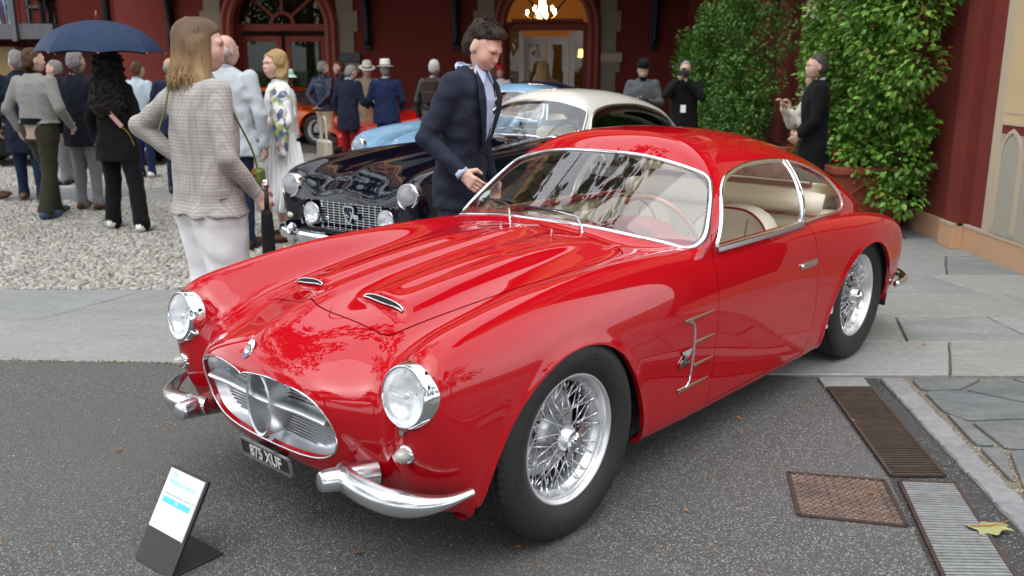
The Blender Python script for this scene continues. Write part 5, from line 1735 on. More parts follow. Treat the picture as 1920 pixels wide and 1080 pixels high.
# left wing with balcony
LW = thing('balcony_wing', 'red rendered left wing with grey steel balcony and dark posts', 'building', (0, 21.8, -.362))
LW.scale = (1.235,) * 3
part('wall', M_STUC, LW, lambda b: b.box((-12.0, .95, 3.0), (9.4, .3, 6.0)))
part('wall', M_STUC, LW, lambda b: b.box((-7.3, .6, 6.0), (.3, 1.0, 12)))
part('shutter_door', M_SHUT, LW, lambda b: b.box((-8.6, .76, 1.05), (2.2, .06, 2.0)))
for k in range(24): part('slat', M_SHUT, LW, lambda b: b.box((-8.6, .71, .12 + k * .082), (2.1, .05, .05)))
part('wall', M_TAN, LW, lambda b: b.box((-10.2, .35, .98), (1.3, .3, 1.9)))
part('balcony_slab', M_GREYST, LW, lambda b: b.box((-9.8, -.1, 2.14), (3.2, 1.7, .17)))
part('balcony_beam', M_GREYST, LW, lambda b: b.box((-9.8, -.98, 2.17), (3.24, .07, .26)))
for xx in np.arange(-11.3, -8.25, .115):
    part('baluster', M_IRON, LW, lambda b: b.tube([(xx, -.95, 2.24), (xx, -.95, 3.2)], .010, 5))
part('handrail', M_GREYST, LW, lambda b: b.box((-9.8, -.95, 3.22), (3.2, .06, .05)))
for xx in (-8.85, -10.3): part('balcony_post', M_GREYST, LW, lambda b: b.box((xx, -1.03, 3.0), (.09, .09, 2.0)))
for xx in (-7.72, -6.95):
    part('post', M_IRON, LW, lambda b: b.tube([(xx, .2, 0), (xx, .2, 6)], .075, 10), smooth=True)
part('balcony_window', M_GREYST, LW, lambda b: (b.box((-9.0, .76, 3.3), (.05, .06, 2)), b.box((-9.5, .76, 3.3), (.05, .06, 2)), b.box((-9.25, .76, 2.7), (.5, .06, .05)), b.box((-9.25, .76, 3.3), (.5, .06, .05))))

# right wing
RX = 3.95
RW = thing('garden_wing', 'red rendered right wing with tan skirting, painted panels and cream arch', 'building', (RX, 0, 0))
def rw(y0, y1, z0, z1, x0=0, x1=.4, m=M_STUC, name='wall', bev=0):
    return part(name, m, RW, lambda b: b.box(((x0 + x1) / 2, (y0 + y1) / 2, (z0 + z1) / 2), (x1 - x0, y1 - y0, z1 - z0), bev=bev))
AY, AR, AZ = 11.60, .62, 2.35
rw(4.4, AY - AR, 0, 4.6); rw(AY + AR, 21.0, 0, 4.6)
poly = [(AY - AR, 4.6), (AY - AR, AZ)] + arch_pts(AY, AZ, AR, 20, math.pi, 0) + [(AY + AR, 4.6)]
part('wall', M_STUC, RW, lambda b: b.prism(poly, .002, .398, 'yz'))
path = [(-.03, AY - AR, 0.05), (-.03, AY - AR, 1.2)] + [(-.03, y, z) for y, z in arch_pts(AY, AZ, AR, 20, math.pi, 0)] + [(-.03, AY + AR, 1.2), (-.03, AY + AR, .05)]
part('arch_surround', M_CREAMW, RW, lambda b: b.sweep(path, [(-1, 0, 0)] * len(path), [(-.20, -.02), (.16, -.02), (.16, .03), (.10, .05), (.08, .02), (-.10, .02), (-.12, .05), (-.20, .03)]), auto=35)
part('arch_door', M_BLACK, RW, lambda b: b.box((.30, AY, 1.6), (.05, 1.3, 3.2)))
part('arch_door_frame', M_IRON, RW, lambda b: (b.box((.2, AY - AR + .05, 1.5), (.08, .1, 3)), b.box((.2, AY, 1.5), (.08, .06, 3))))
part('arch_pane', M_PANE, RW, lambda b: b.box((.18, AY, 1.5), (.006, 1.2, 2.9)))
# pilaster and skirting
rw(7.71, 7.95, .205, 4.6, -.085, .0, name='pilaster')
rw(4.38, 7.708, .0, .20, -.028, .0, M_SKIRT, 'skirting'); rw(7.712, 7.965, 0, .20, -.118, -.0, M_SKIRT, 'skirting', .004); rw(7.97, 8.9, 0, .20, -.028, 0, M_SKIRT, 'skirting')
rw(4.37, 7.708, .20, .222, -.034, .0, M_CREAMW, 'skirting_cap'); rw(7.71, 7.967, .20, .222, -.124, 0, M_CREAMW, 'skirting_cap')
# painted panel with border and gothic arcade
rw(5.0, 7.44, .224, 4.4, -.012, .0, M_CREAMW, 'panel_border')
rw(5.0, 7.36, .224, 4.4, -.018, -.004, M_TAN, 'panel_line'); rw(5.0, 7.345, .224, 4.4, -.022, -.005, M_CREAMW, 'panel_line'); rw(5.0, 7.29, .226, 4.4, -.026, -.006, M_TAN, 'panel_field')
rw(5.0, 7.275, .228, 1.03, -.030, -.008, M_GREYF, 'panel_base'); rw(5.0, 7.275, 1.03, 1.10, -.031, -.008, M_STUC, 'panel_band'); rw(5.0, 7.277, 1.10, 1.125, -.038, -.008, M_CREAMW, 'panel_line'); rw(5.0, 7.277, 1.19, 1.20, -.030, -.008, M_CREAMW, 'panel_line')
for yc in (7.10, 6.78, 6.46, 6.14):
    g = [( -.034, yc + .145, .26), (-.034, yc + .145, .86), (-.034, yc + .12, .96), (-.034, yc + .06, 1.03), (-.034, yc, 1.06), (-.034, yc - .06, 1.03), (-.034, yc - .12, .96), (-.034, yc - .145, .86), (-.034, yc - .145, .26)]
    part('panel_arch', M_CREAMW, RW, lambda b: b.sweep(g, [(-1, 0, 0)] * 9, [(-.016, -.004), (.016, -.004), (.016, .005), (-.016, .005)]))
rw(4.4, 21, 4.6, 7.6, .002, .4, M_OCHRE, 'upper_wall'); rw(4.3, 21, 4.45, 4.75, -.10, .0, M_CREAMW, 'string_course'); rw(4.0, 20.4, 7.6, 7.9, -.7, .4, M_STUC2, 'eaves')
for yy in np.arange(5.8, 16.5, 2.6):
    e = bpy.data.objects.new('window', None); COL.objects.link(e); e.parent = RW
    part('surround', M_STUC2, e, lambda b: b.box((-.02, yy, 6.1), (.06, 1.3, 2.0)))
    part('pane', mat('dark_pane', (0, 0, 0)), e, lambda b: b.box((-.06, yy, 6.1), (.03, .92, 1.9)))
    for sd in (-1, 1): part('shutter', M_SHUT, e, lambda b: b.box((-.07, yy + sd * .8, 6.1), (.05, .46, 1.95)))

# ================================================================ climbing plants and trees
def leaf_mat(name, c0, c1, c2):
    m = bpy.data.materials.new(name); m.use_nodes = True; t = m.node_tree; b = t.nodes['Principled BSDF']
    ge = nd(t, 'ShaderNodeNewGeometry'); oi = nd(t, 'ShaderNodeObjectInfo')
    ad = nd(t, 'ShaderNodeMath', operation='ADD'); fr = nd(t, 'ShaderNodeMath', operation='FRACT')
    t.links.new(ge.outputs['Random Per Island'], ad.inputs[0]); t.links.new(oi.outputs['Random'], ad.inputs[1]); t.links.new(ad.outputs[0], fr.inputs[0])
    cr = nd(t, 'ShaderNodeValToRGB'); els = cr.color_ramp.elements; els.new(.5); els.new(.5); els.new(.5)
    for i, c in enumerate((c0, c1, c2, (.20, .22, .04), (.22, .12, .04))): els[i].position = (0, .55, .93, .965, .985)[i]; els[i].color = (*c, 1)
    t.links.new(fr.outputs[0], cr.inputs[0]); t.links.new(cr.outputs[0], b.inputs['Base Color'])
    b.inputs['Roughness'].default_value = .42; b.inputs['Specular IOR Level'].default_value = .4
    tl = nd(t, 'ShaderNodeBsdfTranslucent'); t.links.new(cr.outputs[0], tl.inputs['Color'])
    mx = nd(t, 'ShaderNodeMixShader'); mx.inputs[0].default_value = .22
    out = [n for n in t.nodes if n.type == 'OUTPUT_MATERIAL'][0]
    t.links.new(b.outputs[0], mx.inputs[1]); t.links.new(tl.outputs[0], mx.inputs[2]); t.links.new(mx.outputs[0], out.inputs[0])
    return m
M_IVY = leaf_mat('ivy_leaf', (.055, .145, .020), (.125, .280, .036), (.250, .440, .075))
M_IVYD = leaf_mat('hedge_leaf', (.040, .120, .020), (.085, .205, .034), (.150, .310, .052))
M_TREE = leaf_mat('tree_leaf', (.030, .060, .014), (.050, .095, .020), (.08, .14, .03))
M_BARK = mat('bark', (.09, .065, .045), .9, noise=(12, (.05, .038, .028), .3), bump=(30, .6, .02))
LEAF_V = np.array([(0, 0, 0), (.30, .30, .05), (.62, .27, .05), (1.0, 0, -.10), (.62, -.27, .05), (.30, -.30, .05), (.5, 0, -.03)])
LEAF_F = np.array([(0, 1, 6), (1, 2, 6), (2, 3, 6), (3, 4, 6), (4, 5, 6), (5, 0, 6)])
def rot_batch(d, roll):
    """rows: matrices with x axis along d, rolled"""
    d = d / np.linalg.norm(d, axis=1, keepdims=True)
    up = np.tile([0, 0, 1.0], (len(d), 1))
    y = np.cross(up, d); y /= np.linalg.norm(y, axis=1, keepdims=True) + 1e-9
    z = np.cross(d, y)
    c, s = np.cos(roll)[:, None], np.sin(roll)[:, None]
    y2 = y * c + z * s; z2 = z * c - y * s
    return np.stack([d, y2, z2], -1)
def leaves_mesh(name, P, D, L, m):
    k = len(P)
    M = rot_batch(D, rng.uniform(-.7, .7, k))
    V = np.einsum('kij,vj->kvi', M, LEAF_V) * L[:, None, None] + P[:, None, :]
    F = (LEAF_F[None] + (np.arange(k) * len(LEAF_V))[:, None, None]).reshape(-1, 3)
    return mk_mesh(name, V.reshape(-1, 3), F, m, smooth=False)
LEAF_ME = mk_mesh('leaf', LEAF_V, LEAF_F, M_IVY, smooth=False)
LEAFD_ME = mk_mesh('leaf', LEAF_V, LEAF_F, M_IVYD, smooth=False)
def bush(root, clumps, per, size, m, n_single=0, single_me=None, facing=(-.5, -.8, .1)):
    """clumps: (x,y,z,r); leaves sit on the clump surfaces, drooping outward"""
    Ps, Ds, Ls = [], [], []
    C = np.array(clumps)
    for (cx, cy, cz, r) in clumps:
        k = int(per * (r / .25) ** 2)
        u = rng.normal(size=(k, 3)); u /= np.linalg.norm(u, axis=1, keepdims=True)
        rad = r * rng.uniform(.55, 1.10, k) ** .6
        p = np.array((cx, cy, cz)) + u * rad[:, None]
        d = u + np.array((0, 0, -.35)) + rng.normal(size=(k, 3)) * .45
        Ps.append(p); Ds.append(d); Ls.append(size * rng.uniform(.45, 1.4, k))
    P, D, L = np.concatenate(Ps), np.concatenate(Ds), np.concatenate(Ls)
    if n_single:
        f = np.array(facing)
        sc = (P @ f) + rng.uniform(0, .25, len(P))
        idx = np.argsort(-sc)[:n_single]
        Mx = rot_batch(D[idx], rng.uniform(-.7, .7, len(idx)))
        for j, i in enumerate(idx):
            link('leaf', single_me, root, P[i], Matrix(Mx[j].tolist()).to_euler(), (L[i],) * 3)
        keep = np.ones(len(P), bool); keep[idx] = False
        P, D, L = P[keep], D[keep], L[keep]
    o = link('foliage', leaves_mesh('foliage', P, D, L, m), root)
    tag(o, kind='stuff')
    return o
M_TERRA = mat('terracotta_planter', (.27, .055, .033), .8, noise=(4, (.22, .045, .028), .35), bump=(60, .2, .003))
M_SOIL = mat('soil', (.03, .022, .016), .95)
def planter(label, x0, x1, y0, y1, h):
    t = thing('planter', label, 'planter', ((x0 + x1) / 2, (y0 + y1) / 2, 0), 0, 'terracotta planters along the wall')
    w, d = (x1 - x0) / 2, (y1 - y0) / 2
    def ring(z, k): return [(-w * k, -d * k, z), (w * k, -d * k, z), (w * k, d * k, z), (-w * k, d * k, z)]
    b = MB(); V = ring(0, .90) + ring(h - .06, 1.0); b.add(V, [(0, 1, 5, 4), (1, 2, 6, 5), (2, 3, 7, 6), (3, 0, 4, 7)]); b.build('tub', M_TERRA, t)
    for (a, c) in (((0, -d - .01), (2 * w + .06, .06)), ((0, d + .01), (2 * w + .06, .06)), ((-w - .01, 0), (.06, 2 * d - .042)), ((w + .01, 0), (.06, 2 * d - .042))):
        part('rim', M_TERRA, t, lambda b: b.box((a[0], a[1], h - .03), (c[0], c[1], .07), bev=.008))
    part('soil', M_SOIL, t, lambda b: b.box((0, 0, h - .07), (2 * w - .02, 2 * d - .02, .03)))
    # raised lozenge on the two visible faces
    for (p0, p1, p2, p3, nn) in (((-w * .9, -d - .004, h * .5), (0, -d - .004, h * .86), (w * .9, -d - .004, h * .5), (0, -d + .03, h * .10), (0, -1, 0)), ((-w - .004, -d * .9, h * .5), (-w - .004, 0, h * .86), (-w - .004, d * .9, h * .5), (-w + .04, 0, h * .10), (-1, 0, 0))):
        part('lozenge', M_TERRA, t, lambda b: b.sweep([p0, p1, p2, p3], [nn] * 4, [(-.012, -.01), (.012, -.01), (.012, .012), (-.012, .012)], True))
    return t
planter('terracotta planter under the large leafy climber nearest the car tail', 3.08, 3.80, 8.52, 10.7, .62)
def clump_wall(y0, y1, z0, z1, xw, depth, n, near=None, r=(.16, .30)):
    out = []
    while len(out) < n:
        z = random.uniform(z0, z1)
        ya = near(z) if near else y0
        y = random.uniform(ya, y1)
        t = random.random()
        x = xw - depth * (t if random.random() < .35 else .82 + .18 * t) * (1 - .35 * abs((y - (ya + y1) / 2) / ((y1 - ya) / 2)) ** 4)
        out.append((x, y, z, random.uniform(*r)))
    return out
IV = thing('climbing_plant', 'large bright green leafy climber hanging over the planter on the red wall', 'climbing plant', (3.6, 9.4, 0), 0, 'climbers along the right wall')
cl = clump_wall(8.0, 10.35, .62, 4.0, 3.78,   .48, 140, lambda z: 7.98 + max(0, (1.7 - z)) * .42 + .10 * math.sin(z * 7), (.15, .28))
cl += [(random.uniform(3.45, 3.78), random.uniform(8.22, 8.75), random.uniform(.36, 1.15), random.uniform(.10, .19)) for _ in range(20)]
cl = [(x - 3.6, y - 9.4, z, r) for x, y, z, r in cl]
bush(IV, cl, 280, .060, M_IVY, 290, LEAF_ME)
for k in range(7):
    y_ = random.uniform(-1, 1.2)
    part('stem', M_BARK, IV, lambda b: b.tube(catmull([(.0, y_, .56), (.12, y_ + .1, 1.2), (.15, y_ - .1, 2.2), (.1, y_ + .15, 3.6)], 4), .014, 5))
for nm, (y0, y1, zt, lab) in enumerate([(11.98 + .35, 13.25, 4.3, 'dark green clipped climber column right beside the cream arch'), (13.75, 14.9, 2.75, 'dark green clipped climber column, middle of the three'), (15.45, 16.6, 2.30, 'dark green clipped climber column farthest along the right wall')]):
    t = thing('climbing_plant', lab, 'climbing plant', (3.5, (y0 + y1) / 2, 0), 0, 'climbers along the right wall')
    cl = clump_wall(y0, y1, .55, zt - .25, 3.75, .75, 78 if zt < 4 else 105, None, (.15, .23))
    bush(t, [(x - 3.5, y - (y0 + y1) / 2, z, r) for x, y, z, r in cl], 300, .048, M_IVYD, 120, LEAFD_ME)
    part('stem', M_BARK, t, lambda b: b.tube([(.1, 0, .5), (.15, .1, 1.5), (.1, 0, zt - .3)], .03, 6))
    planter('terracotta planter under the clipped climber ' + ('beside the cream arch', 'in the middle of the row', 'at the far end')[nm], 3.05, 3.85, y0 - .05, y1 + .05, .5)
# geraniums along the planters
M_FLOW = mat('red_petal', (.42, .018, .012), .6, vary=.3)
def geranium(label, x, y, z, n=26, sp=.30):
    t = thing('flowering_plant', label, 'flower', (x, y, z), 0, 'red flowers in the planters')
    P = rng.uniform(-1, 1, (n * 7, 3)) * [.10, sp, .09] + [0, 0, .06]
    D = rng.normal(size=(n * 7, 3)) + [-.5, -.4, .4]
    tag(link('foliage', leaves_mesh('foliage', P, D, rng.uniform(.03, .055, len(P)), M_IVYD), t), kind='stuff')
    me = MB().ball((0, 0, 0), (.018, .018, .014), 6, 4).mesh('blossom', M_FLOW)
    for k in range(n):
        link('blossom', me, t, (random.uniform(-.13, .02), random.uniform(-sp, sp), random.uniform(.06, .19)), None, (random.uniform(.7, 1.5),) * 3)
geranium('red geraniums on the near end of the big planter', 3.20, 8.85, .60)
geranium('red geraniums farther along the big planter', 3.16, 9.7, .60)
geranium('red flowers at the foot of the clipped climbers', 3.15, 12.9, .48, 18)
geranium('red flowers in the planter at the middle column', 3.15, 14.3, .48, 18)
# trees behind the photographer, seen in glass and paint
def tree(label, x, y, h, r, n=46, zlo=.36):
    t = thing('broadleaf_tree', label, 'tree', (x, y, 0), random.uniform(0, 6), 'trees across the court')
    part('trunk', M_BARK, t, lambda b: b.tube(catmull([(0, 0, -.05), (.1, .05, h * .2), (-.1, .1, h * .42), (.05, 0, h * .7)], 5), np.linspace(.32, .10, 16), 10), smooth=True)
    for k in range(6):
        a = k * 1.05; part('limb', M_BARK, t, lambda b: b.tube(catmull([(0, 0, h * (.30 + .05 * k)), (r * .4 * math.cos(a), r * .4 * math.sin(a), h * (.42 + .05 * k)), (r * .8 * math.cos(a), r * .8 * math.sin(a), h * (.48 + .06 * k))], 4), np.linspace(.12, .03, 9), 6))
    cl = []
    for k in range(n):
        a = random.uniform(0, 6.28); q = r * math.sqrt(random.random()); z = random.uniform(zlo, 1.0)
        q *= math.sin(min(1, (1.04 - z) / .45) * math.pi / 2)
        cl.append((q * math.cos(a), q * math.sin(a), h * z, random.uniform(.6, 1.2)))
    Ps, Ds = [], []
    for (cx_, cy_, cz_, rr) in cl:
        k = int(120 * rr); u = rng.normal(size=(k, 3)); u /= np.linalg.norm(u, axis=1, keepdims=True)
        Ps.append(np.array((cx_, cy_, cz_)) + u * (rr * rng.uniform(.4, 1.05, k))[:, None]); Ds.append(u + rng.normal(size=(k, 3)) * .6 + [0, 0, -.3])
    P, D = np.concatenate(Ps), np.concatenate(Ds)
    tag(link('crown', leaves_mesh('crown', P, D, rng.uniform(.22, .42, len(P)), M_TREE), t), kind='stuff')
for lab, x, y, h, r, n, zl in (
    ('tall leafy tree behind the viewpoint, mirrored in the windscreen', -5.5, -7.5, 12.5, 3.8, 46, .30),
    ('spreading leafy tree mirrored in the nose of the red car', 2.5, -9.5, 11.0, 4.0, 46, .28),
    ('leafy tree left of the court mirrored in the bonnet', -13.5, -2.0, 11.5, 4.0, 46, .30),
    ('leafy tree across the road, mirrored in the headlights', -1.5, -13.0, 13.0, 4.4, 46, .28),
    ('leafy tree right of the viewpoint mirrored in the door', 12.5, -11.0, 11.0, 4.2, 46, .28),
    ('round headed tree beyond the left lawn, mirrored in the front wing', -11.0, -8.5, 11.0, 4.2, 46, .26),
    ('round headed tree out of view at right, added to dim the sky on the car door', 12.0, -2.5, 10.0, 3.6, 40, .26),  # unseen tree added to cut sky light and haze on the door
    ('tall tree left of the frame whose branches overhang the court', -6.9, 8.0, 15.0, 6.0, 50, .45)):
    tree(lab, x, y, h, r, n, zl)

# ================================================================ the other cars
def lerp_map(xs, ys):
    o = np.argsort(xs); xs, ys = np.array(xs)[o], np.array(ys)[o]
    return lambda x: np.interp(x, xs, ys) + np.where(x > xs[-1], x - xs[-1], 0) + np.where(x < xs[0], x - xs[0], 0)
def bg_car(name, label, loc, rz, body_m, roof_m, xm, ysc, zsc, grille, detail=True, interior=M_CREAM):
    T = thing(name, label, 'car', loc, rz, 'classic cars parked in the courtyard')
    net = np.array(HERO_NET)
    flat = grille != 'oval'
    if flat:
        for k, x_ in ((1, .60), (2, .635), (3, .645), (4, .625)):
            for v in range(5):
                net[k, v, 0] = x_ - .03 * (v / 4) ** 2
        for k in (1, 2, 3, 4): net[k, 2, 1] = .30; net[k, 3, 1] = .45
        net[5, :3, 0] = [.53, .528, .51]; net[5, :3, 2] = [.705, .70, .69]
        for v, dz in ((3, .055), (4, .015)):
            for k in range(4, 12): net[k, v, 2] += dz * (1 if k > 4 else .5)
    S = bs_surface(net, 8, [7, 7, 7, 8, 12, 10, 7, 6, 5, 4, 3])
    x, y, z = S[..., 0], S[..., 1], S[..., 2]
    vp = []
    for i, p in enumerate([7, 7, 7, 8, 12, 10, 7, 6, 5, 4, 3]): vp += [i + k / p for k in range(p)]
    vp = np.array(vp + [11.0])[None]
    fade = sstep(-.72, -.45, x) * sstep(.74, .62, x)
    z = z + .012 * np.exp(-(y / .05) ** 2) * fade * (vp < 4.2)
    z = np.where(vp < 6.2, smax(z, hero_roof(x, y), .035), z)
    g = Skin.grid(np.stack([x, y, z], -1))
    def mp(s):
        if s is None: return None
        V = s.V.copy()
        d = 1e-3
        sx = (xm(V[:, 0] + d) - xm(V[:, 0] - d)) / (2 * d)
        V[:, 0] = xm(s.V[:, 0]); V[:, 1] *= ysc; V[:, 2] *= zsc
        N = s.N / np.c_[sx, np.full(len(V), ysc), np.full(len(V), zsc)]
        return Skin(V, N / np.linalg.norm(N, axis=1, keepdims=True), s.F)
    g, wsx = g.cut(ws_cut(g.V))
    g, dl_ = g.cut(np.maximum(poly_sdf(DLO_POLY, g.V[:, 0], g.V[:, 2]), .42 - g.V[:, 1]))
    for _p in (HERO_ARCH_F, HERO_ARCH_R):
        g, _ = g.cut(np.maximum(poly_sdf(_p, g.V[:, 0], g.V[:, 2]), .40 - g.V[:, 1]))
    if grille == 'wide':
        gp = rounded_poly([(-.50, .375), (.50, .375), (.47, .575), (-.47, .575)], .06, 5)
        g, _ = g.cut(np.maximum(poly_sdf(gp, g.V[:, 1], g.V[:, 2]), .40 - g.V[:, 0]))
    elif grille == 'oval':
        g, _ = g.cut(np.maximum(poly_sdf(GRILLE_POLY, g.V[:, 1], g.V[:, 2]), .58 - g.V[:, 0]))
    g, roof = g.cut(np.maximum(np.maximum(.862 - g.V[:, 2], g.V[:, 0] + .86), -2.62 - g.V[:, 0]))
    nm = lambda V: np.abs(V[:, 1]) > 2e-4
    mp(g).both().obj('body', body_m, T, nm, .02)
    mp(roof).both().obj('roof', roof_m, T)
    mp(wsx).both().obj('windscreen', M_WS, T)
    for m_ in (False, True):
        q = mp(dl_)
        q2 = q.mirrored() if m_ else q
        q2.obj('side_window', M_GLASS, T)
        trim(q, oval(.012, .010, 8), 'window_frame', M_CHROME, T, m_)
    r_in = mp(roof).both()
    Skin(r_in.V - r_in.N * .02, -r_in.N, [f[::-1] for f in r_in.F]).obj('headliner', mat('dark_headliner', (.10, .075, .05), .8), T)
    lp = max(wsx.loops(), key=len)
    q = mp(wsx); P, N = q.V[lp], q.N[lp]
    k = np.where(P[:, 1] > 2e-4)[0]; d = np.where(np.diff(k) > 1)[0]
    if len(d): k = np.r_[k[d[0] + 1:], k[:d[0] + 1]]
    P, N = P[k], N[k]; Mm = np.array([1, -1, 1])
    P, N = np.r_[P, P[::-1] * Mm], np.r_[N, N[::-1] * Mm]
    for _ in range(2): P = (np.roll(P, 1, 0) + 2 * P + np.roll(P, -1, 0)) / 4
    MB().sweep(P, N, oval(.013, .010, 8), True).build('windscreen_frame', M_CHROME, T, auto=60)
    X = lambda v: float(xm(np.array([v]))[0])
    for s in (1, -1):
        headlight(T, (X(.612), .612 * ysc * s, .652 * zsc), .098, (.99, .02 * s, .12), .08)
    for s in (1, -1):
        for xw in (0, -2.50):
            w = wheel(T, X(xw), .60 * ysc, .345, s, False)
            link('wheel_disc', DISC, w)
    # cabin
    c0, c1 = X(-.95), X(-2.3)
    part('dashboard', M_REDTRIM if body_m is M_RED else mat('dark_dash', (.03, .03, .035), .5), T, lambda b: b.box((X(-.94), 0, .80 * zsc), (.14, 1.18 * ysc, .16), bev=.03))
    for s in (1, -1):
        part('seat', interior, T, lambda b: (b.box((c0 + (c1 - c0) * .55, .30 * s, .62 * zsc), (.14, .46, .60), bev=.05), b.box((c0 + (c1 - c0) * .38, .30 * s, .38 * zsc), (.46, .46, .14), bev=.05)), auto=40)
        part('door_card', interior, T, lambda b: b.box(((c0 + c1) / 2, .63 * ysc * s, .60 * zsc), (abs(c1 - c0), .03, .42)))
    part('cabin_floor', mat('dark_carpet', (.04, .03, .025), .9), T, lambda b: b.box(((c0 + c1) / 2 - .3, 0, .30), (abs(c1 - c0) + 1, 1.2 * ysc, .04)))
    part('steering_wheel', M_SEAL, T, lambda b: b.tube([(X(-1.10) - .09 * math.sin(a), .29 + .18 * math.cos(a), .84 * zsc + .16 * math.sin(a)) for a in np.linspace(0, 6.283, 30, endpoint=False)], .012, 6, True))
    part('floor_pan', M_BLACK, T, lambda b: b.box((X(-1.35), 0, .21), (abs(X(-2.8) - X(.35)), 1.1 * ysc, .04)))
    part('bulkhead', M_BLACK, T, lambda b: b.box((X(-.70), 0, .52), (.03, 1.15 * ysc, .6)))
    for xw in (0, -2.46):
        for s in (1, -1):
            part('wheel_well', M_BLACK, T, lambda b: b.box((X(xw), .36 * ysc * s, .45), (.86, .06, .50)))
    for y_ in (.2, -.2):
        e = bpy.data.objects.new('wiper', None); COL.objects.link(e); e.parent = T
        part('arm', M_CHROME, e, lambda b: b.tube([(X(-.70), y_, .905 * zsc), (X(-.74), y_ - .10, .945 * zsc), (X(-.78), y_ - .24, .965 * zsc)], .007, 6))
        part('blade', M_CHROME, e, lambda b: b.tube([(X(-.77), y_ - .40, .945 * zsc), (X(-.78), y_ - .24, .962 * zsc), (X(-.77), y_ - .06, .948 * zsc)], .008, 6))
    part('rear_view_mirror', M_SEAL, T, lambda b: b.box((X(-1.0), 0, .97 * zsc), (.02, .20, .06), bev=.01))
    return T, X
_d = MB(); _d.lathe([(.0001, .072), (.06, .070), (.12, .060), (.15, .050), (.185, .046), (.20, .05)], axis='y', n=32); DISC = _d.mesh('wheel_disc', M_CHROME, True)
HD = R(236.0)
fwd = np.array((math.cos(HD), math.sin(HD)))
M_NAVY = paint('navy_paint', (.0025, .003, .009))
M_IVORY = paint('ivory_paint', (.60, .59, .54))
xm_navy = lerp_map([.75, .3, -.725, -.96, -2.34, -3.40], [.75, .28, -1.46, -1.72, -3.68, -4.55])
NAVY, NX = bg_car('coupe_car', 'navy coupe with ivory roof and lamps set in its grille, beside the suited man', (-.843, 6.864, 0), HD, M_NAVY, M_IVORY, xm_navy, .93, 1.06, 'wide')
ng = bpy.data.objects.new('grille', None); COL.objects.link(ng); ng.parent = NAVY
part('grille_back', M_BLACK, ng, lambda b: b.box((.46, 0, .505), (.02, .96, .28)))
for z_ in np.arange(.405, .605, .0185):
    part('bar', M_CHROME, ng, lambda b: b.box((.565, 0, z_), (.012, .60, .0045)))
for y_ in np.arange(-.29, .30, .058):
    part('slat', M_CHROME, ng, lambda b: b.box((.558, y_, .505), (.008, .005, .20)))
sh = rounded_poly([(-.045, .06), (.045, .06), (.05, .02), (0, -.075), (-.05, .02)], .02, 4)
part('shield', M_CHROME, ng, lambda b: b.sweep([(.585, y, .515 + z) for y, z in sh], [(1, 0, 0)] * len(sh), [(-.006, -.004), (.006, -.004), (.006, .006), (-.006, .006)], True))
part('shield_field', mat('shield_blue', (.02, .03, .06), .3), ng, lambda b: b.prism([(y * .9, .515 + z * .9) for y, z in sh], .575, .582, 'yz'))
part('shield_emblem', M_CHROME, ng, lambda b: (b.lathe([(.024, 0), (.028, .006), (.024, .012), (.020, .006), (.024, 0)], (.58, 0, .52), 'x', 20), b.box((.588, .07, .505), (.006, .05, .03))))
part('grille_frame', M_CHROME, ng, lambda b: b.sweep([(.600, y, z) for y, z in rounded_poly([(-.47, .395), (.47, .395), (.44, .612), (-.44, .612)], .06, 5)], [(1, 0, 0)] * 24, [(-.007, -.01), (.007, -.01), (.007, .006), (-.007, .006)], True))
for s in (1, -1): headlight(NAVY, (.600, .365 * s, .505), .088, (1, 0, .02), .10, 'driving_lamp')
nb = bpy.data.objects.new('bumper', None); COL.objects.link(nb); nb.parent = NAVY
bp_ = catmull([(.42, -.74, .36), (.60, -.68, .355), (.70, -.5, .35), (.735, -.2, .35), (.74, 0, .35), (.735, .2, .35), (.70, .5, .35), (.60, .68, .355), (.42, .74, .36)], 6)
part('blade', M_CHROME, nb, lambda b: b.sweep(bp_, [(1, 0, 0)] * len(bp_) if False else [tuple(np.array([p[0], p[1] * .8, 0]) / np.linalg.norm([p[0], p[1] * .8, 1e-6])) for p in bp_], [(-.045, -.01), (.045, -.01), (.035, .02), (0, .032), (-.035, .02)]), auto=50)
for s in (1, -1): part('over_rider', M_CHROME, nb, lambda b: b.ball((.745, .42 * s, .36), (.05, .035, .085), 14, 10), smooth=True)
for s in (1, -1): part('indicator', mat('indicator_lens', (.6, .55, .45), .2), NAVY, lambda b: b.ball((.60, .58 * s, .47), (.025, .035, .025), 12, 8), smooth=True)

M_SKY = paint('pale_blue_paint', (.155, .30, .44))
BX0 = (-.92, 10.37)
BLUE, BXm = bg_car('coupe_car', 'pale blue coupe behind the navy car, its bonnet showing left of the suited man', (BX0[0], BX0[1], 0), HD, M_SKY, M_SKY, lerp_map([.75, .3, -.725, -3.4], [.75, .28, -1.20, -3.75]), .95, 1.06, 'oval')
part('grille_ring', M_CHROME, BLUE, lambda b: b.tube([(.735 - .10 * abs(y) ** 1.5, y * .95, z * 1.06) for y, z in GRILLE_POLY[::2]], .022, 8, True), smooth=True)
part('grille_back', M_BLACK, BLUE, lambda b: b.box((.60, 0, .50), (.02, .72, .30)))
for z_ in np.arange(.40, .64, .035): part('bar', M_CHROME, BLUE, lambda b: b.box((.66, 0, z_), (.012, .62, .008)))
part('bonnet_emblem', M_CHROME, BLUE, lambda b: b.ball((.60, 0, .775), (.04, .035, .012), 14, 8), smooth=True)
part('bumper', M_CHROME, BLUE, lambda b: b.tube(catmull([(.45, -.72, .36), (.68, -.5, .35), (.78, 0, .35), (.68, .5, .35), (.45, .72, .36)], 6), .045, 10), smooth=True)
M_DKBLUE = paint('dark_blue_paint', (.012, .016, .075))
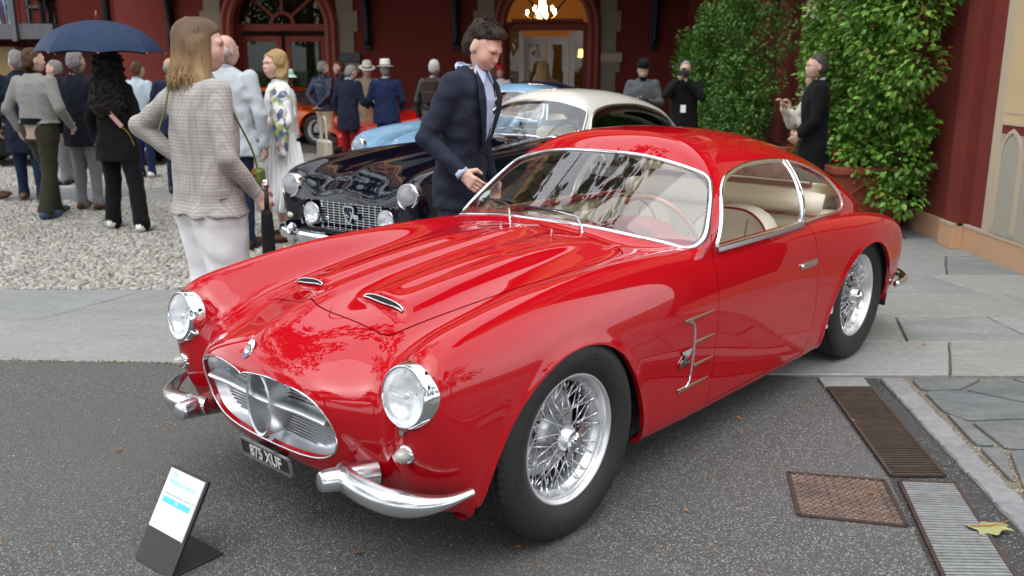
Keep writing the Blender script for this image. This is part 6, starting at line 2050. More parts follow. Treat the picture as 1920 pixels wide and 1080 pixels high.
bg_car('coupe_car', 'dark blue coupe whose roof shows over the ivory roof before the entrance', (-.48, 14.55, 0), HD, M_DKBLUE, M_DKBLUE, lerp_map([.75, -.725, -3.4], [.75, -.95, -3.6]), .96, 1.04, 'oval')
M_BLK = paint('black_paint', (.006, .006, .007))
bg_car('saloon_car', 'black car parked on the cobbles behind the group at the left', (-8.9, 14.9, 0), R(185), M_BLK, M_BLK, lerp_map([.75, -.725, -3.4], [.75, -.95, -3.7]), 1.0, 1.08, 'wide')

# low wedge-shaped sports cars
def wedge(label, loc, rz, pm):
    T = thing('wedge_car', label, 'car', loc, rz, 'classic cars parked in the courtyard')
    # stations: x, belt z, half width, roof z, roof half width, low z
    st = [(.98, .46, .70, .46, .60, .30), (.60, .56, .80, .56, .66, .22), (0, .66, .84, .66, .68, .20), (-.42, .72, .85, .73, .66, .18), (-1.02, .78, .86, 1.08, .54, .17), (-1.45, .80, .86, 1.12, .53, .17), (-1.9, .82, .86, 1.09, .52, .18), (-2.45, .82, .86, .88, .56, .20), (-2.95, .80, .84, .82, .62, .24), (-3.25, .74, .80, .76, .6, .34)]
    rows = []
    for (x, zb, w, zr, wr, zl) in st:
        rows.append([(x, 0, zr + .012), (x, wr * .6, zr + .006), (x, wr, zr), (x, wr + (w - .05 - wr) * .5, (zr + zb) / 2), (x, w - .05, zb + .01), (x, w, zb - .05), (x, w + .012, zb - .22), (x, w - .01, zl + .10), (x, w - .08, zl)])
    S = bs_surface(np.array(rows), 8, 5)
    g = Skin.grid(S)
    for xc in (0, -2.45):
        g, _ = g.cut(np.maximum(np.hypot(g.V[:, 0] - xc, g.V[:, 2] - .31) - .36, .5 - g.V[:, 1]))
    g, sw = g.cut(np.maximum(poly_sdf(np.array([(-.62, .80), (-1.06, 1.035), (-1.45, 1.07), (-1.85, 1.04), (-1.98, .86)]), g.V[:, 0], g.V[:, 2]), .45 - g.V[:, 1]))
    g, ws_ = g.cut(np.maximum(np.maximum(g.V[:, 1] - .55, np.abs(g.V[:, 0] + .74) - .24), .70 - g.V[:, 2]))
    g.both().obj('body', pm, T)
    if ws_ is not None: ws_.both().obj('windscreen', mat('dark_windscreen', (.10, .12, .13), .05, spec=.7, coat=1), T)
    if sw is not None:
        for q in (sw, sw.mirrored()): q.obj('side_window', mat('tinted_window', (.012, .014, .015), .06, spec=.6), T)
    for s in (1, -1):
        for xc in (0, -2.45): wheel(T, xc, .73, .31, s, False).scale = (.9, .9, .9)
        part('headlamp_lid', pm, T, lambda b: b.box((.66, .50 * s, .575), (.22, .26, .02), bev=.006))
    part('bumper', M_SEAL, T, lambda b: b.box((.99, 0, .36), (.06, 1.36, .10), bev=.02))
    part('floor_pan', M_BLACK, T, lambda b: b.box((-1.2, 0, .22), (3.6, 1.4, .06)))
    return T
wedge('orange wedge sports car behind the woman in the white dress', (-3.65, 19.2, 0), R(-25), paint('orange_paint', (.78, .10, .008)))
wedge('bright red sports car half hidden behind the man in the white fedora', (-2.2, 16.0, 0), R(200), paint('bright_red_paint', (.62, .008, .006)))

# ================================================================ people
class Field:
    """signed distance field on a grid, several material groups, extracted with surface nets"""
    def __init__(self, lo, hi, h):
        self.lo = np.array(lo, float); self.h = h
        self.n = np.ceil((np.array(hi) - self.lo) / h).astype(int) + 1
        self.ax = [self.lo[i] + h * np.arange(self.n[i]) for i in range(3)]
        self.G = {}
        self.order = []
    def arr(self, g):
        if g not in self.G:
            self.G[g] = np.full(self.n, 1.0, np.float32); self.order.append(g)
        return self.G[g]
    def block(self, lo, hi):
        a = np.clip(np.floor((np.array(lo) - self.lo) / self.h).astype(int), 0, self.n)
        b = np.clip(np.ceil((np.array(hi) - self.lo) / self.h).astype(int) + 1, 0, self.n)
        sl = tuple(slice(a[i], b[i]) for i in range(3))
        if any(b[i] <= a[i] for i in range(3)): return None, None
        X = self.ax[0][sl[0]][:, None, None]; Y = self.ax[1][sl[1]][None, :, None]; Z = self.ax[2][sl[2]][None, None, :]
        return sl, (X, Y, Z)
    def put(self, g, sl, d, k):
        A = self.arr(g); o = A[sl]
        d = d.astype(np.float32)
        if k > 0:
            h_ = np.clip(.5 + .5 * (o - d) / k, 0, 1)
            A[sl] = o * (1 - h_) + d * h_ - k * h_ * (1 - h_)
        else:
            A[sl] = np.minimum(o, d)
    def cone(self, g, a, b, ra, rb, k=.03):
        a, b = np.array(a, float), np.array(b, float); m = max(ra, rb) + .07
        sl, P = self.block(np.minimum(a, b) - m, np.maximum(a, b) + m)
        if sl is None: return
        d = b - a; L = d @ d + 1e-12
        t = np.clip(((P[0] - a[0]) * d[0] + (P[1] - a[1]) * d[1] + (P[2] - a[2]) * d[2]) / L, 0, 1)
        q = np.sqrt((P[0] - a[0] - t * d[0]) ** 2 + (P[1] - a[1] - t * d[1]) ** 2 + (P[2] - a[2] - t * d[2]) ** 2)
        self.put(g, sl, q - (ra + (rb - ra) * t), k)
    def ell(self, g, c, r, k=.03, rot=None):
        c = np.array(c, float); r = np.array(r, float); m = r.max() + .06
        sl, P = self.block(c - m, c + m)
        if sl is None: return
        x, y, z = P[0] - c[0], P[1] - c[1], P[2] - c[2]
        if rot is not None:
            x, y, z = (rot[0][0] * x + rot[1][0] * y + rot[2][0] * z, rot[0][1] * x + rot[1][1] * y + rot[2][1] * z, rot[0][2] * x + rot[1][2] * y + rot[2][2] * z)
        q = np.sqrt((x / r[0]) ** 2 + (y / r[1]) ** 2 + (z / r[2]) ** 2)
        self.put(g, sl, (q - 1) * r.min(), k)
    def loft(self, g, rows, k=.03, zpad=.0):
        """rows: (z, cx, cy, half depth x, half width y) bottom to top"""
        R_ = np.array(rows, float); R_ = R_[np.argsort(R_[:, 0])]
        z0, z1 = R_[0, 0], R_[-1, 0]
        ex = np.abs(R_[:, 1]).max() + R_[:, 3].max() + .07; ey = np.abs(R_[:, 2]).max() + R_[:, 4].max() + .07
        sl, P = self.block((-ex, -ey, z0 - .06), (ex, ey, z1 + .06))
        if sl is None: return
        zz = P[2]
        f = lambda i: np.interp(zz, R_[:, 0], R_[:, i])
        cx, cy, dx, wy = f(1), f(2), f(3), f(4)
        q = (np.sqrt(((P[0] - cx) / dx) ** 2 + ((P[1] - cy) / wy) ** 2) - 1) * np.minimum(dx, wy) * .9
        q = np.maximum(q, np.maximum(z0 - zz, zz - z1))
        self.put(g, sl, q, k)
    def wrinkle(self, g, amp=.004, seed=0, fine=1.0):
        A = self.arr(g); r_ = np.random.default_rng(seed)
        m = np.abs(A) < .06
        idx = np.nonzero(m)
        if not len(idx[0]): return
        p = np.stack([self.ax[i][idx[i]] for i in range(3)], -1)
        s = 0
        for j in range(9):
            kk = r_.normal(size=3); kk /= np.linalg.norm(kk); kk *= r_.uniform(22, 75) * fine
            s = s + np.sin(p @ kk + r_.uniform(0, 6.28) + 1.3 * np.sin(p @ (kk[[1, 2, 0]] * .37)))
        A[idx] += (amp * s / 3).astype(np.float32)
    def mesh(self):
        keys = self.order
        St = np.stack([self.G[k] for k in keys])
        lab = St.argmin(0); F = St.min(0)
        s = F < 0
        n = self.n
        c = np.zeros(tuple(n - 1), np.int8)
        for dx in (0, 1):
            for dy in (0, 1):
                for dz in (0, 1):
                    c += s[dx:n[0] - 1 + dx, dy:n[1] - 1 + dy, dz:n[2] - 1 + dz]
        act = (c > 0) & (c < 8)
        I = np.stack(np.nonzero(act), -1)
        vid = np.full(tuple(n - 1), -1, np.int32); vid[act] = np.arange(len(I))
        acc = np.zeros((len(I), 3)); cnt = np.zeros(len(I))
        for ax in range(3):
            o1, o2 = [a for a in range(3) if a != ax]
            for u in (0, 1):
                for v in (0, 1):
                    p = I.copy(); p[:, o1] += u; p[:, o2] += v
                    q = p.copy(); q[:, ax] += 1
                    fa, fb = F[tuple(p.T)], F[tuple(q.T)]
                    m = (fa < 0) != (fb < 0)
                    t = np.where(m, fa / (fa - fb + 1e-12), 0)
                    e = p.astype(float); e[:, ax] += t
                    acc[m] += e[m]; cnt[m] += 1
        V = acc / cnt[:, None]
        near = np.clip(np.round(V).astype(int), 0, n - 1)
        vl = lab[tuple(near.T)]
        Fs, Fm = [], []
        for ax in range(3):
            o1, o2 = [(1, 2), (2, 0), (0, 1)][ax]
            sa = np.take(s, range(n[ax] - 1), ax); sb = np.take(s, range(1, n[ax]), ax)
            E = np.stack(np.nonzero(sa != sb), -1)
            ok = (E[:, o1] > 0) & (E[:, o2] > 0) & (E[:, o1] < n[o1] - 1) & (E[:, o2] < n[o2] - 1)
            E = E[ok]
            def cell(u, v):
                p = E.copy(); p[:, o1] -= u; p[:, o2] -= v
                return vid[tuple(p.T)]
            q = np.stack([cell(1, 1), cell(0, 1), cell(0, 0), cell(1, 0)], -1)
            fl = sa[tuple(E.T)]
            q[~fl] = q[~fl][:, ::-1]
            Fs.append(q); Fm.append(vl[q[:, 0]])
        Q = np.concatenate(Fs); M = np.concatenate(Fm)
        # light smoothing
        for _ in range(2):
            s_ = np.zeros_like(V); w_ = np.zeros(len(V))
            for a in range(4):
                i, j = Q[:, a], Q[:, (a + 1) % 4]
                np.add.at(s_, i, V[j]); np.add.at(w_, i, 1)
            V = V * .5 + .5 * s_ / np.maximum(w_, 1)[:, None]
        return self.lo + V * self.h, Q, M, keys

def rotm(yaw=0, pitch=0, roll=0):
    return np.array((Matrix.Rotation(yaw, 3, 'Z') @ Matrix.Rotation(pitch, 3, 'Y') @ Matrix.Rotation(roll, 3, 'X')))
SKIN = [mat('skin_fair', (.68, .46, .37), .5, noise=(9, (.58, .34, .26), .3), sss=.08), mat('skin_tan', (.58, .38, .285), .5, noise=(9, (.47, .27, .19), .3), sss=.08), mat('skin_rosy', (.68, .44, .37), .5, noise=(7, (.60, .33, .27), .3), sss=.08)]
def hair_mat(name, c, c2, stretch=9.0, roots=None):
    if name in MATS: return MATS[name]
    m = bpy.data.materials.new(name); m.use_nodes = True; t = m.node_tree; b = t.nodes['Principled BSDF']
    co = nd(t, 'ShaderNodeTexCoord'); mp = nd(t, 'ShaderNodeMapping'); mp.inputs['Scale'].default_value = (110, 110, stretch)
    n = nd(t, 'ShaderNodeTexNoise'); n.inputs['Scale'].default_value = 1; n.inputs['Detail'].default_value = 3
    t.links.new(co.outputs['Object'], mp.inputs[0]); t.links.new(mp.outputs[0], n.inputs['Vector'])
    r = nd(t, 'ShaderNodeMapRange'); r.inputs['From Min'].default_value = .35; r.inputs['From Max'].default_value = .68; t.links.new(n.outputs['Fac'], r.inputs['Value'])
    mx = nd(t, 'ShaderNodeMix', data_type='RGBA'); mx.inputs['A'].default_value = (*c, 1); mx.inputs['B'].default_value = (*c2, 1)
    t.links.new(r.outputs[0], mx.inputs['Factor']); res_ = mx.outputs['Result']
    if roots:
        sp = nd(t, 'ShaderNodeSeparateXYZ'); t.links.new(co.outputs['Object'], sp.inputs[0])
        rr = nd(t, 'ShaderNodeMapRange'); rr.inputs['From Min'].default_value = 1.50; rr.inputs['From Max'].default_value = 1.72; t.links.new(sp.outputs['Z'], rr.inputs['Value'])
        m2 = nd(t, 'ShaderNodeMix', data_type='RGBA', blend_type='MIX'); t.links.new(rr.outputs[0], m2.inputs['Factor']); t.links.new(res_, m2.inputs['A']); m2.inputs['B'].default_value = (*roots, 1); res_ = m2.outputs['Result']
    t.links.new(res_, b.inputs['Base Color'])
    bp = nd(t, 'ShaderNodeBump'); bp.inputs['Strength'].default_value = .8; bp.inputs['Distance'].default_value = .006
    t.links.new(n.outputs['Fac'], bp.inputs['Height']); t.links.new(bp.outputs['Normal'], b.inputs['Normal'])
    b.inputs['Roughness'].default_value = .6
    b.inputs['Specular IOR Level'].default_value = .15
    MATS[name] = m
    return m
def cloth(name, c, c2=None, scale=160, rough=.9, sheen=.03, fold=.5):
    c2 = c2 or tuple(x * .8 for x in c)
    return mat(name, c, rough, noise=(scale, c2, .3), bump=(20, fold, .014), sheen=sheen, spec=.12)
def plaid(name, base, lines, dark, f=62.0):
    if name in MATS: return MATS[name]
    m = bpy.data.materials.new(name); m.use_nodes = True; t = m.node_tree; b = t.nodes['Principled BSDF']
    co = nd(t, 'ShaderNodeTexCoord'); sp = nd(t, 'ShaderNodeSeparateXYZ'); t.links.new(co.outputs['Object'], sp.inputs[0])
    def stripe(sock, fr, lo, hi):
        a = nd(t, 'ShaderNodeMath', operation='MULTIPLY'); a.inputs[1].default_value = fr; t.links.new(sock, a.inputs[0])
        s_ = nd(t, 'ShaderNodeMath', operation='SINE'); t.links.new(a.outputs[0], s_.inputs[0])
        r = nd(t, 'ShaderNodeMapRange'); r.inputs['From Min'].default_value = lo; r.inputs['From Max'].default_value = hi; t.links.new(s_.outputs[0], r.inputs['Value'])
        return r.outputs[0]
    xy = nd(t, 'ShaderNodeMath', operation='ADD'); t.links.new(sp.outputs['X'], xy.inputs[0]); t.links.new(sp.outputs['Y'], xy.inputs[1])
    cur = None
    col = (*base, 1)
    for sock, fr, lo, hi, c in ((sp.outputs['Z'], f * 6.2, .1, .7, lines), (xy.outputs[0], f * 5.0, .2, .8, lines), (sp.outputs['Z'], f, .80, .96, dark), (xy.outputs[0], f * .8, .82, .96, dark)):
        fac = nd(t, 'ShaderNodeMath', operation='MULTIPLY'); fac.inputs[1].default_value = .55; t.links.new(stripe(sock, fr, lo, hi), fac.inputs[0])
        mx = nd(t, 'ShaderNodeMix', data_type='RGBA'); t.links.new(fac.outputs[0], mx.inputs['Factor'])
        if cur is None: mx.inputs['A'].default_value = col
        else: t.links.new(cur, mx.inputs['A'])
        mx.inputs['B'].default_value = (*c, 1); cur = mx.outputs['Result']
    t.links.new(cur, b.inputs['Base Color']); b.inputs['Roughness'].default_value = .9
    MATS[name] = m
    return m
M_EYE = mat('eye_dark', (.03, .02, .015), .15)
M_EYEW = mat('eye_white', (.55, .52, .50), .2)
M_LASH = mat('lash', (.06, .035, .03), .7)
M_LIP = mat('lip', (.42, .14, .12), .45)
H_ = dict(salt=hair_mat('hair_salt', (.085, .080, .075), (.035, .032, .03)), grey=hair_mat('hair_grey', (.30, .29, .28), (.16, .155, .15)), dark=hair_mat('hair_dark', (.018, .013, .010), (.045, .032, .024)), brown=hair_mat('hair_brown', (.12, .065, .035), (.06, .03, .018)),
          black=hair_mat('hair_black', (.008, .007, .007), (.025, .020, .018), 60), ombre=hair_mat('hair_ombre', (.40, .27, .14), (.24, .15, .075), 5.0, (.13, .085, .055)), blonde=hair_mat('hair_blonde', (.46, .32, .15), (.28, .17, .07)), white=hair_mat('hair_white', (.52, .51, .49), (.36, .35, .34)))

def person(label, x, y, face, H=1.72, top=None, legs=None, shoes=None, skin=0, hair='grey', style='short', hem=.80, wide=1.0, female=False,
           larm=None, rarm=None, lfoot=(0, 0), rfoot=(0, 0), yaw=0, pitch=0, lean=0.0, fine=.013, z0=0.0, tw=1.0, legw=1.0, collar=None, shirt=None, dress=None, lhand=None, rhand=None, seed=1, boxy=False, group='people standing about the courtyard', long=None):
    """face: compass heading of the body in degrees (0 = +x, 90 = away from the viewpoint); yaw > 0 turns the head to its left"""
    s = H / 1.75
    T = thing('person', label, 'person', (x, y, z0), R(face), group)
    f = Field((-.62, -.62, -.01), (.72, .62, 1.50), fine / s) if dress is None else Field((-.62, -.62, -.01), (.72, .62, 1.50), fine / s)
    lx = lambda z: math.tan(lean) * max(0, z - .95)
    sh = (.150 if female else .182) * wide
    # legs
    for sd, ft in ((1, lfoot), (-1, rfoot)):
        hip = (0, .085 * sd, .90); ank = (ft[0], .095 * sd + ft[1], .10 + (len(ft) > 2 and ft[2] or 0)); kn = ((hip[0] + ank[0]) / 2 + .03 + abs(ft[0]) * .12, (hip[1] + ank[1]) / 2, .50 + (len(ft) > 2 and ft[2] * .5 or 0))
        g = 'legs' if dress is None else 'skin'
        w = legw if dress is None else .72
        f.cone(g, hip, kn, .098 * tw * w, .070 * w, .03); f.cone(g, kn, ank, .070 * w, .052 * w if w < 1.05 else .070 * w, .03)
        if dress is None: f.cone(g, (ank[0], ank[1], ank[2] + .02), (ank[0] + .015, ank[1], ank[2] - .035), .058 * w, .064 * w, .02)
        zf = ank[2] - .055
        f.ell('shoes', (ank[0] + .075, ank[1] + .012 * sd, zf), (.140, .048, .042), .02); f.ell('shoes', (ank[0] - .02, ank[1], zf + .008), (.065, .042, .050), .03)
    if dress is None:
        f.loft('legs', [(.80, 0, 0, .095, .155 * wide), (.92, 0, 0, .115, .165 * wide), (1.02, 0, 0, .105, .150 * wide)], .05)
        lz = f.ax[2][None, None, :] - (hem + .012)
        f.G['legs'][...] = np.maximum(f.G['legs'], lz.astype(np.float32))
    # torso garment
    b_ = .125 * tw
    rows = [(hem, .0, 0, b_ * (1.06 + .5 * max(0, legw - 1)), (.205 if not female else .195) * wide * (1 + .25 * max(0, legw - 1))), (.88, .0, 0, b_ * 1.04, .195 * wide), (1.02, lx(1.02), 0, b_ * .95, (.172 if not female else .150) * wide), (1.15, lx(1.15) + .005, 0, b_ * 1.0, (.180 if not female else .155) * wide), (1.30, lx(1.3) + .005, 0, b_ * 1.02, (.195 if not female else .168) * wide), (1.40, lx(1.4), 0, b_ * .86, sh * .98), (1.455, lx(1.45) - .01, 0, b_ * .60, sh * .62), (1.50, lx(1.5) - .012, 0, b_ * .46, .070)]
    if boxy: rows = [(z_, a_, b2_, d_, max(w_, .178 * wide) if z_ < 1.35 else w_) for z_, a_, b2_, d_, w_ in rows]
    rows = [r_ for r_ in rows if r_[0] >= hem - 1e-6]
    if dress is not None:
        rows = [(dress, .02, 0, .24, .26), (.55, .01, 0, .20, .235), (.80, 0, 0, .160, .205)] + [r_ for r_ in rows if r_[0] > .81]
    f.loft('top', rows, .03)
    # arms
    dl = ((-.03, .27, 1.12), (.05, .27, .88)); dr = ((-.03, -.27, 1.12), (.05, -.27, .88))
    ends = {}
    for sd, arm, dflt in ((1, larm, dl), (-1, rarm, dr)):
        el, ha = arm or dflt
        S_ = np.array((lx(1.41) - .005, sh * .93 * sd, 1.405))
        el, ha = np.array(el, float), np.array(ha, float)
        kq = .92 if female else 1.0
        f.cone('top', S_, el, .068 * kq * tw ** .5, .052 * kq, .03); f.cone('top', el, ha, .053 * kq, .041 * kq, .02)
        ends[sd] = (el, ha)
    f.wrinkle('top', .0042, seed); f.wrinkle('legs', .0035, seed + 5) if 'legs' in f.G else None
    # neck
    HC = np.array((lx(1.62) + .022 + .055 * math.sin(pitch), 0, 1.625 - .055 * max(0, math.sin(pitch))))
    f.cone('skin', (lx(1.44) - .012, 0, 1.40), (HC[0] - .030, 0, HC[2] - .065), .060 if not female else .050, .054 if not female else .046, .02)
    V, Q, M, keys = f.mesh()
    Vs, Qs, Ms = [V], [Q], [np.array([dict(skin=0, top=1, legs=2, shoes=3)[k] for k in keys])[M]]
    # head at finer pitch, in its own frame
    hr = rotm(yaw, pitch)
    hf = Field((-.14, -.12, -.16), (.155, .12, .15), max(.0055, fine * .55) / s)
    hf.ell('skin', (-.008, 0, .030), (.098, .077, .088), .0); hf.ell('skin', (.030, 0, -.030), (.066, .062, .080), .04); hf.ell('skin', (.046, 0, -.082), (.036, .036, .028), .04)
    hf.ell('skin', (.082, 0, .022), (.017, .052, .011), .020); hf.ell('skin', (.088, 0, -.060), (.016, .026, .015), .018)
    HA = hf.arr('skin'); hX, hY, hZ = np.meshgrid(*hf.ax, indexing='ij')
    for sd in (1, -1):
        q_ = .016 - np.sqrt(((hX - .103) / 1.2) ** 2 + ((hY - .031 * sd) / 1.15) ** 2 + ((hZ - .003) / .75) ** 2)
        kk = .012; h_ = np.clip(.5 + .5 * (q_ - HA) / kk, 0, 1); HA[...] = HA * (1 - h_) + q_ * h_ + kk * h_ * (1 - h_)
    hf.cone('skin', (.088, 0, .012), (.108, 0, -.026), .0075, .0105, .008)
    for sd in (1, -1): hf.ell('skin', (.098, .011 * sd, -.031), (.011, .008, .008), .008)
    for sd in (1, -1):
        hf.ell('skin', (-.008, .077 * sd, -.010), (.020, .010, .032), .010); hf.ell('skin', (.060, .044 * sd, -.030), (.026, .022, .026), .03)
    V2, Q2, M2, k2 = hf.mesh()
    V2 = V2 @ hr.T + HC
    Vs.append(V2); Qs.append(Q2 + len(V)); Ms.append(np.zeros(len(Q2), int))
    # hands
    off = len(V) + len(V2)
    for sd, spec in ((1, lhand), (-1, rhand)):
        el, ha = ends[sd]
        d = (ha - el) / np.linalg.norm(ha - el)
        if spec is False: continue
        nrm = np.array(spec[0] if spec else (0, -sd, 0.05), float); curl = spec[1] if spec else .45
        if spec and len(spec) > 2: d = np.array(spec[2], float); d /= np.linalg.norm(d)
        nrm = nrm - d * (nrm @ d); nrm /= np.linalg.norm(nrm); sv = np.cross(nrm, d) * (sd)
        res = (.0042 if fine < .011 else .0065) / s
        lo = ha - .05 + np.minimum(0, d * .19) - .05; hi = ha + .05 + np.maximum(0, d * .19) + .05
        g = Field(lo, hi, res)
        g.cone('skin', ha - d * .03, ha + d * .02, .027, .028, .02)
        for w_ in (-.020, 0, .020): g.cone('skin', ha + d * .02 + sv * w_ * .7, ha + d * .085 + sv * w_ * 1.15, .0165, .0135, .012)
        for i, (o_, L_) in enumerate(((.032, .92), (.011, 1.0), (-.011, .95), (-.031, .78))):
            p = ha + d * .088 + sv * o_ * .95; an = 0
            for sl_, r0, r1 in ((.042, .0098, .0090), (.027, .0088, .0080), (.021, .0078, .0066)):
                an += curl
                dv = d * math.cos(an) + nrm * math.sin(an)
                q_ = p + dv * sl_ * L_
                g.cone('skin', p, q_, r0, r1, .004); p = q_
        p = ha + d * .025 + sv * .032; q_ = p + (d * .60 + sv * .55 + nrm * .45) * .050; r_ = q_ + (d * .8 + nrm * .55) * .034
        g.cone('skin', p - sv * .01, q_, .0150, .0115, .010); g.cone('skin', q_, r_, .0108, .0088, .006)
        V3, Q3, M3, _k = g.mesh()
        Vs.append(V3); Qs.append(Q3 + off); Ms.append(np.zeros(len(Q3), int)); off += len(V3)
    V, Q, M = np.concatenate(Vs) * s, np.concatenate(Qs), np.concatenate(Ms)
    mats = [SKIN[skin], top, legs or top, shoes or mat('shoe_black', (.012, .012, .012), .4)]
    link('body', mk_mesh('body', V, Q, mats, M, smooth=True), T)
    def head_obj(name, b, m, smooth=True, auto=None):
        b.V = [tuple((np.array(v) @ hr.T + HC) * s) for v in b.V]
        return b.build(name, m, T, smooth, auto=auto)
    if fine < .0135:
        for sd in (1, -1):
            b = MB(); b.ball((.079, .031 * sd, .003), (.011, .0135, .0075), 12, 8); head_obj('eye', b, M_EYEW)
            b = MB(); b.ball((.086, .031 * sd, .003), (.0052, .0058, .0062), 10, 6); head_obj('iris', b, M_EYE)
            b = MB(); b.tube([(.082, .017 * sd, .006), (.090, .031 * sd, .0105), (.078, .047 * sd, .005)], [.002, .0032, .002], 6); head_obj('eyelid', b, M_LASH)
            b = MB(); b.tube([(.0945, .013 * sd, .024), (.0935, .032 * sd, .029), (.078, .054 * sd, .022)], [.0035, .005, .002], 6); head_obj('eyebrow', b, H_.get(hair if hair != 'white' else 'grey', H_['brown']))
        b = MB(); b.ball((.0985, 0, -.0565), (.007, .021, .0045), 12, 6); b.ball((.0975, 0, -.0645), (.007, .018, .0055), 12, 6); head_obj('lips', b, M_LIP)
    # hair
    if style != 'none':
        g = Field((-.30, -.26, -.56) if style == 'curly' else (-.17, -.15, -.42 if style in ('long', 'bob') else -.16), (.18, .26, .17) if style == 'curly' else (.15, .15, .17), max(.0065, fine * .6) / s)
        if style in ('short', 'quiff'):
            g.ell('h', (-.012, 0, .038), (.1015, .0800, .0905), 0); g.ell('h', (-.050, 0, -.015), (.060, .074, .072), .03)
            if style == 'quiff': g.ell('h', (.048, .006, .094), (.044, .052, .030), .03); g.ell('h', (-.012, 0, .100), (.080, .064, .030), .03)
            A = g.arr('h'); X, Y, Z = np.meshgrid(*g.ax, indexing='ij')
            A[...] = np.maximum(A, (X - np.where(Z > -.03, np.maximum(.014, .014 + (Z - .048) * 2.0), -.012)) * .8)
            A[...] = np.maximum(A, (-.075 - Z))
            g.wrinkle('h', .003, seed, 2.4)
        elif style == 'fringe':
            g.ell('h', (-.055, 0, -.012), (.060, .082, .060), 0)
            g.wrinkle('h', .003, seed, 1.6)
        elif style == 'bob':
            g.ell('h', (-.016, 0, .044), (.112, .094, .094), 0); g.ell('h', (-.035, 0, -.055), (.088, .102, .095), .05); g.ell('h', (-.03, .0, -.10), (.075, .105, .05), .04)
            A = g.arr('h'); X, Y, Z = np.meshgrid(*g.ax, indexing='ij')
            A[...] = np.maximum(A, (X - np.maximum(.012 + (Z - .02) * 1.3, .02 - (.062 - np.abs(Y)) * 6)) * .8)
            g.wrinkle('h', .006, seed, 1.2)
        elif style == 'long':
            g.ell('h', (-.014, 0, .044), (.110, .088, .092), 0); g.cone('h', (-.045, 0, .02), (-.065, 0, -.17), .088, .074, .05); g.cone('h', (-.02, -.055, .0), (-.01, -.085, -.20), .045, .038, .04); g.cone('h', (-.02, .055, .0), (-.03, .085, -.16), .045, .042, .04)
            g.cone('h', (.01, -.078, .04), (.045, -.085, -.30), .026, .022, .03)
            A = g.arr('h'); X, Y, Z = np.meshgrid(*g.ax, indexing='ij')
            A[...] = np.maximum(A, (X - np.maximum(.02 + (Z - .02) * 1.2, .03 - (.066 - np.abs(Y)) * 6)) * .8)
            g.wrinkle('h', .005, seed, 1.3)
        elif style == 'curly':
            g.ell('h', (-.018, 0, .046), (.124, .112, .10), 0); g.cone('h', (-.05, 0, .0), (-.06, 0, -.34), .130, .185, .05)
            A = g.arr('h'); A[...] *= .8
            g.wrinkle('h', .013, seed, 2.6)
        V, Q, M, _k = g.mesh()
        link('hair', mk_mesh('hair', (V @ hr.T + HC) * s, Q, H_[hair], smooth=True), T)
    if collar is not None:
        cz = 1.478; pts = [(lx(cz) - .010 + .060 * math.cos(a), .064 * math.sin(a), cz - .022 * math.cos(a)) for a in np.linspace(.25, 2 * math.pi - .25, 22)]
        pts = np.array(pts)
        b = MB(); b.sweep(pts * s, [(p[0] + .02, p[1], .0) for p in pts], [(-.020 * s, .0), (.020 * s, -.006 * s), (.020 * s, .002 * s), (-.020 * s, .012 * s)]); b.build('collar', collar, T, auto=50)
    T['s'] = s
    del T['s']
    return T, s, HC, hr, ends

def hat(T, s, HC, hr, m, band, brim=.155, crown=.115, droop=.0, kind='fedora'):
    e = bpy.data.objects.new('hat', None); COL.objects.link(e); e.parent = T
    e.matrix_local = Matrix.Translation(Vector(HC + hr @ np.array((-.01, 0, .065))) * s) @ Matrix(hr.tolist()).to_4x4() @ Matrix.Scale(s, 4)
    b = MB(); b.lathe([(brim, .0 - droop), (brim - .03, .006), (.100, .004), (.098, .03), (.094, crown * .75), (.080, crown), (.045, crown - .006), (.0001, crown - .02)], n=30)
    b.V = [(v[0] * 1.12, v[1] * .92, v[2]) for v in b.V]; b.build('crown', m, e, True)
    b = MB(); b.lathe([(.1005, .004), (.0995, .032)], n=30); b.V = [(v[0] * 1.12, v[1] * .92, v[2]) for v in b.V]; b.build('band', band, e, True)

C_ = cloth
NAVY_C = C_('navy_wool', (.016, .020, .038)); BLACK_C = C_('black_cloth', (.010, .010, .011)); WHITE_C = C_('white_cotton', (.82, .81, .82), (.80, .79, .80), fold=.16); BEIGE_C = C_('beige_cotton', (.50, .42, .31)); GREY_C = C_('grey_wool', (.28, .28, .27)); OLIVE_C = C_('olive_cotton', (.045, .045, .028))
LGREY_C = C_('pale_grey_linen', (.50, .53, .56), (.44, .47, .50)); DKBLUE_C = C_('dark_blue_cotton', (.018, .028, .060)); BLUE_C = C_('blue_cloth', (.020, .030, .085)); TRENCH_C = C_('trench_cotton', (.30, .25, .17)); PALEBLUE_C = C_('pale_blue_shirt', (.55, .64, .72)); JEANS_C = C_('washed_denim', (.18, .28, .42), (.30, .40, .52), 60); RED_C = C_('dark_red_cord', (.20, .012, .015)); BROWN_C = C_('brown_suede', (.20, .07, .025)); CHAR_C = C_('charcoal_knit', (.10, .105, .11)); GREYTR_C = C_('mid_grey_trouser', (.22, .22, .23))
M_SHOEW = mat('white_trainer', (.74, .74, .73), .5); M_SHOEB = mat('shoe_black', (.012, .012, .012), .4); M_SHOEBR = mat('shoe_brown', (.09, .04, .02), .45); M_SHOEBL = mat('shoe_blue', (.04, .07, .13), .6)
STRAW = mat('white_straw', (.74, .72, .66), .8, noise=(90, (.62, .60, .54), .3)); BANDK = mat('hat_band', (.015, .015, .016), .6)
hang = lambda sd, out=.27: ((-.03, out * sd, 1.12), (.05, out * sd, .88))
